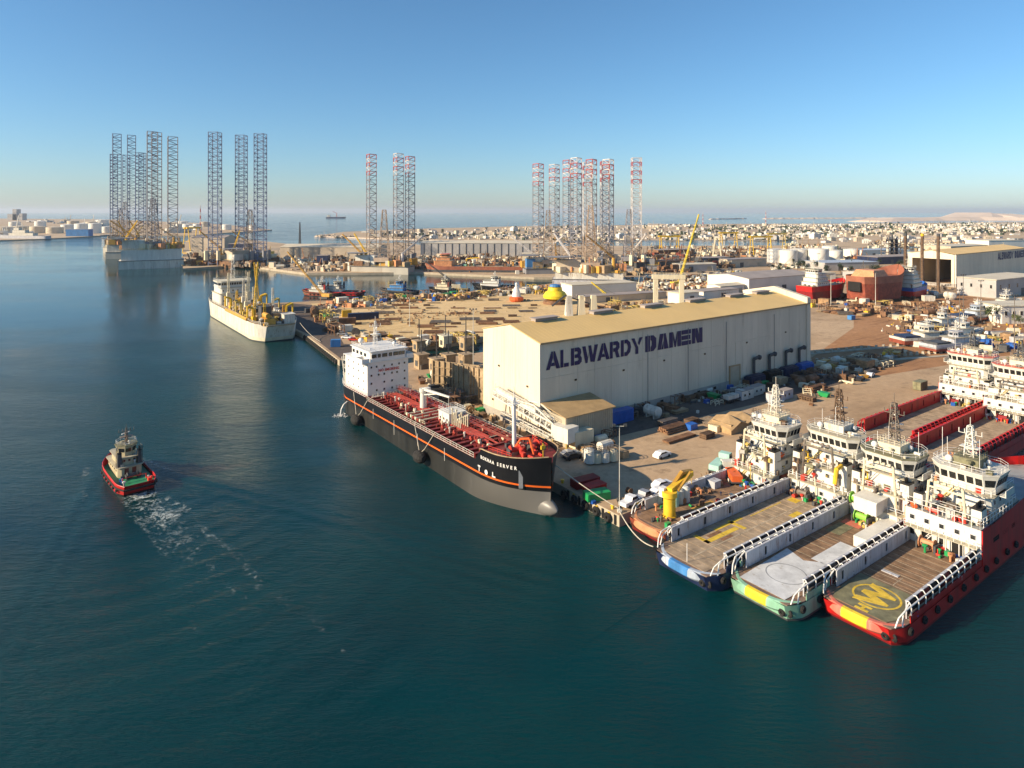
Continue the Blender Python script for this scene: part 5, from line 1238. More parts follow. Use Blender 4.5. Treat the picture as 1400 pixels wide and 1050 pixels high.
for (x, y, h, mt) in ((10, 5, 9, 'yellow'), (14, -5, 7, 'ochre'), (36, 2, 11, 'cream'), (56, -2, 12, 'cream'), (70, 3, 9, 'yellow'), (28, -4, 14, 'white_dirty'), (46, 4, 15, 'cream'), (64, 1, 16, 'white_dirty'), (78, -5, 18, 'cream'), (80, 5, 18, 'cream'), (18, 0, 8, 'steel')):
    m = MB(); m.box(x - 1, x + 1, y - 1, y + 1, 8, 8 + h * .4); lattice(m, (x, y, 8), (x, y, 8 + h), .9, .5, 6, .09); m.build('winch_tower', mt, dr)
m = MB(); m.box(3, 9, -7.0, -2, 8, 12); m.box(2.6, 9.4, -7.3, -1.6, 12, 12.2); m.build('aft_deckhouse', 'white_dirty', dr)
m = MB(); m.box(2, 9, 2.2, 7.0, 8.02, 11); m.tube((2, 5.5, 12.2), (8.4, 5.5, 12.2), 1.2, 10); m.build('aft_winch', 'ochre', dr)
m = MB(); m.box(10, 15, 2, 6.4, 8, 15.5); m.build('funnel_casing', 'dk_grey', dr)
house_tier(dr, 84, 104, 8.6, 8, 14, 'white'); house_tier(dr, 86, 103, 7.8, 14.1, 17.2, 'white'); wheelhouse(dr, 87, 100, 8.6, 17.3, 3.4, 'white', 'cream')
for k in range(6):
    for z in (10.2, 12.6, 15.6): window(dr, (84 - .05 + (2 if z > 14 else 0), -6.5 + k * 2.6, z), .9, .9, -rad(90))
ship_mast(dr, 92, 20.8, 13, 'white', 1.6, 2, 8)
for (x, y, h, lean) in ((22, 6.5, 22, 8), (60, -5.5, 20, -5)):
    m = MB(); m.tube((x, y, 8), (x, y, 13), .8, 8); lattice(m, (x, y, 13), (x + lean, y * .4, 13 + h), .7, .35, 12, .08); m.build('deck_crane', 'yellow', dr)
lettering(dr, 'AL NASR', 1.6, 'navy', (-.1 - .25, 3.4, 5.4), -rad(90), .01) if False else None
mooring('thin rope from the cream dredger stern down to the pier', W(100, -305) + (8.2,), W(102.5, -285) + (QZ + .3,), 1.0)

# ---------------------------------------------------------------- jack-up rigs
def at(px, D): return ((px - 700) / FPX * D, D)
def ztop(py, D): return CAM_H - (py - HOR) * D / FPX
def jackup(label, hullpx, D, wd, dp, rz, legs, hm='rig_hull', hm2='rig_hull', zl=7.0, zu=0.0, colors=('leg_grey', 'leg_tan'), bands=None, seed=1, lw=6.2, sides=3, derrick=True, pyd=None, box=None):
    r = random.Random(seed); c = at(hullpx, D); t = thing('jackup_rig', label, 'rig', (c[0], c[1], 0), 0)
    cs, sn = math.cos(rz), math.sin(rz)
    R_ = lambda x, y: (x * cs - y * sn, x * sn + y * cs)
    pl = [R_(*p) for p in ((-wd / 2, -dp / 2), (wd / 2, -dp / 2), (wd / 2, -dp * .1), (wd * .2, dp / 2), (-wd * .2, dp / 2), (-wd / 2, -dp * .1))]
    m = MB(); m.prism(pl, -2, zl); m.build('hull', hm, t)
    m = MB(); m.prism([(x * 1.015, y * 1.015) for x, y in pl], zl - .6, zl - .1); m.build('rubbing_band', 'dk_grey', t)
    zd = zl
    if zu: m = MB(); m.prism([(x * .93, y * .93) for x, y in pl], zl, zu); m.build('upper_hull', hm2, t); zd = zu
    for k, (px, ld, py) in enumerate(legs):
        q = at(px, ld); x, y = q[0] - c[0], q[1] - c[1]; zt = ztop(py, ld); BH = 4.2; nb = int((zt + 4) / BH)
        m = MB(); z0 = -4
        tanb = max(1, int(nb * .36)); topb = (bands or 0) + 1 if bands else 0
        m.mat(1); lattice(m, (x, y, z0), (x, y, z0 + tanb * BH), lw, lw, tanb, .23, sides, .5)
        m.mat(0); lattice(m, (x, y, z0 + tanb * BH), (x, y, zt - topb * BH), lw, lw, nb - tanb - topb, .23, sides, .5)
        for b in range(topb): m.mat(2 + (b + k) % 2); lattice(m, (x, y, zt - (topb - b) * BH), (x, y, zt - (topb - b - 1) * BH), lw, lw, 1, .25, sides, .5)
        m.build('leg', [colors[0], colors[1], 'leg_red', 'leg_white'], t)
        j = MB(); rr_ = lw * 1.35
        if abs(x) < wd * .62 and abs(y) < dp * .75:
            for a in range(sides):
                an = 2 * math.pi * (a + .5) / sides; j.cbox((x + rr_ * math.cos(an), y + rr_ * math.sin(an), zd + 5), (3.2, 3.2, 10), rz=an)
            j.build('jack_house', r.choice(('leg_tan', 'rig_grey', 'cream')), t)
    # deck load: quarters, helideck, derrick, cranes, modules
    q = R_(-wd * .28, -dp * .34); m = MB(); m.cbox((q[0], q[1], zd + 5), (wd * .34, dp * .2, 10), rz=rz); o = m.build('quarters', r.choice(('white_dirty', 'building_tan', 'white')), t)
    m = MB(); h = R_(-wd * .42, -dp * .42); m.lathe((h[0], h[1], zd + 12), [(10, 0), (10.6, .6)], 8); m.tube((h[0], h[1], zd), (h[0], h[1], zd + 12), .6, 5); m.build('helideck', 'rig_grey', t)
    if derrick:
        d = R_(wd * .02, -dp * .30); m = MB(); m.cbox((d[0], d[1], zd + 6), (15, 15, 4), rz=rz); lattice(m, (d[0], d[1], zd + 8), (d[0], d[1], zd + 8 + 46), 7, 2.2, 11, .2, 4, .4); m.build('derrick', r.choice(('leg_tan', 'leg_grey')), t)
    for k in range(3):
        d = R_(r.uniform(-.42, .42) * wd, r.uniform(-.42, .1) * dp); an = r.uniform(0, 6.28); m = MB(); m.tube((d[0], d[1], zd), (d[0], d[1], zd + 12), 1.3, 8); lattice(m, (d[0], d[1], zd + 12), (d[0] + 24 * math.cos(an), d[1] + 24 * math.sin(an), zd + 30), .9, .5, 10, .12)
        m.build('deck_crane', r.choice(('yellow', 'leg_white', 'ochre')), t)
    for k in range(64):
        d = R_(r.uniform(-.46, .46) * wd, r.uniform(-.46, .12) * dp); m = MB(); s = r.uniform(1.5, 8.5)
        m.cbox((0, 0, s * .4), (s * r.uniform(.7, 1.6), s * r.uniform(.6, 1.2), s * .8)); m.tube((s * .3, 0, s * .8), (s * .3, 0, s * .8 + r.uniform(1, 6)), .3, 5)
        m.build('deck_module', r.choice(('rust', 'cream', 'ochre', 'white_dirty', 'steel_tan', 'orange_pale', 'rig_grey', 'yellow_dirty', 'steel', 'steel_tan')), t, (d[0], d[1], zd), rz + r.choice((0, .8)))
    m = MB()
    for a, b in zip(pl, pl[1:] + pl[:1]): m.rail([(a[0] * .97, a[1] * .97, zd), (b[0] * .97, b[1] * .97, zd)], 1.2, .1, 4)
    m.build('deck_rail', 'yellow_dirty', t)
    if box:
        m = MB(); d = R_(*box[0]); m.cbox((d[0], d[1], zd + box[1][2] / 2), box[1], rz=rz); m.build('blue_module', 'blue_mid', t)
    return t
jackup('front jack-up rig of the left group, with high white hull, on the open channel', 208, 715, 60, 58, rad(28), [(206, 700, 180), (212, 738, 181), (234, 735, 187)], 'white_dirty', 'white', 9, 20, ('leg_grey', 'leg_tan'), seed=3, lw=6.5)
jackup('left group jack-up rig half hidden behind the white hulled one', 174, 850, 38, 40, rad(15), [(158, 842, 183), (178, 862, 185), (189, 835, 209)], 'rig_hull', 'white_dirty', 9, 18, ('leg_blue', 'leg_tan'), seed=4, lw=6.2)
jackup('rearmost jack-up rig of the left group with shorter legs', 174, 955, 46, 40, rad(-20), [(154, 935, 211), (171, 965, 212), (193, 950, 209)], 'rig_hull', 'rig_hull', 9, 0, ('leg_blue', 'leg_tan'), seed=5, lw=6.0)
jackup('dark-legged jack-up rig behind the cream dredger with three tall blue grey legs', 326, 735, 62, 60, rad(60), [(294, 708, 181), (330, 765, 185), (356, 712, 183)], 'rust', 'rust', 8, 0, ('leg_blue', 'leg_blue'), seed=6, lw=7.0, sides=4)
jackup('jack-up rig with a blue module at the far quay of the basin', 531, 650, 58, 44, rad(-12), [(507, 655, 211), (544, 640, 210), (560, 668, 214)], 'rig_hull', 'rig_hull', 7.5, 0, ('leg_grey', 'leg_tan'), 4, 7, lw=5.6, box=((-16, -14), (20, 6, 8)))
jackup('small jack-up rig with a blue box and three slim legs, left of the crowded rigs', 744, 632, 44, 44, rad(10), [(736, 628, 224), (758, 655, 225), (777, 648, 219)], 'rig_grey', 'rig_grey', 7, 0, ('leg_grey', 'leg_tan'), 4, 8, lw=5.8, box=((-17, -16), (8, 8, 9)))
jackup('crowded jack-up rig with pale hull nearest to the warehouse roofs', 806, 545, 58, 44, rad(-8), [(788, 540, 216), (809, 562, 218), (832, 546, 218)], 'lt_grey', 'white_dirty', 6, 11, ('leg_grey', 'leg_tan'), 3, 9, lw=5.2)
jackup('jack-up rig with one tall pale leg standing apart at the right of the rigs', 858, 655, 60, 40, rad(-10), [(870, 640, 216), (827, 672, 221), (803, 690, 222)], 'rig_grey', 'rig_grey', 8, 0, ('leg_white', 'leg_tan'), 5, 10, lw=6.0, sides=4)

# red cargo ship lying at the far quay
rs = thing('cargo_ship', 'rusty red cargo ship with orange bridge at the far quay of the basin', 'ship', P(722, 374.5) + (0,), rad(176))
make_hull(rs, 100, 18, [-2, 2.2, 4.2], ['dk_grey', 'dk_grey', 'primer', 'primer'], lambda x: 7.5 + 2.5 * max(0, (x - 80) / 20), bl=16, sr=8, rake=4)
m = MB(); m.prism(deck_poly(100, 18, 1, 98, .3, 16, 8), 7, 7.4); m.build('deck', 'steel_tan', rs)
house_tier(rs, 72, 90, 8, 7.4, 13, 'orange_pale'); house_tier(rs, 74, 88, 7, 13.1, 16, 'orange_pale'); wheelhouse(rs, 76, 84, 7, 16, 3, 'orange_pale', 'salmon')
rr = random.Random(4)
fitted_gear(rs, [(rr.uniform(4, 68), rr.uniform(-7, 7), 7.4) for _ in range(26)], rr, ['rust', 'steel', 'green_pale', 'dk_grey', 'ochre', 'orange_pale'], smax=3.5)
m = MB(); m.path([(60, -4, 7.4), (60, -4, 14), (48, -4, 15)], .6, 5); m.build('deck_crane', 'yellow', rs)
# lattice boom of a floating crane beside the dark tug
fc = thing('floating_crane', 'small floating crane with a thin dark lattice boom in the basin', 'crane', P(624, 398) + (0,), 0)
m = MB(); m.box(-10, 10, -5, 5, -1, 1.6); m.build('pontoon', 'rust', fc)
m = MB(); m.box(-4, 3, -2.5, 2.5, 1.6, 5); m.build('machinery_house', 'cream', fc)
m = MB(); lattice(m, (2, 0, 3), (-24, 6, 22), .8, .4, 14, .1); m.build('boom', 'dk_grey', fc)
# crawler crane working at the pier end
def crawler(label, loc, rz, L, el, mat, name='crawler_crane', s=1.0):
    t = thing(name, label, 'crane', loc, rz)
    for y in (-2.2, 2.2): m = MB(); m.box(-3.6 * s, 3.6 * s, y * s - .5 * s, y * s + .5 * s, 0, 1.2 * s); m.build('track', 'dk_grey', t)
    m = MB(); m.box(-4.4 * s, 2 * s, -1.6 * s, 1.6 * s, 1.3 * s, 3.4 * s); m.build('machinery_house', mat, t)
    m = MB(); m.box(.6 * s, 2.4 * s, -2.6 * s, -1.6 * s, 1.3 * s, 3.6 * s); m.build('cab', 'glass', t)
    m = MB(); e = rad(el); lattice(m, (2 * s, 0, 2 * s), (2 * s + L * math.cos(e), 0, 2 * s + L * math.sin(e)), .75 * s, .35 * s, int(L / 1.8), .09 * s); m.build('boom', mat, t)
    m = MB(); tp = Vector((2 * s + L * math.cos(e), 0, 2 * s + L * math.sin(e))); m.tube((-4 * s, 0, 3.4 * s), tp, .06, 4); m.tube(tp, tp - Vector((0, 0, L * .35)), .05, 4); m.build('cable', 'dk_grey', t)
    return t
crawler('crawler crane with yellow-footed dark boom leaning left at the end of the sandy pier', P(445, 408, QZ) + (QZ,), rad(155), 42, 42, 'ochre')
crawler('crawler crane with steep yellow lattice boom beside the cream portal behind the hall', P(925, 392, QZ) + (QZ,), rad(35), 58, 66, 'yellow_bright', s=1.2)
crawler('low crawler crane with short yellow boom behind the hall roof', P(838, 411, QZ) + (QZ,), rad(150), 16, 35, 'yellow_bright')
# ---------------------------------------------------------------- yard: ships ashore, buildings, cranes, vehicles
def YP(px, py): return P(px, py, QZ) + (QZ,)
def dry_ship(label, pos, rz, L, B, D, hull, under, house, hx, hl, tiers=2, seed=1, roof='deck_olive', keel=1.6, stern=.85, mast=True, name='ship_on_hardstand', fd=2.6):
    r = random.Random(seed); t = thing(name, label, 'ship', pos, rz)
    make_hull(t, L, B, [keel, keel + D * .35, keel + D * .6], [under, under, hull, hull], lambda x: keel + D + D * .35 * max(0, (x - L * .6) / (L * .4)) ** 1.5, bl=L * .32, sr=5, rake=3.5, stern=stern, tuck=2, fd=fd, nst=18)
    m = MB(); m.prism(deck_poly(L, B, .6, L - 1.5, .25, L * .32, 5, stern), keel + D - .4, keel + D - .05); m.build('deck', 'steel_tan', t)
    z = keel + D - .05; hw = B / 2 - 1
    for k in range(tiers): house_tier(t, hx + k * 1.2, hx + hl - k, hw - .5 * k, z, z + 2.5, house); row_windows(t, 'stbd', -(hw - .5 * k) - .05, [hx + 2 + q * 2.2 + k for q in range(int(hl / 2.6))], z + 1.5, .7, .7); z += 2.6
    wheelhouse(t, hx + 2, hx + min(hl - 1, 9), max(2, hw - 1.2), z, 2.6, house, roof, .2)
    if mast: ship_mast(t, hx + 5, z + 2.8, 6, 'white_dirty', .6, 1, 6)
    fitted_gear(t, [(r.uniform(1.5, L * .9), r.uniform(-hw * .8, hw * .8), keel + D - .05) for _ in range(14)], r, ['rust', 'white_dirty', 'cream', 'dk_grey', 'steel', 'orange_pale'], smax=1.4)
    m = MB()
    for k in range(int(L / 4)): m.box(2 + k * 4 - .6, 2 + k * 4 + .6, -1.2, 1.2, 0, keel + .1)
    m.build('keel_blocks', 'timber_dark', t); return t
dry_ship('red hulled ship with white house standing on the hardstand behind the big hall', YP(1098, 413), YA - .05, 46, 13, 8.5, 'red', 'red_dark', 'white', 6, 15, 3, 1)
dry_ship('blue and white vessel with stacked bridge decks in front of the open hall', YP(1236, 409), YA + .1, 36, 12, 6, 'blue', 'red', 'white', 3, 16, 4, 2)
# bare primer-brown new hull
t = thing('new_hull', 'huge unpainted brown ship hull under construction on the hardstand', 'ship', YP(1168, 413), YA - .12)
make_hull(t, 48, 21, [1.6, 7, 12], ['rust_red', 'rust_red', 'primer', 'primer'], lambda x: 16.5 + 6 * max(0, (x - 30) / 18) ** 1.3, bl=16, sr=10, rake=5, stern=.6, tuck=2)
m = MB(); m.prism(deck_poly(48, 21, 2, 46, .6, 16, 10, .6), 15, 15.4); m.build('deck', 'primer', t)
m = MB(); m.loft([[(8, -8, 15.4), (24, -8, 15.4), (24, 8, 15.4), (8, 8, 15.4)], [(11, -6, 20), (22, -6, 20), (22, 6, 20), (11, 6, 20)]]); m.build('superstructure_block', 'orange_pale', t)
for k in range(11): m = MB(); m.box(2 + k * 4 - .7, 2 + k * 4 + .7, -4, 4, 0, 1.8); m.build('keel_block', 'timber_dark', t)
m = MB(); m.box(-.3, 0, -4.2, 4.2, 7, 13); m.build('stern_opening', 'dark_open', t)
# fast crew boats and a blue patrol boat ashore
def crewboat(label, pos, rz, L, B, hullm, topm, seed):
    t = thing('crew_boat', label, 'boat', pos, rz)
    make_hull(t, L, B, [1.0, 2.0, 2.6], ['rust_red', topm, hullm, hullm], lambda x: 3.6 + 1.0 * max(0, (x - L * .5) / (L * .5)), bl=L * .5, sr=2, rake=3, stern=.95, nst=14)
    m = MB(); m.prism(deck_poly(L, B, .3, L - 1, .2, L * .5, 2, .95), 3.3, 3.55); m.build('deck', 'deck_grey', t)
    house_tier(t, L * .34, L * .66, B * .36, 3.55, 5.6, hullm, .25); wheelhouse(t, L * .42, L * .6, B * .28, 5.6, 2.2, hullm, hullm, -.2)
    m = MB(); m.prism([(L * .05, -B * .38), (L * .3, -B * .38), (L * .3, B * .38), (L * .05, B * .38)], 3.56, 4.3); m.build('tarpaulin', 'dk_grey' if seed % 2 else 'blue_dark', t)
    ship_mast(t, L * .52, 7.9, 3.4, 'white', .35, 1, 4)
    m = MB()
    for k in range(5): m.box(L * .12 + k * L * .17, L * .12 + k * L * .17 + .7, -1.4, 1.4, 0, 1.2)
    m.build('keel_blocks', 'timber', t); m = MB(); m.rail([(L * .66, -B * .3, 3.6), (L * .9, -B * .12, 4.2)], .9, .05, 1.2); m.rail([(L * .66, B * .3, 3.6), (L * .9, B * .12, 4.2)], .9, .05, 1.2); m.build('bow_rail', 'white_clean', t)
    return t
crewboat('grey crew boat with dark tarpaulin on the hardstand, nearest of the three', YP(1268, 482), rad(20), 32, 8, 'lt_grey', 'mid_grey', 1)
crewboat('pale grey crew boat directly behind the nearest one on the hardstand', YP(1285, 468), rad(22), 30, 7.5, 'white', 'lt_grey', 3)
crewboat('low white barge-like boat left of the grey crew boats on the hardstand', YP(1226, 472), rad(12), 30, 9, 'white_dirty', 'rust_red', 2)
crewboat('blue grey patrol boat on blocks at the right of the hardstand', YP(1305, 442), rad(28), 42, 9, 'blue_pale', 'blue_dark', 4)
crewboat('brown and white boat behind the blue grey patrol boat', YP(1352, 424), rad(30), 40, 9, 'white_dirty', 'rust', 6)
crewboat('white crew boat with yellow gear beside the slipway rails', YP(1262, 452), rad(18), 24, 7, 'white', 'mid_grey', 5)

# ---- plain industrial buildings
def building(label, pos, rz, L, Wd, h, wallm='building_white', roofm='roof_pale', pitch=.0, name='warehouse', wins=0, doors=1, cat='building', posts=0, group=None):
    t = thing(name, label, cat, pos, rz, group)
    m = MB(); m.box(0, L, 0, Wd, 0, h)
    if pitch:
        n_ = [(0, h), (Wd, h), (Wd / 2, h + pitch)]; m.add([(.0, y, z) for y, z in n_] + [(L, y, z) for y, z in n_], [(0, 2, 1), (3, 4, 5)])
    m.build('wall', wallm, t)
    m = MB(); e = .5
    if pitch:
        for s in (0, 1):
            y0, y1 = (-e, Wd / 2) if s == 0 else (Wd + e, Wd / 2)
            q = [[(x, y0, h - .1), (x, y1, h + pitch), (x, y1, h + pitch + .2), (x, y0, h + .1)] for x in (-e, L + e)]
            m.loft(q if s == 0 else [a[::-1] for a in q])
    else: m.box(-e, L + e, -e, Wd + e, h, h + .35); m.box(.3, L - .3, .3, Wd - .3, h + .35, h + .42)
    m.build('roof', roofm, t)
    for k in range(wins): window(t, (L * (k + .5) / wins, -.05, h * .6), min(1.6, L / wins * .5), h * .28, 0, wallm, 'glass', .16)
    nw = max(0, int(Wd / 6))
    for k in range(nw): window(t, (-.05, Wd * (k + .5) / nw, h * .62), 1.4, h * .22, -rad(90), wallm, 'glass', .16) if wins else None
    for k in range(doors): m = MB(); x = L * (k + .5) / max(1, doors) + 2; w_ = min(4.5, L * .2); m.box(x - w_ / 2, x + w_ / 2, -.12, 0, 0, min(h * .75, 5)); m.build('door', 'shed_wall' if k % 2 else 'dk_grey', t)
    for k in range(posts): m = MB(); x = L * (k + .5) / posts; m.box(x - .35, x + .35, -.45, -.05, 0, h - .1); m.build('column', 'dk_grey', t)
    return t
B_ = building
B_('long white flat-roofed store behind the hall, beside the yellow dome', YP(782, 408), rad(22), 50, 16, 8.5, roofm='roof_pale', doors=0)
B_('low pale shed in front of the long white store', YP(800, 415), rad(24), 62, 10, 4, 'building_tan', 'roof_grey', doors=2)
B_('white warehouse with brown roof behind the right end of the hall', YP(1024, 403), rad(30), 70, 38, 11, 'building_white', 'roof_grey', 2.0, doors=1)
B_('small white workshop with grey side right of the cream portal', YP(930, 417), rad(30), 16, 11, 7, 'building_white', 'roof_pale', doors=1)
B_('low white office behind the hall roof ridge', YP(962, 412), rad(32), 34, 12, 6, 'building_white', 'roof_grey', doors=1)
B_('white shed with ribbed dark doors behind the hall roof', YP(985, 406), rad(32), 24, 12, 7, 'building_white', 'roof_pale', 1.0, doors=2)
B_('white two-storey office with arched windows at the right edge', YP(1370, 443), rad(5), 34, 18, 9, 'building_white', 'roof_pale', wins=8, doors=1)
B_('pale building beside the second hall at the right edge', YP(1362, 408), rad(30), 70, 24, 12, 'building_grey', 'roof_pale', wins=6)
B_('low brown-roofed canteen right of the patrol boats', YP(1388, 402), rad(25), 30, 14, 6, 'building_tan', 'roof_grey', wins=5)
far = lambda px, py: P(px, py, 2) + (2,)
B_('very long warehouse with dark columns and pale roof behind the basin', far(575, 352), rad(-2.5), 168, 40, 18, 'building_grey', 'roof_pale', 2.5, posts=19, doors=0)
B_('flat brown transit shed behind the left end of the basin', far(383, 355), rad(-4), 120, 40, 15, 'building_tan', 'roof_pale', 3, doors=4)
B_('tan shed beyond the dark rig, left of the basin', far(262, 350), rad(-6), 45, 30, 24, 'building_tan', 'roof_grey', 3, doors=2)
B_('dark blue store beside the tan shed at the left quay', far(312, 352), rad(-3), 26, 20, 17, 'blue_dark', 'roof_grey', doors=1)
B_('dark blue container store on the far quay of the basin', far(433, 362), rad(-3), 12, 9, 10, 'blue_dark', 'roof_grey', doors=1)
B_('pale shed right of the far-quay container store', far(450, 346), rad(-2), 60, 20, 9, 'building_tan', 'roof_pale', 1.5)
B_('small pale shed beside the red cargo ship stern', far(714, 359), rad(-2), 28, 14, 10, 'cream', 'roof_pale', 1.0)
for k, (px, py, L_, w_, h_, wm, rm, ds) in enumerate(((1128, 371, 60, 30, 8, 'building_grey', 'blue_pale', 'blue grey roofed depot in front of the white tanks'), (1178, 352, 70, 30, 9, 'building_white', 'blue_pale', 'white depot with blue roof right of the tanks'), (1200, 362, 80, 26, 8, 'blue_dark', 'roof_grey', 'long dark blue plant hall under the chimneys'),
        (1300, 347, 90, 40, 10, 'building_tan', 'roof_pale', 'pale depot behind the second assembly hall'), (1352, 342, 70, 40, 14, 'tank_white', 'roof_pale', 'white block at the right edge beyond the second hall'), (930, 372, 40, 18, 7, 'building_grey', 'roof_pale', 'grey workshop among the scrap yards behind the portal'),
        (1000, 366, 46, 20, 8, 'building_tan', 'roof_grey', 'tan workshop in the scrap yards under the gantry cranes'), (960, 362, 40, 18, 7, 'dk_grey', 'roof_grey', 'dark workshop under the gantry cranes'), (1085, 384, 40, 18, 6, 'building_white', 'roof_pale', 'low white shed behind the red ship ashore'),
        (1175, 385, 50, 18, 7, 'building_grey', 'roof_pale', 'pale canopy shed behind the brown hull'), (870, 372, 50, 22, 9, 'dk_grey', 'rust', 'dark rusty shed right of the crowded rigs'), (900, 352, 60, 20, 9, 'rust', 'roof_grey', 'long rusty brown shed under the left gantry crane'))):
    B_(ds, far(px, py), rad(12 + 5 * (k % 4)), L_, w_, h_, wm, rm, .8 * (k % 2), doors=2)
# ---- storage tanks
def tank(label, pos, r, h, mat='tank_white', group=None, name='storage_tank'):
    t = thing(name, label, 'tank', pos, 0, group)
    m = MB(); m.lathe((0, 0, 0), [(r, 0), (r, h), (r * .98, h + .1), (r * .5, h + r * .08), (.2, h + r * .12)], 24); m.build('shell', mat, t, smooth=True)
    m = MB(); pts = [(r * math.cos(q * math.pi / 10), r * math.sin(q * math.pi / 10), h) for q in range(21)]; m.rail(pts, 1.1, .06, 3); m.build('roof_rail', 'white_dirty', t)
    m = MB()
    for q in range(16): a = -2.3 + q * .09; m.cbox(((r + .5) * math.cos(a), (r + .5) * math.sin(a), h * (q + 1) / 16), (1.0, .9, .12), rz=a)
    m.build('stairway', 'steel', t); return t
for k, (px, py, r, h) in enumerate(((1061, 359, 8, 15), (1078, 360, 8, 14.5), (1092, 359, 8, 15), (1105, 358, 9, 14), (1119, 360, 9, 16), (1134, 355, 7, 16), (1142, 357, 7, 12), (1165, 353, 7, 11))):
    tank(['leftmost white tank of the row behind the yard', 'second white tank of the row behind the yard, from the left', 'third white tank of the row behind the yard, from the left', 'wide white tank in the middle of the row behind the yard', 'biggest white tank in the row behind the yard', 'slim tall white tank right of the biggest tank',
          'short white tank at the right of the tank row', 'small white tank standing apart right of the tank row'][k], far(px, py), r * 1.2, h)
for k, (px, py, r, h, mt) in enumerate(((8, 319, 20, 16, 'tank_tan'), (30, 318, 20, 17, 'tank_tan'), (52, 318.5, 20, 17, 'tank_tan'), (75, 319, 20, 16, 'tank_tan'), (92, 317, 16, 20, 'tank_white'), (112, 318, 18, 24, 'tank_white'), (130, 319, 15, 26, 'tank_white'), (146, 318, 12, 16, 'tank_white'), (55, 311, 18, 22, 'tank_white'), (100, 310, 20, 22, 'tank_tan'), (20, 311, 18, 20, 'tank_white'), (125, 311, 18, 20, 'tank_tan'), (140, 309, 22, 24, 'tank_white'),
        (256, 315, 14, 18, 'tank_white'), (270, 314, 13, 18, 'tank_white'), (250, 309, 20, 18, 'tank_white'), (280, 310, 18, 18, 'tank_tan'), (310, 314, 14, 16, 'tank_white'), (345, 314, 12, 14, 'tank_white'))):
    tank('pale oil tank on the far shore', far(px, py), r, h, mt, 'oil tanks on the far shore')
B_('blue shed at the waterline of the far shore tank farm', far(90, 323), rad(5), 50, 20, 16, 'blue_mid', 'blue_pale', doors=0)
for k, (px, py, w_, h_) in enumerate(((10, 301, 60, 40), (17, 301, 26, 72), (26, 301, 22, 44))):
    B_(['broad hazy building on the far left skyline', 'hazy tower block on the far left skyline', 'narrow hazy building right of the skyline tower'][k], far(px, py), 0, w_, 40, h_, 'building_grey', 'roof_grey', wins=4, name='tower_block', doors=0)
# grey naval ship at the far left
nv = thing('naval_ship', 'long pale grey ship with stepped superstructure at the left edge', 'ship', P(66, 327.5) + (0,), rad(172))
make_hull(nv, 140, 17, [-2, 1, 3], ['dk_grey', 'lt_grey', 'lt_grey', 'lt_grey'], lambda x: 8 + 3 * max(0, (x - 90) / 50), bl=50, sr=6, rake=6)
for k, (x0, x1, z0, z1) in enumerate(((30, 90, 8, 14), (50, 82, 14, 20), (66, 80, 20, 25))): house_tier(nv, x0, x1, 6.5 - k, z0, z1, 'white_dirty')
ship_mast(nv, 70, 25, 14, 'lt_grey', 1.5, 1, 6)

# ---- gantry cranes, portals, chimneys
def gantry(label, pos, rz, span, h, mat, leg=.6):
    t = thing('gantry_crane', label, 'crane', pos, rz)
    for s in (-1, 1):
        m = MB()
        for e in (-1, 1): m.tube((s * span / 2, e * h * .22, 0), (s * span / 2, e * h * .08, h), leg, 4)
        m.tube((s * span / 2, -h * .22, .6), (s * span / 2, h * .22, .6), leg, 4); m.tube((s * span / 2, -h * .15, h * .5), (s * span / 2, h * .15, h * .5), leg * .6, 4); m.build('leg_frame', mat, t)
    m = MB(); m.box(-span * .62, span * .62, -h * .1, -h * .03, h, h + 2.2); m.box(-span * .62, span * .62, h * .03, h * .1, h, h + 2.2); m.build('girder', mat, t)
    m = MB(); m.box(-2, 2, -h * .12, h * .12, h + 2.2, h + 4); m.tube((0, 0, h), (0, 0, h * .5), .12, 4); m.build('trolley', 'white_dirty', t); return t
gantry('yellow gantry crane left of the scrap yards, above the dark sheds', far(915, 349), rad(10), 24, 24, 'yellow')
gantry('cream gantry crane in front of the yellow ones', far(980, 357), rad(75), 22, 25, 'cream')
gantry('yellow gantry crane in the middle of the far yards', far(996, 342), rad(10), 24, 25, 'yellow')
gantry('yellow gantry crane immediately left of the white tanks', far(1040, 350), rad(12), 26, 24, 'yellow')
gantry('second yellow gantry crane left of the white tanks, farther back', far(1062, 343), rad(10), 24, 24, 'yellow_dirty')
gantry('yellow gantry crane at the left quay beside the dark rig', far(263, 346), rad(70), 20, 34, 'yellow')
p_ = thing('lift_portal', 'heavy cream portal frame standing behind the hall roof', 'portal', YP(914, 423), rad(-4))
for s in (-1, 1):
    m = MB(); m.box(s * 7.5 - 1.3, s * 7.5 + 1.3, -1.3, 1.3, 0, 18); m.box(s * 7.5 - 1.7, s * 7.5 + 1.7, -1.7, 1.7, 0, 2); m.build('column', 'cream', p_)
m = MB(); m.box(-9.6, 9.6, -1.5, 1.5, 18, 20.5); m.build('crossbeam', 'cream', p_); m = MB(); m.rail([(-9.4, -1.4, 20.5), (9.4, -1.4, 20.5)], 1.2, .08, 1.5); m.build('handrail', 'cream', p_)
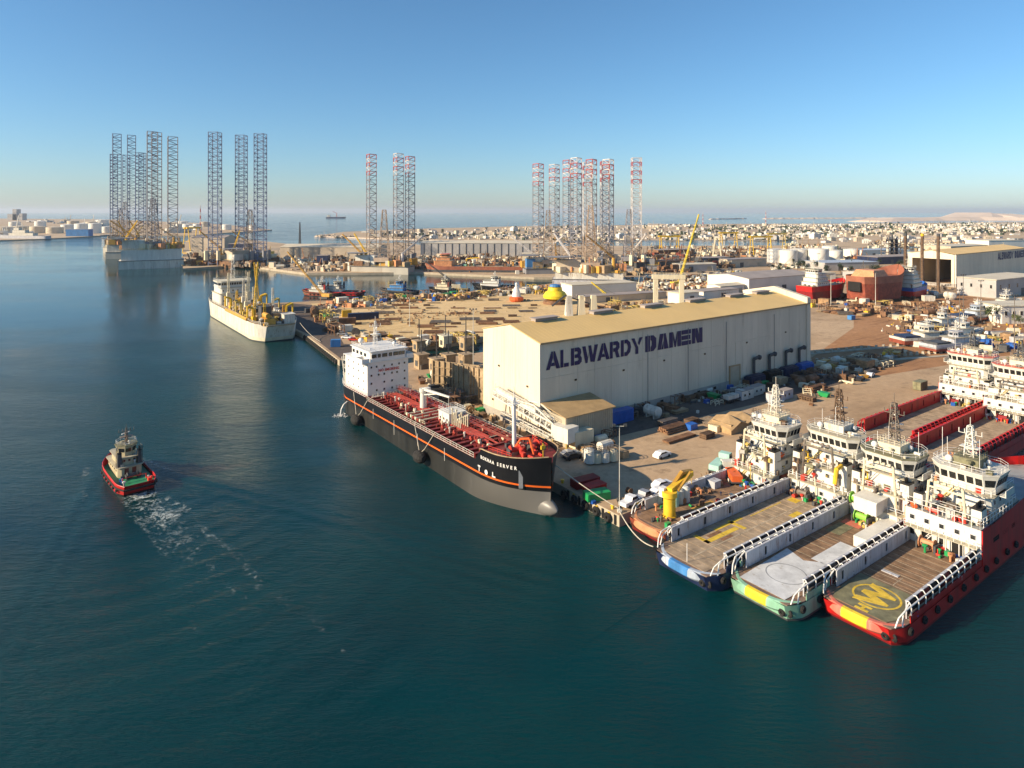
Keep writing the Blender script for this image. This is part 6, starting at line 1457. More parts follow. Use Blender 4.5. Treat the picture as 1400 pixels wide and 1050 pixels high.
for k, (px, lab, mt) in enumerate(((1238, 'dark slim chimney with ladder left of the other two behind the hardstand', 'timber_dark'), (1261, 'dark slim chimney with yellow tip in the middle of three', 'timber_dark'), (1283, 'dark slim chimney nearest the second hall', 'timber_dark'))):
    t = thing('chimney', lab, 'chimney', YP(px, 398 + k), 0); m = MB(); m.lathe((0, 0, 0), [(1.3, 0), (1.0, 3), (.9, 38), (1.05, 38.2), (1.05, 40)], 10); m.build('stack', mt, t)
    m = MB(); m.lathe((0, 0, 40), [(1.1, 0), (1.1, 1.6), (.6, 2.0)], 10); m.build('cap', 'yellow' if k == 1 else 'dk_grey', t)
    m = MB(); m.path([(-1.4, 0, 0), (-1.2, 0, 38)], .08, 4); m.path([(-1.4, .5, 0), (-1.2, .5, 38)], .08, 4); m.build('ladder', 'steel', t)
pt = thing('process_tower', 'dark industrial process tower with platforms and pipes behind the hardstand', 'tower', far(1218, 356), .2)
for k in range(6): m = MB(); m.box(-9, 9, -7, 7, k * 5, k * 5 + .6); m.build('platform', 'steel', pt)
for x in (-8, 0, 8):
    for y in (-6, 6): m = MB(); m.tube((x, y, 0), (x, y, 30), .5, 5); m.build('column', 'steel', pt)
for k in range(5): m = MB(); m.lathe((-6 + k * 3, (k % 2) * 4 - 2, 0), [(1.6, 0), (1.6, 20 + 4 * (k % 3)), (.5, 23 + 4 * (k % 3))], 10); m.build('vessel', ('white_dirty', 'blue_dark', 'dk_grey')[k % 3], pt)
# red-white lattice masts and a far tower crane
for lab, px, py, h in (('red and white radio mast on the sea front, right of the gantries', 1047, 309, 62), ('red harbour crane mast on the sea front behind the gantries', 961, 312, 55), ('thin radio mast on the far left shore', 274, 318, 75), ('thin dark mast beside the far shore of the lagoon', 410, 336, 40)):
    t = thing('radio_mast', lab, 'mast', P(px, py, 1.5) + (1.5,), 0); m = MB(); m.cur = 0
    for k in range(8): m.cur = k % 2; lattice(m, (0, 0, h * k / 8), (0, 0, h * (k + 1) / 8), 2.2 - k * .2, 2.2 - (k + 1) * .2, 3, .25)
    m.build('lattice', ['leg_red', 'leg_white'] if h > 50 else ['dk_grey', 'dk_grey'], t); m = MB(); m.lathe((0, 0, 0), [(3, 0), (3, 1)], 6); m.build('base', 'concrete', t)
sh = thing('distant_ship', 'distant crane ship far out on the sea left of the rigs', 'ship', P(446, 298.5) + (0,), rad(3))
make_hull(sh, 170, 30, [-2, 4], ['blue_dark', 'blue_dark', 'dk_grey'], lambda x: 12, bl=30, sr=10, rake=8, nst=10)
house_tier(sh, 10, 34, 12, 12, 30, 'white_dirty'); m = MB(); m.tube((90, 0, 12), (90, 0, 45), 3, 6); m.tube((90, 0, 44), (55, 0, 62), 2, 4); m.build('deck_crane', 'leg_red', sh)
# yellow dome-shaped survival craft, cream A-frame and big blocks between hall and sandy yard
yd = thing('survival_craft', 'round yellow craft with blue top standing on a cradle in the sandy yard', 'boat', YP(759, 415), 0)
m = MB(); m.lathe((0, 0, 2.2), [(4.5, 0), (7.4, 1.4), (7.6, 3), (6.2, 5), (4.5, 6), (4.2, 8), (1, 8.6)], 16); m.build('body', 'yellow_bright', yd, smooth=True)
m = MB(); m.lathe((0, 0, 10.7), [(3.6, 0), (3.2, 1.2), (.5, 1.6)], 12); m.build('cap', 'blue_mid', yd)
m = MB(); m.lathe((0, 0, 0), [(7.6, 0), (7.6, 1.4), (6.5, 2.2)], 16); m.build('cradle', 'rust', yd)
bo = thing('navigation_buoy', 'white topped navigation buoy with orange base in the sandy yard', 'buoy', YP(706, 412), 0)
m = MB(); m.lathe((0, 0, 0), [(3.6, 0), (4.6, 1), (4.6, 2.6), (3.2, 3.2)], 14); m.build('float', 'orange', bo); m = MB(); m.lathe((0, 0, 3.2), [(3, 0), (2.4, 3), (1.2, 6), (.8, 6.2), (.8, 8.2), (.2, 9)], 12); m.build('tower', 'white_clean', bo)
af = thing('shear_legs', 'cream A-shaped steel frames standing behind the hall roof ridge', 'frame', YP(792, 431), rad(8))
for k, x in enumerate((-8, -1, 6)): m = MB(); m.loft([[(x, -2.5, 0), (x + 4, -2.5, 0), (x + 4, 2.5, 0), (x, 2.5, 0)], [(x + .8, -1.4, 11), (x + 3.4, -1.4, 11), (x + 3.4, 1.4, 11), (x + .8, 1.4, 11)]]); m.build('pylon', ('white_dirty', 'cream', 'cream')[k], af)
m = MB(); m.tube((-8, 0, 11), (18, 4, 2), .35, 5); m.tube((-8, 1.5, 11), (18, 6, 2), .35, 5); m.tube((-8, 0, 11), (-16, -3, 6), .6, 5); m.build('jib', 'dk_grey', af)
# ---------------------------------------------------------------- vehicles
def make_car(label, pos, rz, mat='car_white', kind='car'):
    t = thing('parked_car' if kind == 'car' else 'pickup_truck', label, 'car', pos, rz)
    m = MB(); L = 4.6; w = .9
    prof = [(-2.3, .35), (2.3, .35), (2.35, .75), (2.2, .98), (1.1, 1.06), (.35, 1.5), (-1.2, 1.52), (-1.9, 1.1), (-2.3, 1.0)] if kind == 'car' else [(-2.6, .45), (2.6, .45), (2.65, .9), (2.4, 1.1), (1.5, 1.2), (.9, 1.8), (-.5, 1.82), (-.7, 1.15), (-2.6, 1.15)]
    m.yprism(prof, -w, w); m.build('body', mat, t)
    g = MB()
    if kind == 'car': g.yprism([(1.0, 1.1), (.36, 1.46), (-1.15, 1.48), (-1.75, 1.12)], -w - .012, w + .012); g.add([(1.12, -.75, 1.09), (1.12, .75, 1.09), (.40, .7, 1.5), (.40, -.7, 1.5)], [(0, 1, 2, 3)])
    else: g.yprism([(1.4, 1.24), (.92, 1.74), (-.45, 1.76), (-.6, 1.24)], -w - .012, w + .012)
    g.build('windows', 'glass', t)
    for x in (-1.45, 1.45):
        for y in (-w, w): q = MB(); q.tube((x, y - .1, .33), (x, y + .1, .33), .34, 10); q.build('wheel', 'rubber', t)
    for y in (-.65, .65): q = MB(); q.box(2.28, 2.36, y - .18, y + .18, .62, .8); q.build('headlight', 'white_clean', t)
    return t
CARS = [('white car parked alone on the open apron in front of the hall', 905, 625, 20, 'car_white', 'car'), ('silver car beside the white silos near the tanker bow', 779, 624, 10, 'car_silver', 'car'), ('black car parked close behind the silver car near the tanker bow', 783, 627, 12, 'car_dark', 'car'),
        ('upper white car of the pair left of the yellow deck crane', 905, 666, 15, 'car_white', 'car'), ('lower white car of the pair left of the yellow deck crane', 902, 676, 15, 'car_white', 'car'), ('white pickup near the quay light pole, in the shade', 862, 690, 25, 'car_white', 'pickup'),
        ('small grey pickup right of the white pickup in the shade', 880, 683, 25, 'car_silver', 'pickup'), ('white car on the pier road behind the tanker bridge', 474, 463, -30, 'car_white', 'car'), ('red car on the pier road behind the tanker bridge', 484, 466, -30, 'car_red', 'car'), ('silver car at the foot of the pier road', 468, 458, -30, 'car_silver', 'car'),
        ('white car at the end of the hall shadow on the right apron', 1190, 515, 30, 'car_white', 'car'), ('dark car near the equipment rows right of the hall', 1176, 520, 30, 'car_dark', 'car'), ('silver car in front of the white office at the right', 1374, 440, 5, 'car_silver', 'car'), ('white car near the white cabin at the right edge', 1352, 457, 10, 'car_white', 'car')]
for lab, px, py, rz, mt, kd in CARS: make_car(lab, YP(px, py), rad(rz) + YA * .5, mt, kd)
def truck(label, pos, rz, cabm, loadm):
    t = thing('flatbed_truck', label, 'truck', pos, rz)
    m = MB(); m.yprism([(2.2, .6), (4.4, .6), (4.5, 1.6), (4.1, 2.9), (2.2, 2.95)], -1.2, 1.2); m.build('cab', cabm, t)
    m = MB(); m.add([(4.53, -1, 1.7), (4.53, 1, 1.7), (4.16, 1, 2.75), (4.16, -1, 2.75)], [(0, 1, 2, 3)]); m.box(2.7, 3.9, -1.23, 1.23, 1.8, 2.6); m.build('windows', 'glass', t)
    m = MB(); m.box(-4.6, 2.1, -1.25, 1.25, .9, 1.15); m.build('bed', 'dk_grey', t); m = MB(); m.box(-4.4, .8, -1.1, 1.1, 1.15, 2.3); m.build('load', loadm, t)
    for x in (-3.6, -2.4, 3.2):
        for y in (-1.1, 1.1): q = MB(); q.tube((x, y - .15, .5), (x, y + .15, .5), .5, 10); q.build('wheel', 'rubber', t)
    return t
truck('white cab truck with orange bed unloading beside the brown deck workboat', YP(1000, 655), YA + .9, 'white', 'orange'); truck('mint green truck on the apron behind the brown deck workboat', YP(985, 642), YA + .3, 'mint', 'mint')
truck('truck with dark load on the pier road near the sandy yard', YP(462, 442), YA + 1.5, 'white_dirty', 'blue_dark'); truck('white truck near the hall wall in the shade', YP(1004, 548), YA, 'white', 'white_dirty')
# ---------------------------------------------------------------- light poles
def pole(label, pos, h, heads=2, mat='white_dirty', r=.16):
    t = thing('light_pole', label, 'light pole', pos, 0)
    m = MB(); m.tube((0, 0, 0), (0, 0, h), r, 7, r * .55); m.box(-.4, .4, -.4, .4, 0, .5); m.build('post', mat, t)
    m = MB(); m.tube((-1.2, 0, h), (1.2, 0, h), .07, 4); m.build('crossarm', mat, t)
    for k in range(heads): m = MB(); x = -1.1 + 2.2 * k / max(1, heads - 1); m.cbox((x, -.15, h + .25), (.6, .35, .45)); m.build('lamp_head', 'dk_grey', t)
    return t
pole('tall grey light pole near the quay corner', YP(847, 700), 16.5, 2, r=.1); pole('light pole at the edge of the sandy yard left of the hall', YP(647, 476 + 30), 22, 3)
for lab, px, py, h in (('lamp pole on the hardstand in front of the red ship ashore', 1136, 422, 20), ('lamp pole on the hardstand before the brown hull', 1197, 424, 22), ('lamp pole left of the blue and white ship ashore', 1220, 406, 22), ('tall lattice-thin lamp pole at the corner of the second hall', 1305, 397, 26), ('lamp pole left of the grey crew boats', 1296, 462, 24),
                       ('lamp pole beside the blue grey patrol boat', 1317, 448, 26), ('lamp pole right of the patrol boat on the open apron', 1341, 443, 22), ('lamp pole between the two salmon bridge roofs', 1312, 474, 24), ('thin pole right of the far red vessel bridge', 1387, 486, 24), ('lamp pole in front of the white tanks', 1119, 378, 20), ('lamp pole on the sandy yard behind the tanker mast', 560, 446, 14)):
    pole(lab, YP(px, py), h, 3, 'steel' if px > 1290 else 'white_dirty', .2)
# ---------------------------------------------------------------- containers, cabins, stacks
def container(label, pos, rz, mat, L=6.1, h=2.6, group=None, wins=False, name='shipping_container', cat='container', roof=None):
    t = thing(name, label, cat, pos, rz, group); w = 2.44
    m = MB(); m.box(-L / 2, L / 2, -w / 2, w / 2, .12, h)
    k = int(L / .55)
    for q in range(k):
        x = -L / 2 + .2 + q * (L - .4) / k; m.box(x, x + .2, -w / 2 - .05, w / 2 + .05, .25, h - .18)
    m.build('body', mat, t)
    m = MB(); m.box(-L / 2 - .06, -L / 2, -w / 2 + .08, -.03, .2, h - .15); m.box(-L / 2 - .06, -L / 2, .03, w / 2 - .08, .2, h - .15); m.build('doors', mat if not wins else 'lt_grey', t)
    m = MB(); m.box(-L / 2 - .03, L / 2 + .03, -w / 2 - .07, w / 2 + .07, h - .02, h + .08); m.build('top_frame', roof or mat, t)
    if wins:
        for q in range(int(L / 2.4)): window(t, (-L / 2 + 1.3 + q * 2.3, -w / 2 - .08, 1.6), .9, .8, 0, mat)
    return t
CN = [('blue container standing in the hall shadow beside the lean-to shed', 848, 577, 36, 'blue', 8, 3.4), ('white cabin with windows in front of the hall, left one of the pair', 1018, 545, 36, 'white', 6, 2.8), ('white cabin with windows adjoining the left cabin in front of the hall', 1034, 539, 36, 'white', 6, 2.8),
      ('open-topped white container right of the cabins in the shade', 1060, 549, 36, 'lt_grey', 6, 2.8), ('second open-topped white container by the cabins', 1072, 545, 36, 'lt_grey', 6, 2.8), ('dark blue container on the sandy yard beside a brown stack', 497, 437, 20, 'blue_dark', 16, 3.6), ('yellow container next to the dark blue one on the sandy yard', 474, 433, 20, 'yellow', 5, 3.6),
      ('brown container on the sandy yard below the dark blue one', 470, 443, 20, 'rust', 12, 3.0), ('long white cabin near the right edge behind the far red vessels', 1368, 462, 3, 'white', 10, 3), ('white cabin on the apron right of the long white one', 1395, 470, 3, 'white', 8, 3), ('small blue skip on the red-brown hardstand', 1164, 437, 30, 'blue_mid', 3.5, 2.2),
      ('lime green box beside the crew boats on the hardstand', 1250, 437, 20, 'lime', 4, 2.4), ('olive container at the quay beside the far red vessel', 1258, 532, 36, 'deck_olive', 5, 2.6), ('red container lying in the shade at the tanker bow', 813, 671, 36, 'red', 4.5, 1.4), ('green container at the tanker bow on the quay edge', 816, 682, 20, 'green', 5, 1.5), ('dark red container in the shade behind the red one at the tanker bow', 800, 664, 30, 'red_dark', 6, 1.6),
      ('white plant container behind the silos', 800, 588, 36, 'white', 6, 3), ('cream box unit beside the silver car', 795, 610, 36, 'cream', 6, 4), ('blue tarp box on the pier quay behind the tanker', 459, 474, 10, 'blue_mid', 4, 3)]
for lab, px, py, rz, mt, L_, h_ in CN: container(lab, YP(px, py), rad(rz), mt, L_, h_, wins='window' in lab or 'cabin' in lab, roof='roof_grey' if 'cabin' in lab else None)
def silo(label, pos, r, h, mat='white', legs=0):
    t = thing('silo', label, 'silo', pos, 0); z = h * .25 if legs else 0
    m = MB(); m.lathe((0, 0, z), [(r * .5, 0), (r, h * .08), (r, h * .7), (r * .85, h * .74), (r * .3, h * .78)], 14); m.build('shell', mat, t, smooth=True)
    m = MB(); pts = [(r * math.cos(q), r * math.sin(q), z + h * .7) for q in [k * .628 for k in range(11)]]; m.rail(pts, 1, .05, 1.5); m.build('top_rail', 'steel', t)
    for q in range(4 if legs else 0): a = q * 1.57 + .7; m = MB(); m.tube((r * .8 * math.cos(a), r * .8 * math.sin(a), 0), (r * .8 * math.cos(a), r * .8 * math.sin(a), z + h * .1), .12, 5); m.build('leg', 'steel', t)
    return t
silo('white cylindrical tank on the apron behind the white cabin near the tanker bow', YP(797, 596), 2.2, 6.5, 'white_dirty', 1); silo('white vertical tank beside the canvas tent', YP(1034, 587), 1.1, 6.0, 'white', 0)
for k, (px, py) in enumerate(((806, 634), (815, 633), (826, 632), (838, 630))): silo(['leftmost of four plant tanks on the apron near the tanker bow', 'second of four plant tanks on the apron near the tanker bow', 'third of four plant tanks on the apron near the tanker bow', 'rightmost of four plant tanks on the apron near the tanker bow'][k], YP(px, py), 1.3, 3.4 + (k == 0) * 1.2, ('white', 'cream', 'white_dirty', 'cream')[k])
# canvas tents
tt = thing('canvas_tent', 'tan canvas work tent with peaked roof on the apron in front of the hall', 'tent', YP(1008, 584), YA); tt.scale = (.85, .85, .8)
m = MB(); m.box(-8, 2, -3.5, 3.5, 0, 3.2); m.build('wall', 'canvas', tt)
m = MB(); hs_ = [(-9, 2.6), (-4.5, 5.2), (-1, 3.6), (2.5, 4.8), (8, 2.4)]
for (x0, z0), (x1, z1) in zip(hs_[:-1], hs_[1:]): m.loft([[(x0, -4.5, z0 * .75), (x0, 0, z0), (x0, 4.5, z0 * .75), (x0, 0, z0 - .1)], [(x1, -4.5, z1 * .75), (x1, 0, z1), (x1, 4.5, z1 * .75), (x1, 0, z1 - .1)]])
m.build('roof', 'canvas', tt)
for x in (3, 7.6): m = MB(); m.tube((x, -4.2, 0), (x, -4.2, 2.2), .1, 5); m.build('post', 'steel', tt)

# white folded boom crane beside the hall gable
bx, by_ = P(771, 612, QZ)
bc = thing('boom_crane', 'long white lattice boom crane lowered beside the lit end of the hall', 'crane', (bx, by_, QZ), math.atan2(.72, -.69))
m = MB(); lattice(m, (1, 0, 4.2), (25, 0, 8.6), 1.5, 1.0, 12, .12, 4, .26); m.build('boom', 'white', bc)
m = MB(); m.loft([[(9, -.8, 6.6), (9, .8, 6.6), (9, .8, 7.6), (9, -.8, 7.6)], [(24, -.7, 9.2), (24, .7, 9.2), (24, .7, 10.4), (24, -.7, 10.4)]]); m.build('boom_head', 'white', bc)
m = MB(); m.path([(1, -1.6, 5), (9, -1.2, 8.6), (16, -.9, 8.4)], .24, 5); m.path([(1, 1.6, 5), (9, 1.2, 8.6), (16, .9, 8.4)], .24, 5); m.rail([(2, 1.3, 6.0), (24, .9, 10.2)], 1.1, .06, 1.4); m.build('walkway', 'white_dirty', bc)
m = MB(); lattice(m, (2, 2.6, 2.2), (20, 2.0, 4.4), .9, .7, 10, .09, 4, .16); m.build('lower_jib', 'white_dirty', bc)
m = MB(); m.box(-3, 2.4, -2, 2, 2.0, 5.6); m.build('machinery_house', 'white', bc)
for x in (-2.5, 2.0):
    for y in (-1.8, 1.8): m = MB(); m.tube((x, y, 0), (x, y, 2.1), .26, 6); m.box(x - .8, x + .8, y - .45, y + .45, 0, .55); m.build('bogie', 'yellow_dirty', bc)
for x in (8, 14, 20): m = MB(); m.tube((x, -1.4, 0), (x, -.5, 4.6 + x * .12), .17, 5); m.tube((x, 1.4, 0), (x, .5, 4.6 + x * .12), .17, 5); m.build('trestle', 'steel', bc)
# tan steel ship blocks between the tanker and the hall
def ship_block(label, pos, rz, L, w, h, seed):
    r = random.Random(seed); t = thing('ship_block', label, 'steel block', pos, rz)
    m = MB(); m.box(0, L, 0, .3, 0, h); m.build('side_plate', 'steel_tan', t)
    m = MB(); m.box(0, L, .3, w, 0, .3); m.box(0, L, w - .3, w, .3, h * .8); m.build('bottom_plate', 'steel_tan', t)
    for k in range(int(L / 2.2)):
        m = MB(); x = .6 + k * 2.1; m.box(x, x + .2, -.45, 0, 0, h); m.box(x, x + .2, .3, w - .3, .3, h * r.uniform(.35, .9)); m.build('frame', 'steel_tan', t)
    for k in range(3): m = MB(); m.box(0, L, -.3, 0, h * (k + .6) / 3.4, h * (k + .6) / 3.4 + .2); m.build('stringer', 'steel_tan', t)
    return t
for k, (px, py, L_, w_, h_, ds) in enumerate(((590, 530, 14, 7, 9, 'tan steel ship block standing behind the tanker accommodation, left one'), (618, 545, 15, 8, 11, 'tallest tan steel ship block between tanker and hall'), (640, 552, 12, 7, 10, 'tan steel ship block leaning close to the hall gable'), (655, 540, 10, 6, 9, 'brown steel ship block behind the tallest tan block'))):
    ship_block(ds, YP(px, py), YA + rad((-60, -75, -50, -80)[k]), L_, w_, h_, k)
def dock_tower(label, pos, h):
    t = thing('dock_hoist', label, 'hoist', pos, YA); m = MB(); m.box(-2, 2, -2, 2, 0, h); m.box(-2.4, 2.4, -2.4, 2.4, h, h + .4); m.build('housing', random.Random(int(pos[0])).choice(('cream', 'steel_tan', 'steel_tan')), t)
    m = MB(); lattice(m, (0, 0, h), (0, 0, h + 9), .26, .14, 8, .03); m.build('mast', 'dk_grey', t); m = MB(); m.box(-2.06, -2, -1, 1, 1, 3); m.build('door', 'dk_grey', t); m = MB(); m.box(-1.5, 1.5, -2.6, -2.02, 0, 1.6); m.build('winch_box', 'steel', t)
for k, (px, py) in enumerate(((576, 503), (597, 508), (613, 500), (637, 503), (609, 474), (573, 480), (637, 478))): dock_tower(['cream dock hoist nearest the tanker bridge on the slip edge', 'second dock hoist from the tanker bridge on the slip edge', 'third dock hoist from the tanker bridge on the slip edge', 'dock hoist near the hall gable on the slip edge', 'middle dock hoist on the sandy side of the slip', 'left dock hoist on the sandy side of the slip', 'right dock hoist on the sandy side of the slip'][k], YP(px, py), 5 - .4 * (k % 3))

# ---------------------------------------------------------------- loose materials
CL = {}
def clutter_mesh(kind, v):
    key = (kind, v)
    if key in CL: return CL[key]
    r = random.Random(hash(kind) % 1000 if False else sum(map(ord, kind)) + v * 37); m = MB()
    if kind == 'pipe_stack':
        L = r.uniform(8, 12); n_ = r.randint(5, 8)
        for lay in range(3):
            for k in range(n_ - lay): y = (k - (n_ - lay) / 2) * .62; x = r.uniform(-.4, .4); m.tube((x - L / 2, y, .45 + lay * .54), (x + L / 2, y, .45 + lay * .54), .3, 6)
        for x in (-L * .3, L * .3): m.box(x - .15, x + .15, -n_ * .32, n_ * .32, 0, .16)
        mats = ['steel'] if v % 2 else ['rust']
    elif kind == 'plate_stack':
        L = r.uniform(6, 12); w = r.uniform(2, 3)
        for lay in range(r.randint(3, 7)): dx, dy = r.uniform(-.3, .3), r.uniform(-.2, .2); m.box(dx - L / 2, dx + L / 2, dy - w / 2, dy + w / 2, .2 + lay * .14, .3 + lay * .14)
        for x in (-L * .35, 0, L * .35): m.box(x - .12, x + .12, -w / 2, w / 2, 0, .18)
        mats = ['rust'] if v % 2 else ['steel_tan']
    elif kind == 'timber_stack':
        L = r.uniform(4, 6)
        for lay in range(5):
            for k in range(6):
                if lay % 2: m.box(-L / 2 + k * L / 6 + .1, -L / 2 + k * L / 6 + .5, -1.3, 1.3, lay * .32, lay * .32 + .28)
                else: m.box(-L / 2, L / 2, -1.3 + k * .44, -1.3 + k * .44 + .34, lay * .32, lay * .32 + .28)
        mats = ['timber'] if v % 2 else ['timber_dark']
    elif kind == 'beam_row':
        for k in range(9):
            y = (k - 4) * 1.1; m.box(-5, 5, y - .18, y + .18, .2, .3); m.box(-5, 5, y - .03, y + .03, .3, .7); m.box(-5, 5, y - .18, y + .18, .7, .8)
        for x in (-4, 0, 4): m.box(x - .15, x + .15, -5, 5, 0, .2)
        mats = ['rust'] if v % 2 else ['steel']
    elif kind == 'steel_frame':
        L, w, h = r.uniform(4, 8), r.uniform(2.4, 4), r.uniform(2, 4)
        for x in (-L / 2, 0, L / 2):
            for y in (-w / 2, w / 2): m.box(x - .12, x + .12, y - .12, y + .12, 0, h)
            m.box(x - .1, x + .1, -w / 2, w / 2, h - .2, h)
        for y in (-w / 2, w / 2): m.box(-L / 2, L / 2, y - .1, y + .1, h - .2, h); m.box(-L / 2, L / 2, y - .1, y + .1, h * .45, h * .45 + .15); m.tube((-L / 2, y, .1), (0, y, h - .2), .08, 4); m.tube((L / 2, y, .1), (0, y, h - .2), .08, 4)
        mats = [('rust', 'yellow_dirty', 'steel', 'cream')[v % 4]]
    elif kind == 'crate':
        s = r.uniform(1.4, 2.6); m.box(-s, s, -s * .7, s * .7, .15, s * 1.1)
        for x in (-s, 0, s): m.box(x - .1, x + .1, -s * .7 - .06, s * .7 + .06, 0, s * 1.12)
        m.box(-s - .05, s + .05, -s * .7 - .08, s * .7 + .08, s * 1.1, s * 1.16)
        mats = [('timber', 'white_dirty', 'timber_dark', 'steel_tan', 'cream', 'blue')[v % 6]]
    elif kind == 'machine':
        s = r.uniform(1.4, 2.4); m.box(-s, s * .4, -s * .6, s * .6, .3, s * 1.1); m.tube((s * .3, 0, s * .6), (s * 1.2, 0, s * .6), s * .4, 8); m.tube((-s * .4, s * .2, s), (-s * .4, s * .2, s * 1.8), .14, 6); m.box(-s * 1.1, s * 1.3, -s * .65, s * .65, 0, .3); m.box(-s * .9, -s * .3, -s * .7, -s * .6, .5, .9)
        mats = [('yellow', 'cream', 'dk_grey', 'steel_tan', 'white_dirty', 'rust')[v % 6]]
    elif kind == 'cable_reel':
        s = r.uniform(1.0, 1.7)
        for y in (-.7, .7): m.tube((0, y - .08, s), (0, y + .08, s), s, 14)
        m.tube((0, -.62, s), (0, .62, s), s * .6, 12); mats = [('timber', 'timber_dark', 'steel')[v % 3]]
    elif kind == 'horizontal_tank':
        s = r.uniform(1.1, 1.8); L = s * 3; m.tube((-L / 2, 0, s + .5), (L / 2, 0, s + .5), s, 12); m.tube((-L / 2 - .3, 0, s + .5), (-L / 2, 0, s + .5), s * .6, 10, s); m.tube((L / 2, 0, s + .5), (L / 2 + .3, 0, s + .5), s, 10, s * .6)
        for x in (-L * .3, L * .3): m.box(x - .2, x + .2, -s * .8, s * .8, 0, s * .7)
        mats = [('white_dirty', 'cream', 'rust')[v % 3]]
    elif kind == 'pipe_spool':
        s = r.uniform(2, 3.4); m.tube((-s, 0, .6), (s, 0, .6), .4, 8); m.tube((s, 0, .6), (s, s * .6, .6), .4, 8); m.tube((-s, 0, .6), (-s, 0, 2.2), .4, 8)
        for p in ((-s, 0, 2.2), (s, s * .6, .6)): m.tube((p[0] - .05, p[1], p[2] - .05), (p[0] + .05, p[1], p[2] + .12), .6, 8)
        m.box(-.3, .3, -.5, .5, 0, .3); mats = [('rust', 'cream', 'steel', 'orange_pale')[v % 4]]
    elif kind == 'scaffold':
        L, w, h = 5, 2, r.uniform(4, 7)
        for x in (-L / 2, 0, L / 2):
            for y in (-w / 2, w / 2): m.tube((x, y, 0), (x, y, h), .06, 4)
        for z in [q * 2.0 for q in range(1, int(h / 2) + 1)]:
            for y in (-w / 2, w / 2): m.tube((-L / 2, y, z), (L / 2, y, z), .05, 4); m.tube((-L / 2, y, z - 2), (0, y, z), .05, 4)
            m.box(-L / 2, L / 2, -w / 2, w / 2, z, z + .06)
        mats = [('steel', 'yellow_dirty', 'rust')[v % 3]]
    elif kind == 'keel_block':
        m.loft([[(-1.1, -.7, 0), (1.1, -.7, 0), (1.1, .7, 0), (-1.1, .7, 0)], [(-.9, -.5, 1.2), (.9, -.5, 1.2), (.9, .5, 1.2), (-.9, .5, 1.2)]]); m.box(-1, 1, -.5, .5, 1.2, 1.5); mats = [('concrete', 'timber', 'steel_tan')[v % 3]]
    elif kind == 'drum_pallet':
        for i in range(3):
            for j in range(2): m.tube((i * .65 - .65, j * .65 - .3, .15), (i * .65 - .65, j * .65 - .3, 1.05), .29, 9)
        m.box(-1, 1, -.65, .65, 0, .14); mats = [('dk_grey', 'rust', 'steel_tan', 'blue')[v % 4]]
    elif kind == 'skip':
        m.loft([[(-1.3, -.9, .1), (1.3, -.9, .1), (1.3, .9, .1), (-1.3, .9, .1)], [(-2, -1.1, 1.5), (2, -1.1, 1.5), (2, 1.1, 1.5), (-2, 1.1, 1.5)]], cap=True); m.box(-2.05, 2.05, -1.15, 1.15, 1.5, 1.58); m.box(-1.3, -1.1, -.9, .9, 0, .12); m.box(1.1, 1.3, -.9, .9, 0, .12); mats = [('ochre', 'rust', 'steel_tan', 'green')[v % 4]]
    CL[key] = m.data(kind, mats), mats[0]; return CL[key]
KW = {'steel': 'grey', 'rust': 'rusty', 'steel_tan': 'tan', 'timber': 'pale wooden', 'timber_dark': 'dark wooden', 'yellow_dirty': 'faded yellow', 'cream': 'cream', 'white_dirty': 'off-white', 'blue': 'blue', 'yellow': 'yellow', 'dk_grey': 'dark grey', 'red_dark': 'dark red', 'orange_pale': 'pale orange', 'concrete': 'concrete', 'green': 'green', 'ochre': 'ochre'}
CATW = {'pipe_stack': 'pipes', 'plate_stack': 'plates', 'timber_stack': 'timber', 'beam_row': 'beams', 'steel_frame': 'frame', 'cable_reel': 'reel', 'horizontal_tank': 'tank', 'pipe_spool': 'pipe', 'keel_block': 'block', 'drum_pallet': 'drums'}
def inside(p, poly):
    c = False; x, y = p
    for (x0, y0), (x1, y1) in zip(poly, poly[1:] + poly[:1]):
        if (y0 > y) != (y1 > y) and x < (x1 - x0) * (y - y0) / (y1 - y0) + x0: c = not c
    return c
def scatter(zone, poly, n, kinds, seed, smin=.8, smax=1.25, align=.8, gap=3.0, z=QZ, flat=1.0):
    "lay individual pieces of material out over a patch of the yard"
    r = random.Random(seed); pts = []
    x0, x1 = min(p[0] for p in poly), max(p[0] for p in poly); y0, y1 = min(p[1] for p in poly), max(p[1] for p in poly)
    tries = 0
    while len(pts) < n and tries < n * 40:
        tries += 1; p = (r.uniform(x0, x1), r.uniform(y0, y1))
        if not inside(p, poly) or any((p[0] - q[0]) ** 2 + (p[1] - q[1]) ** 2 < gap * gap for q in pts): continue
        pts.append(p); kd = r.choice(kinds); me, mt = clutter_mesh(kd, r.randint(0, 5)); s = r.uniform(smin, smax)
        o = put(kd, me, None, p + (z + .012,), YA + (r.choice((0, 0, rad(90))) if r.random() < align else r.uniform(0, 3.1)), scale=(s, s, s * flat))
        tag(o, KW.get(mt, mt) + ' ' + kd.replace('_', ' ') + ' ' + zone, CATW.get(kd, kd.replace('_', ' ')), kd.replace('_', ' ') + 's ' + zone)
def px_poly(*pp): return [P(x, y, QZ) for x, y in pp]
STEEL = ['pipe_stack', 'plate_stack', 'beam_row', 'steel_frame', 'plate_stack', 'pipe_spool']
MIX = ['crate', 'machine', 'steel_frame', 'cable_reel', 'drum_pallet', 'horizontal_tank', 'pipe_spool', 'skip', 'timber_stack']
sandy_poly = px_poly((430, 416), (500, 412), (640, 402), (700, 400), (745, 412), (700, 440), (655, 462), (560, 462), (500, 452))
r = random.Random(61)
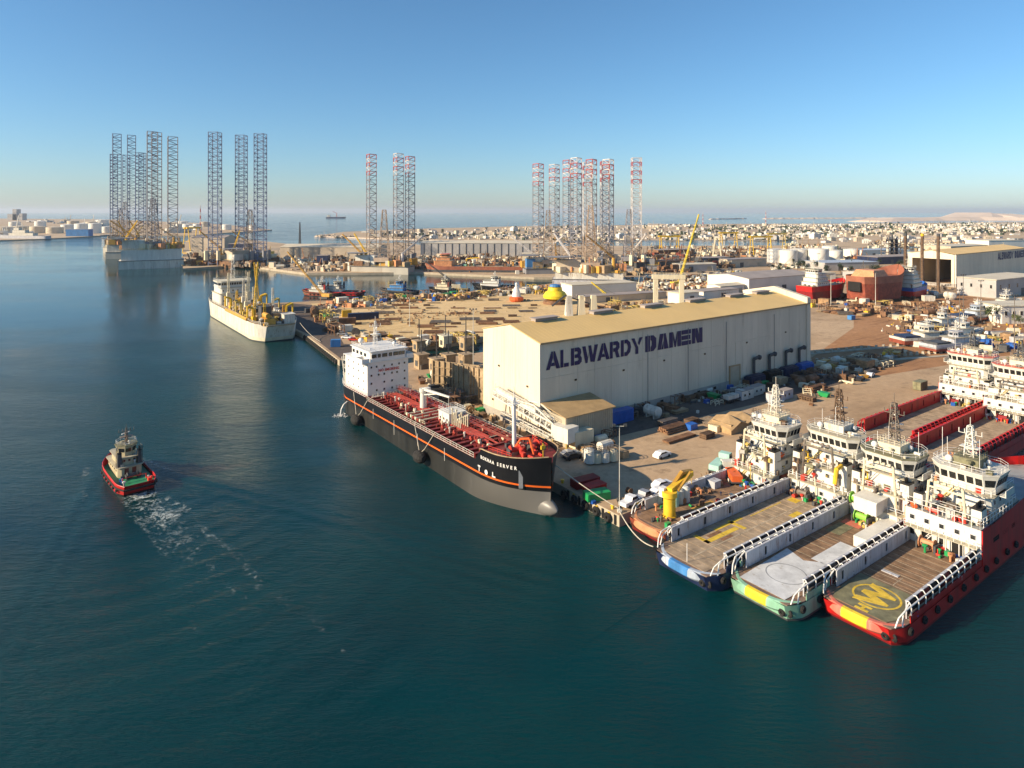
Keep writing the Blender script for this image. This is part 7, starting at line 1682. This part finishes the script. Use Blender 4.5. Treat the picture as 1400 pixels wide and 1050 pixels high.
for row in range(13):          # long rows of plates, beams and pipes
    py = 411 + row * 3.6 + r.uniform(-.8, .8); px = r.uniform(430, 480); kd = r.choice(('plate_stack', 'beam_row', 'plate_stack', 'pipe_stack', 'timber_stack'))
    while px < 745:
        p = P(px, py, QZ); L_ = r.uniform(.7, 1.2); step = 12 * L_
        if inside(p, sandy_poly) and r.random() < .62:
            me, mt = clutter_mesh(kd if r.random() < .75 else r.choice(('plate_stack', 'pipe_stack', 'beam_row')), r.randint(0, 5))
            o = put(me.name.split('.')[0], me, None, p + (QZ + .012,), rad(4) + r.gauss(0, .03), scale=(L_, r.uniform(.5, .9), r.uniform(.5, .8))); kn = me.name.split('.')[0]
            tag(o, KW.get(mt, mt) + ' ' + kn.replace('_', ' ') + ' on the sandy yard', CATW.get(kn, 'material'), kn.replace('_', ' ') + 's in rows on the sandy yard')
        elif r.random() < .35: px += r.uniform(15, 60)
        px += (step + r.uniform(.4, 3)) * FPX / p[1]
scatter('heaped along the far edge of the sandy yard', px_poly((450, 413), (690, 398), (760, 396), (760, 400), (690, 404), (450, 418)), 70, MIX + ['steel_frame', 'scaffold'], 2, .8, 1.5, .6, 4)
scatter('along the slip edge of the sandy yard', px_poly((480, 458), (560, 466), (655, 462), (655, 470), (560, 474), (490, 466)), 46, MIX + ['keel_block'], 3, .8, 1.4, .6, 3)
scatter('on the pier road beside the dredger', px_poly((420, 425), (440, 425), (475, 455), (455, 458)), 26, MIX, 4, .9, 1.6, .6, 4)
scatter('in the hall shadow on the apron', [W(*q) for q in ((122, -133), (225, -133.5), (225, -118), (140, -124))], 54, MIX + ['pipe_stack', 'plate_stack'], 5, .6, 1.0, .8, 2.6)
scatter('stacked on the open apron', px_poly((905, 580), (985, 572), (985, 600), (930, 602)), 16, ['pipe_stack', 'plate_stack', 'timber_stack', 'beam_row', 'crate'], 6, .6, .9, .9, 5)
scatter('between the tanker and the hall gable', px_poly((570, 520), (640, 505), (655, 560), (690, 590), (720, 600), (690, 605), (620, 560)), 46, MIX + ['scaffold', 'steel_frame'], 7, .6, 1.0, .5, 3)
scatter('near the plant tanks at the tanker bow', px_poly((795, 590), (830, 590), (850, 625), (800, 635), (770, 612)), 18, MIX, 8, .5, .8, .6, 2.4)
scatter('at the quay edge by the tanker bow', px_poly((770, 655), (860, 672), (880, 690), (800, 690)), 8, ['drum_pallet', 'cable_reel', 'drum_pallet', 'keel_block'], 9, .5, .7, .6, 3)
scatter('in the rows right of the hall', px_poly((1110, 500), (1180, 488), (1240, 480), (1225, 492), (1195, 512), (1150, 530), (1100, 560), (1085, 545)), 70, MIX + ['timber_stack', 'pipe_stack'], 10, .6, 1.1, .7, 2.6)
scatter('on the red-brown hardstand', px_poly((1112, 425), (1220, 415), (1290, 420), (1260, 440), (1170, 432)), 60, STEEL + ['keel_block', 'crate', 'timber_stack', 'machine'], 11, .9, 1.5, .7, 4)
scatter('around the crew boats ashore', px_poly((1230, 435), (1300, 425), (1350, 450), (1330, 470), (1240, 478)), 60, MIX + ['scaffold', 'keel_block', 'machine'], 12, .8, 1.3, .5, 3)
scatter('at the right edge behind the red vessels', px_poly((1330, 462), (1420, 455), (1420, 492), (1345, 485)), 40, MIX, 13, .7, 1.2, .5, 3)
scatter('behind the hall roof', px_poly((800, 420), (1000, 402), (1010, 412), (900, 430), (820, 440)), 60, MIX + ['steel_frame', 'scaffold'], 14, .9, 1.5, .6, 3.5)
scatter('between the hardstand ships', px_poly((1100, 398), (1300, 392), (1300, 412), (1105, 420)), 50, MIX + ['scaffold', 'keel_block'], 15, .9, 1.5, .5, 4)
# slipway keel blocks in two rows
for (p, q) in (((233, -150), (385, -101.5)), ((234, -137.5), (345, -94.5))):
    for k in range(40):
        t_ = (k + .5) / 40; a_, b_ = p[0] + (q[0] - p[0]) * t_, p[1] + (q[1] - p[1]) * t_ - 2.2
        me, mt = clutter_mesh('keel_block', 0); o = put('keel_block', me, None, W(a_, b_) + (QZ + .012,), YA + .3, scale=(.8, .8, .8)); tag(o, 'small concrete keel block in the rows along the slipway beams', 'block', 'keel blocks along the slipway')
# bollards and fenders of the quay
for k in range(18):
    m = MB(); m.lathe((0, 0, 0), [(.3, 0), (.28, .5), (.45, .6), (.4, .75)], 8); a_, b_ = (QA + 1.0, -92 - k * 7.5) if k < 17 else (QA + 6, -90.2)
    tag(m.build('bollard', 'yellow', None, W(a_, b_) + (QZ + .012,), smooth=True), 'yellow mooring bollard on the quay beside the tanker', 'bollard', 'bollards along the tanker quay')
for k in range(5):
    tag(put('quay_fender', tyre_mesh(1.0, .4), None, W(QA - .42, -92 - k * 3.2) + (.95,), YA + rad(90)), 'black tyre fender hung on the quay corner wall', 'fender', 'fenders on the quay corner')
for k in range(9):
    m = MB(); m.box(-.12, 0, -.28, .28, .15, 2.0); tag(m.build('quay_marking', 'yellow' if k % 2 else 'black', None, W(QA - .06, -90.2 - k * 1.7) + (0,), YA), ('yellow' if k % 2 else 'black') + ' painted fender board on the quay corner wall', 'board', 'fender boards on the quay corner')
for k in range(20):
    tag(put('quay_fender', tyre_mesh(1.1, .45), None, W(95.5 + .1186 * (4 + k * 3.0) , -250 - k * 3.0) + (1.0,), YA + rad(90)), 'black tyre fender along the pier wall near the dredger stern', 'fender', 'fenders along the pier')
# ---------------------------------------------------------------- scrap and small stuff in the far yards
def debris(label, poly, n, mats, seed, smin, smax, zbase, name='scrap_yard_debris', spread=1.0):
    r = random.Random(seed); m = MB(); x0, x1 = min(p[0] for p in poly), max(p[0] for p in poly); y0, y1 = min(p[1] for p in poly), max(p[1] for p in poly); k = 0; tries = 0; ctr = []
    while k < n and tries < n * 30:
        tries += 1
        if not ctr or r.random() < .06:
            p = (r.uniform(x0, x1), r.uniform(y0, y1))
            if inside(p, poly): ctr.append((p, r.uniform(3, 16) * spread, r.randrange(len(mats)), r.uniform(0, 3.1)))
            if not ctr: continue
        q0, sg, cm, crz = r.choice(ctr[-14:]); gx, gy = r.gauss(0, sg * 1.6), r.gauss(0, sg * .6); p = (q0[0] + gx * UX - gy * UY, q0[1] + gx * UY + gy * UX)
        if not inside(p, poly): continue
        k += 1; m.cur = cm if r.random() < .6 else r.randrange(len(mats)); s = smin + (smax - smin) * r.random() ** 1.8; h = s * r.uniform(.3, 1.3); q = r.random(); rz = crz + r.choice((0, 1.57, r.gauss(0, .3)))
        if q < .55: m.cbox((p[0], p[1], zbase + h / 2), (s * r.uniform(.5, 2.2), s * r.uniform(.4, 1), h), rz)
        elif q < .7: m.tube((p[0], p[1], zbase + s * .4), (p[0] + s * 2.5 * math.cos(rz), p[1] + s * 2.5 * math.sin(rz), zbase + s * .4), s * .35, 6)
        elif q < .85: m.lathe((p[0], p[1], zbase), [(s * .5, 0), (s * .5, h * 1.2), (s * .1, h * 1.3)], 7)
        else: m.tube((p[0], p[1], zbase), (p[0] + r.uniform(-1, 1) * s, p[1], zbase + h * 2.6), s * .09, 4); m.cbox((p[0], p[1], zbase + h * .4), (s * .8, s * .8, h * .8), rz)
    o = m.build(name, mats); stuff(o, label, 'scrap'); return o
fp = lambda *pp: [P(x, y, 2) for x, y in pp]
BR = ['rust', 'steel_tan', 'timber_dark', 'cream', 'steel', 'steel_tan', 'rust', 'white_dirty', 'timber', 'dk_grey', 'building_tan', 'cream', 'orange_pale']
debris('brown scrap and stacked steel covering the far quay behind the basin', fp((300, 364), (420, 372), (575, 370), (730, 376), (730, 352), (560, 352), (400, 356), (300, 352)), 2200, BR, 1, 1.5, 5, 2)
debris('brown gear and small buildings on the left quay between the rigs', fp((252, 366), (330, 361), (420, 372), (400, 352), (262, 342)), 700, BR + ['ochre', 'building_tan'], 12, 1.5, 7, 2)
debris('dark rusty scrap heaps right of the crowded rigs', fp((840, 378), (1000, 372), (1010, 350), (860, 350)), 1700, ['rust', 'timber_dark', 'rust', 'steel', 'rust_red', 'steel_tan', 'dk_grey', 'cream'], 2, 1.5, 6, 2)
debris('pale clutter of the yards under the gantry cranes', fp((880, 352), (1050, 352), (1050, 341), (890, 341)), 1200, BR, 3, 2, 6, 2)
debris('mixed small materials and vehicles in the yards behind the hall', px_poly((850, 400), (1015, 392), (1015, 374), (850, 382)), 1700, BR + ['red_bright', 'yellow', 'white', 'white', 'cream', 'white', 'building_white', 'steel_tan', 'cream'], 4, .8, 3.2, QZ)
debris('pale clutter around the white tanks and depots', fp((1050, 380), (1330, 376), (1400, 352), (1400, 330), (1060, 336)), 2200, BR + ['white', 'white', 'building_white', 'cream', 'leaf_dark', 'leaf_dark'], 5, 1.5, 5, 2)
debris('small gear lying about on the hardstand and right apron', px_poly((1110, 425), (1300, 412), (1400, 440), (1400, 480), (1300, 470), (1250, 480), (1180, 440)), 500, BR + ['yellow', 'blue', 'white'], 6, .4, 1.6, QZ, 'yard_litter')
debris('small gear lying about behind the sandy yard', px_poly((430, 416), (690, 398), (775, 392), (780, 400), (690, 406), (440, 424)), 900, BR + ['yellow', 'blue'], 7, .6, 2.6, QZ, 'yard_litter')
debris('litter and offcuts in the shade along the hall', [W(*q) for q in ((122, -133), (230, -133), (240, -112), (140, -122))], 260, ['rust', 'timber_dark', 'steel', 'white_dirty', 'dk_grey'], 8, .3, 1.1, QZ + .01, 'yard_litter')
debris('litter on the quay between the tanker and the hall', px_poly((565, 515), (650, 505), (720, 600), (760, 625), (700, 610), (620, 560)), 260, BR, 9, .3, 1.3, QZ, 'yard_litter')
debris('offcuts scattered over the sandy yard', px_poly((430, 418), (690, 402), (745, 414), (655, 465), (500, 456)), 260, ['rust', 'timber', 'steel_tan', 'steel'], 10, .3, 1.1, QZ, 'yard_litter')
debris('pallets and crates along the quay behind the workboat', px_poly((890, 690), (1000, 645), (1040, 640), (960, 680)), 60, BR + ['green', 'blue'], 11, .4, 1.2, QZ, 'yard_litter')
# ---------------------------------------------------------------- town houses on the spit
HM = {}
def house_mesh(v):
    if v in HM: return HM[v]
    r = random.Random(v); m = MB(); L, w, h = r.uniform(10, 22), r.uniform(9, 15), r.choice((4, 7, 7, 10))
    m.mat(0); m.box(-L / 2, L / 2, -w / 2, w / 2, 0, h); m.box(-L / 2, L / 2, -w / 2, -w / 2 + .3, h, h + .9); m.box(-L / 2, L / 2, w / 2 - .3, w / 2, h, h + .9)
    if v % 3 == 0: m.box(-L / 4, L / 5, -w / 4, w / 3, h, h + 3)
    if v % 4 == 1: m.mat(2); m.loft([[(-L / 2 - .3, -w / 2 - .3, h), (L / 2 + .3, -w / 2 - .3, h), (L / 2 + .3, w / 2 + .3, h), (-L / 2 - .3, w / 2 + .3, h)], [(-L / 4, -.2, h + 3), (L / 4, -.2, h + 3), (L / 4, .2, h + 3), (-L / 4, .2, h + 3)]])
    m.mat(1)
    for z in [1.2 + 3 * q for q in range(int(h / 3))]:
        for k in range(int(L / 4)): m.box(-L / 2 + 1.4 + k * 4, -L / 2 + 3 + k * 4, -w / 2 - .08, -w / 2 + .02, z, z + 1.5)
    HM[v] = m.data('town_house', [('building_white', 'building_tan', 'building_white', 'building_grey', 'roof_pale')[v % 5], 'dk_grey', 'roof_grey']); return HM[v]
r = random.Random(77)
bands = [(fp((470, 319), (740, 312), (880, 309.5), (880, 328), (740, 329), (600, 327), (520, 325)), 120, 'small pale house in the seaside town behind the rigs', 'houses of the town behind the rigs', 3.0), (fp((880, 309.5), (1400, 305.5), (1400, 322), (1120, 327), (880, 328)), 120, 'small pale house in the distant town right of the rigs', 'houses of the town right of the rigs', 3.4),
         (fp((1120, 332), (1230, 334), (1400, 330), (1400, 324), (1140, 327)), 45, 'low pale building between the tanks and the distant town', 'low buildings behind the tanks', 3.0)]
for poly, n_, lab, grp, gp in bands:
    x0, x1 = min(p[0] for p in poly), max(p[0] for p in poly); y0, y1 = min(p[1] for p in poly), max(p[1] for p in poly); c = 0; tr = 0; pts = []
    while c < n_ and tr < 20000:
        tr += 1
        py = r.uniform(305, 335); px = r.uniform(430, 1420); p = P(px, py, 2)
        if not inside(p, poly) or any((p[0] - q[0]) ** 2 + (p[1] - q[1]) ** 2 < 24 ** 2 for q in pts): continue
        pts.append(p); c += 1; s = r.uniform(.55, 1.05)
        tag(put('town_house', house_mesh(r.randrange(15)), None, p + (1.9,), r.choice((0, .4, -.3, .8)), scale=(s, s, s)), lab, 'house', grp)
debris('mass of tiny pale buildings of the distant town', fp((470, 319), (740, 311), (1400, 304.5), (1400, 325), (1100, 328), (740, 329), (520, 325)), 4200, ['building_white', 'building_tan', 'building_tan', 'building_grey', 'roof_pale', 'leaf_dark', 'leaf_dark', 'building_white', 'leaf_dark', 'building_white'], 21, 2.5, 8, 1.9, 'distant_town', 5.0)
debris('mass of pale installations on the far left shore', fp((0, 325), (148, 320), (260, 320), (260, 306), (0, 303)), 500, ['building_white', 'building_tan', 'building_grey', 'white_dirty'], 22, 6, 16, 1.9, 'distant_works')
debris('boulders of the spit shore armour', fp((432, 322.6), (520, 325.9), (600, 327.8), (600, 327), (520, 324.6), (440, 321)), 400, ['sand', 'rock', 'building_tan'], 23, 1.5, 4, 1.0, 'shore_rocks')
# ---------------------------------------------------------------- trees
def tree_meshes(seed, h, rx, leaves, size):
    r = random.Random(seed); t = MB(); t.tube((0, 0, 0), (.1, 0, h * .5), .16 * h / 6, 6, .09 * h / 6)
    cl = []
    for k in range(7):
        a = r.uniform(0, 6.28); tip = (rx * .55 * math.cos(a), rx * .55 * math.sin(a), h * r.uniform(.55, .9)); t.tube((.1, 0, h * r.uniform(.3, .48)), tip, .06 * h / 6, 5, .02); cl.append((tip, rx * r.uniform(.35, .6)))
    cl.append(((0, 0, h * .85), rx * .5)); c = MB()
    for k in range(leaves):
        (cx, cy_, cz), cr = r.choice(cl); v = Vector((r.gauss(0, 1), r.gauss(0, 1), r.gauss(0, .8))).normalized() * cr * r.random() ** .4
        p = Vector((cx, cy_, cz)) + v; a = Vector((r.uniform(-1, 1), r.uniform(-1, 1), r.uniform(-.6, .6))).normalized() * size; b = a.cross(Vector((r.uniform(-1, 1), r.uniform(-1, 1), 1))).normalized() * size * .6
        c.add([p - a, p + b, p + a, p - b], [(0, 1, 2, 3)])
    return t.data('trunk', ['bark']), c
TM = [tree_meshes(s, 7, 2.6, 420, .32) for s in range(4)]; TC = [(c.data('crown', ['leaf']), c.data('crown', ['leaf_dark']), c.data('crown', ['leaf_pale'])) for _, c in TM]
def tree(label, pos, s, v, shade, group=None, name='tree'):
    t = thing(name, label, 'tree', pos, v * 1.3, group); t.scale = (s, s, s); put('trunk', TM[v % 4][0], t); put('crown', TC[v % 4][shade], t); return t
for k, (px, py, s, sh, lab) in enumerate(((1357, 443, 1.35, 0, 'round green tree at the left corner of the white office'), (1372, 441, .9, 2, 'yellowish small tree before the white office wall'), (1389, 445, .8, 2, 'bright green small tree before the office windows'), (1395, 447, .8, 0, 'small tree at the right edge before the white office'), (1398, 398, 1.2, 1, 'dark tree behind the canteen at the right edge'))): tree(lab, YP(px, py), s, k, sh)
for k in range(200):
    for _ in range(50):
        px, py = r.uniform(440, 1420), r.uniform(306, 329); p = P(px, py, 2)
        if inside(p, bands[0][0]) or inside(p, bands[1][0]): break
    tree('dark green tree among the houses of the distant town', p + (1.9,), r.uniform(1.0, 2.0), k, 1, 'trees of the distant town')
for k in range(36):
    px, py = r.uniform(1050, 1400), r.uniform(362, 384); tree('dark green tree among the depots behind the hardstand', P(px, py, QZ) + (QZ,), r.uniform(.9, 1.5), k, 1, 'trees behind the hardstand')

# ---------------------------------------------------------------- labels of look-alikes: tell them apart by their place
def spot(o):
    p = o.location; return 700 + p.x / p.y * FPX, HOR + (CAM_H - p.z) / p.y * FPX
ORD = ['', 'second', 'third', 'fourth', 'fifth', 'sixth', 'seventh', 'eighth', 'ninth', 'tenth', 'eleventh', 'twelfth']
by = {}
for o in COL.objects:
    if o.parent is None and o.get('label') and o.get('group'): by.setdefault(o['label'], []).append(o)
for lab, os_ in by.items():
    if len(os_) < 2: continue
    if len(os_) <= 12: rows = [('', os_)]
    elif len(os_) <= 48:
        os_ = sorted(os_, key=lambda o: -spot(o)[1]); k = math.ceil(len(os_) / 12); q = math.ceil(len(os_) / k)
        nm = {2: ['near', 'far'], 3: ['near', 'middle', 'far'], 4: ['nearest', 'second', 'third', 'farthest']}[k]
        rows = [(nm[i] + ' row, ', os_[i * q:(i + 1) * q]) for i in range(k)]
    else: continue
    for pre, row in rows:
        row.sort(key=lambda o: spot(o)[0]); n_ = len(row)
        for i, o in enumerate(row):
            w_ = 'only one' if n_ == 1 else 'leftmost' if i == 0 else 'rightmost' if i == n_ - 1 else ORD[i] + ' from left'
            o['label'] = lab + ', ' + pre + w_
# ---------------------------------------------------------------- haze
m = MB(); m.box(-43000, 43000, -43000, 43000, -7.5, 190)
hz = m.build('haze', 'white'); hz['kind'] = 'stuff'; hz['label'] = 'thin pale haze over the harbour and the sea'; hz['category'] = 'haze'
hm = bpy.data.materials.new('haze_air'); hm.use_nodes = True; hm.node_tree.nodes.clear()
o_ = hm.node_tree.nodes.new('ShaderNodeOutputMaterial'); v_ = hm.node_tree.nodes.new('ShaderNodeVolumePrincipled')
v_.inputs['Color'].default_value = (0.78, 0.87, 1.0, 1); v_.inputs['Density'].default_value = 0.00004; v_.inputs['Anisotropy'].default_value = 0.15
hm.node_tree.links.new(v_.outputs[0], o_.inputs['Volume'])
hz.data.materials.clear(); hz.data.materials.append(hm)
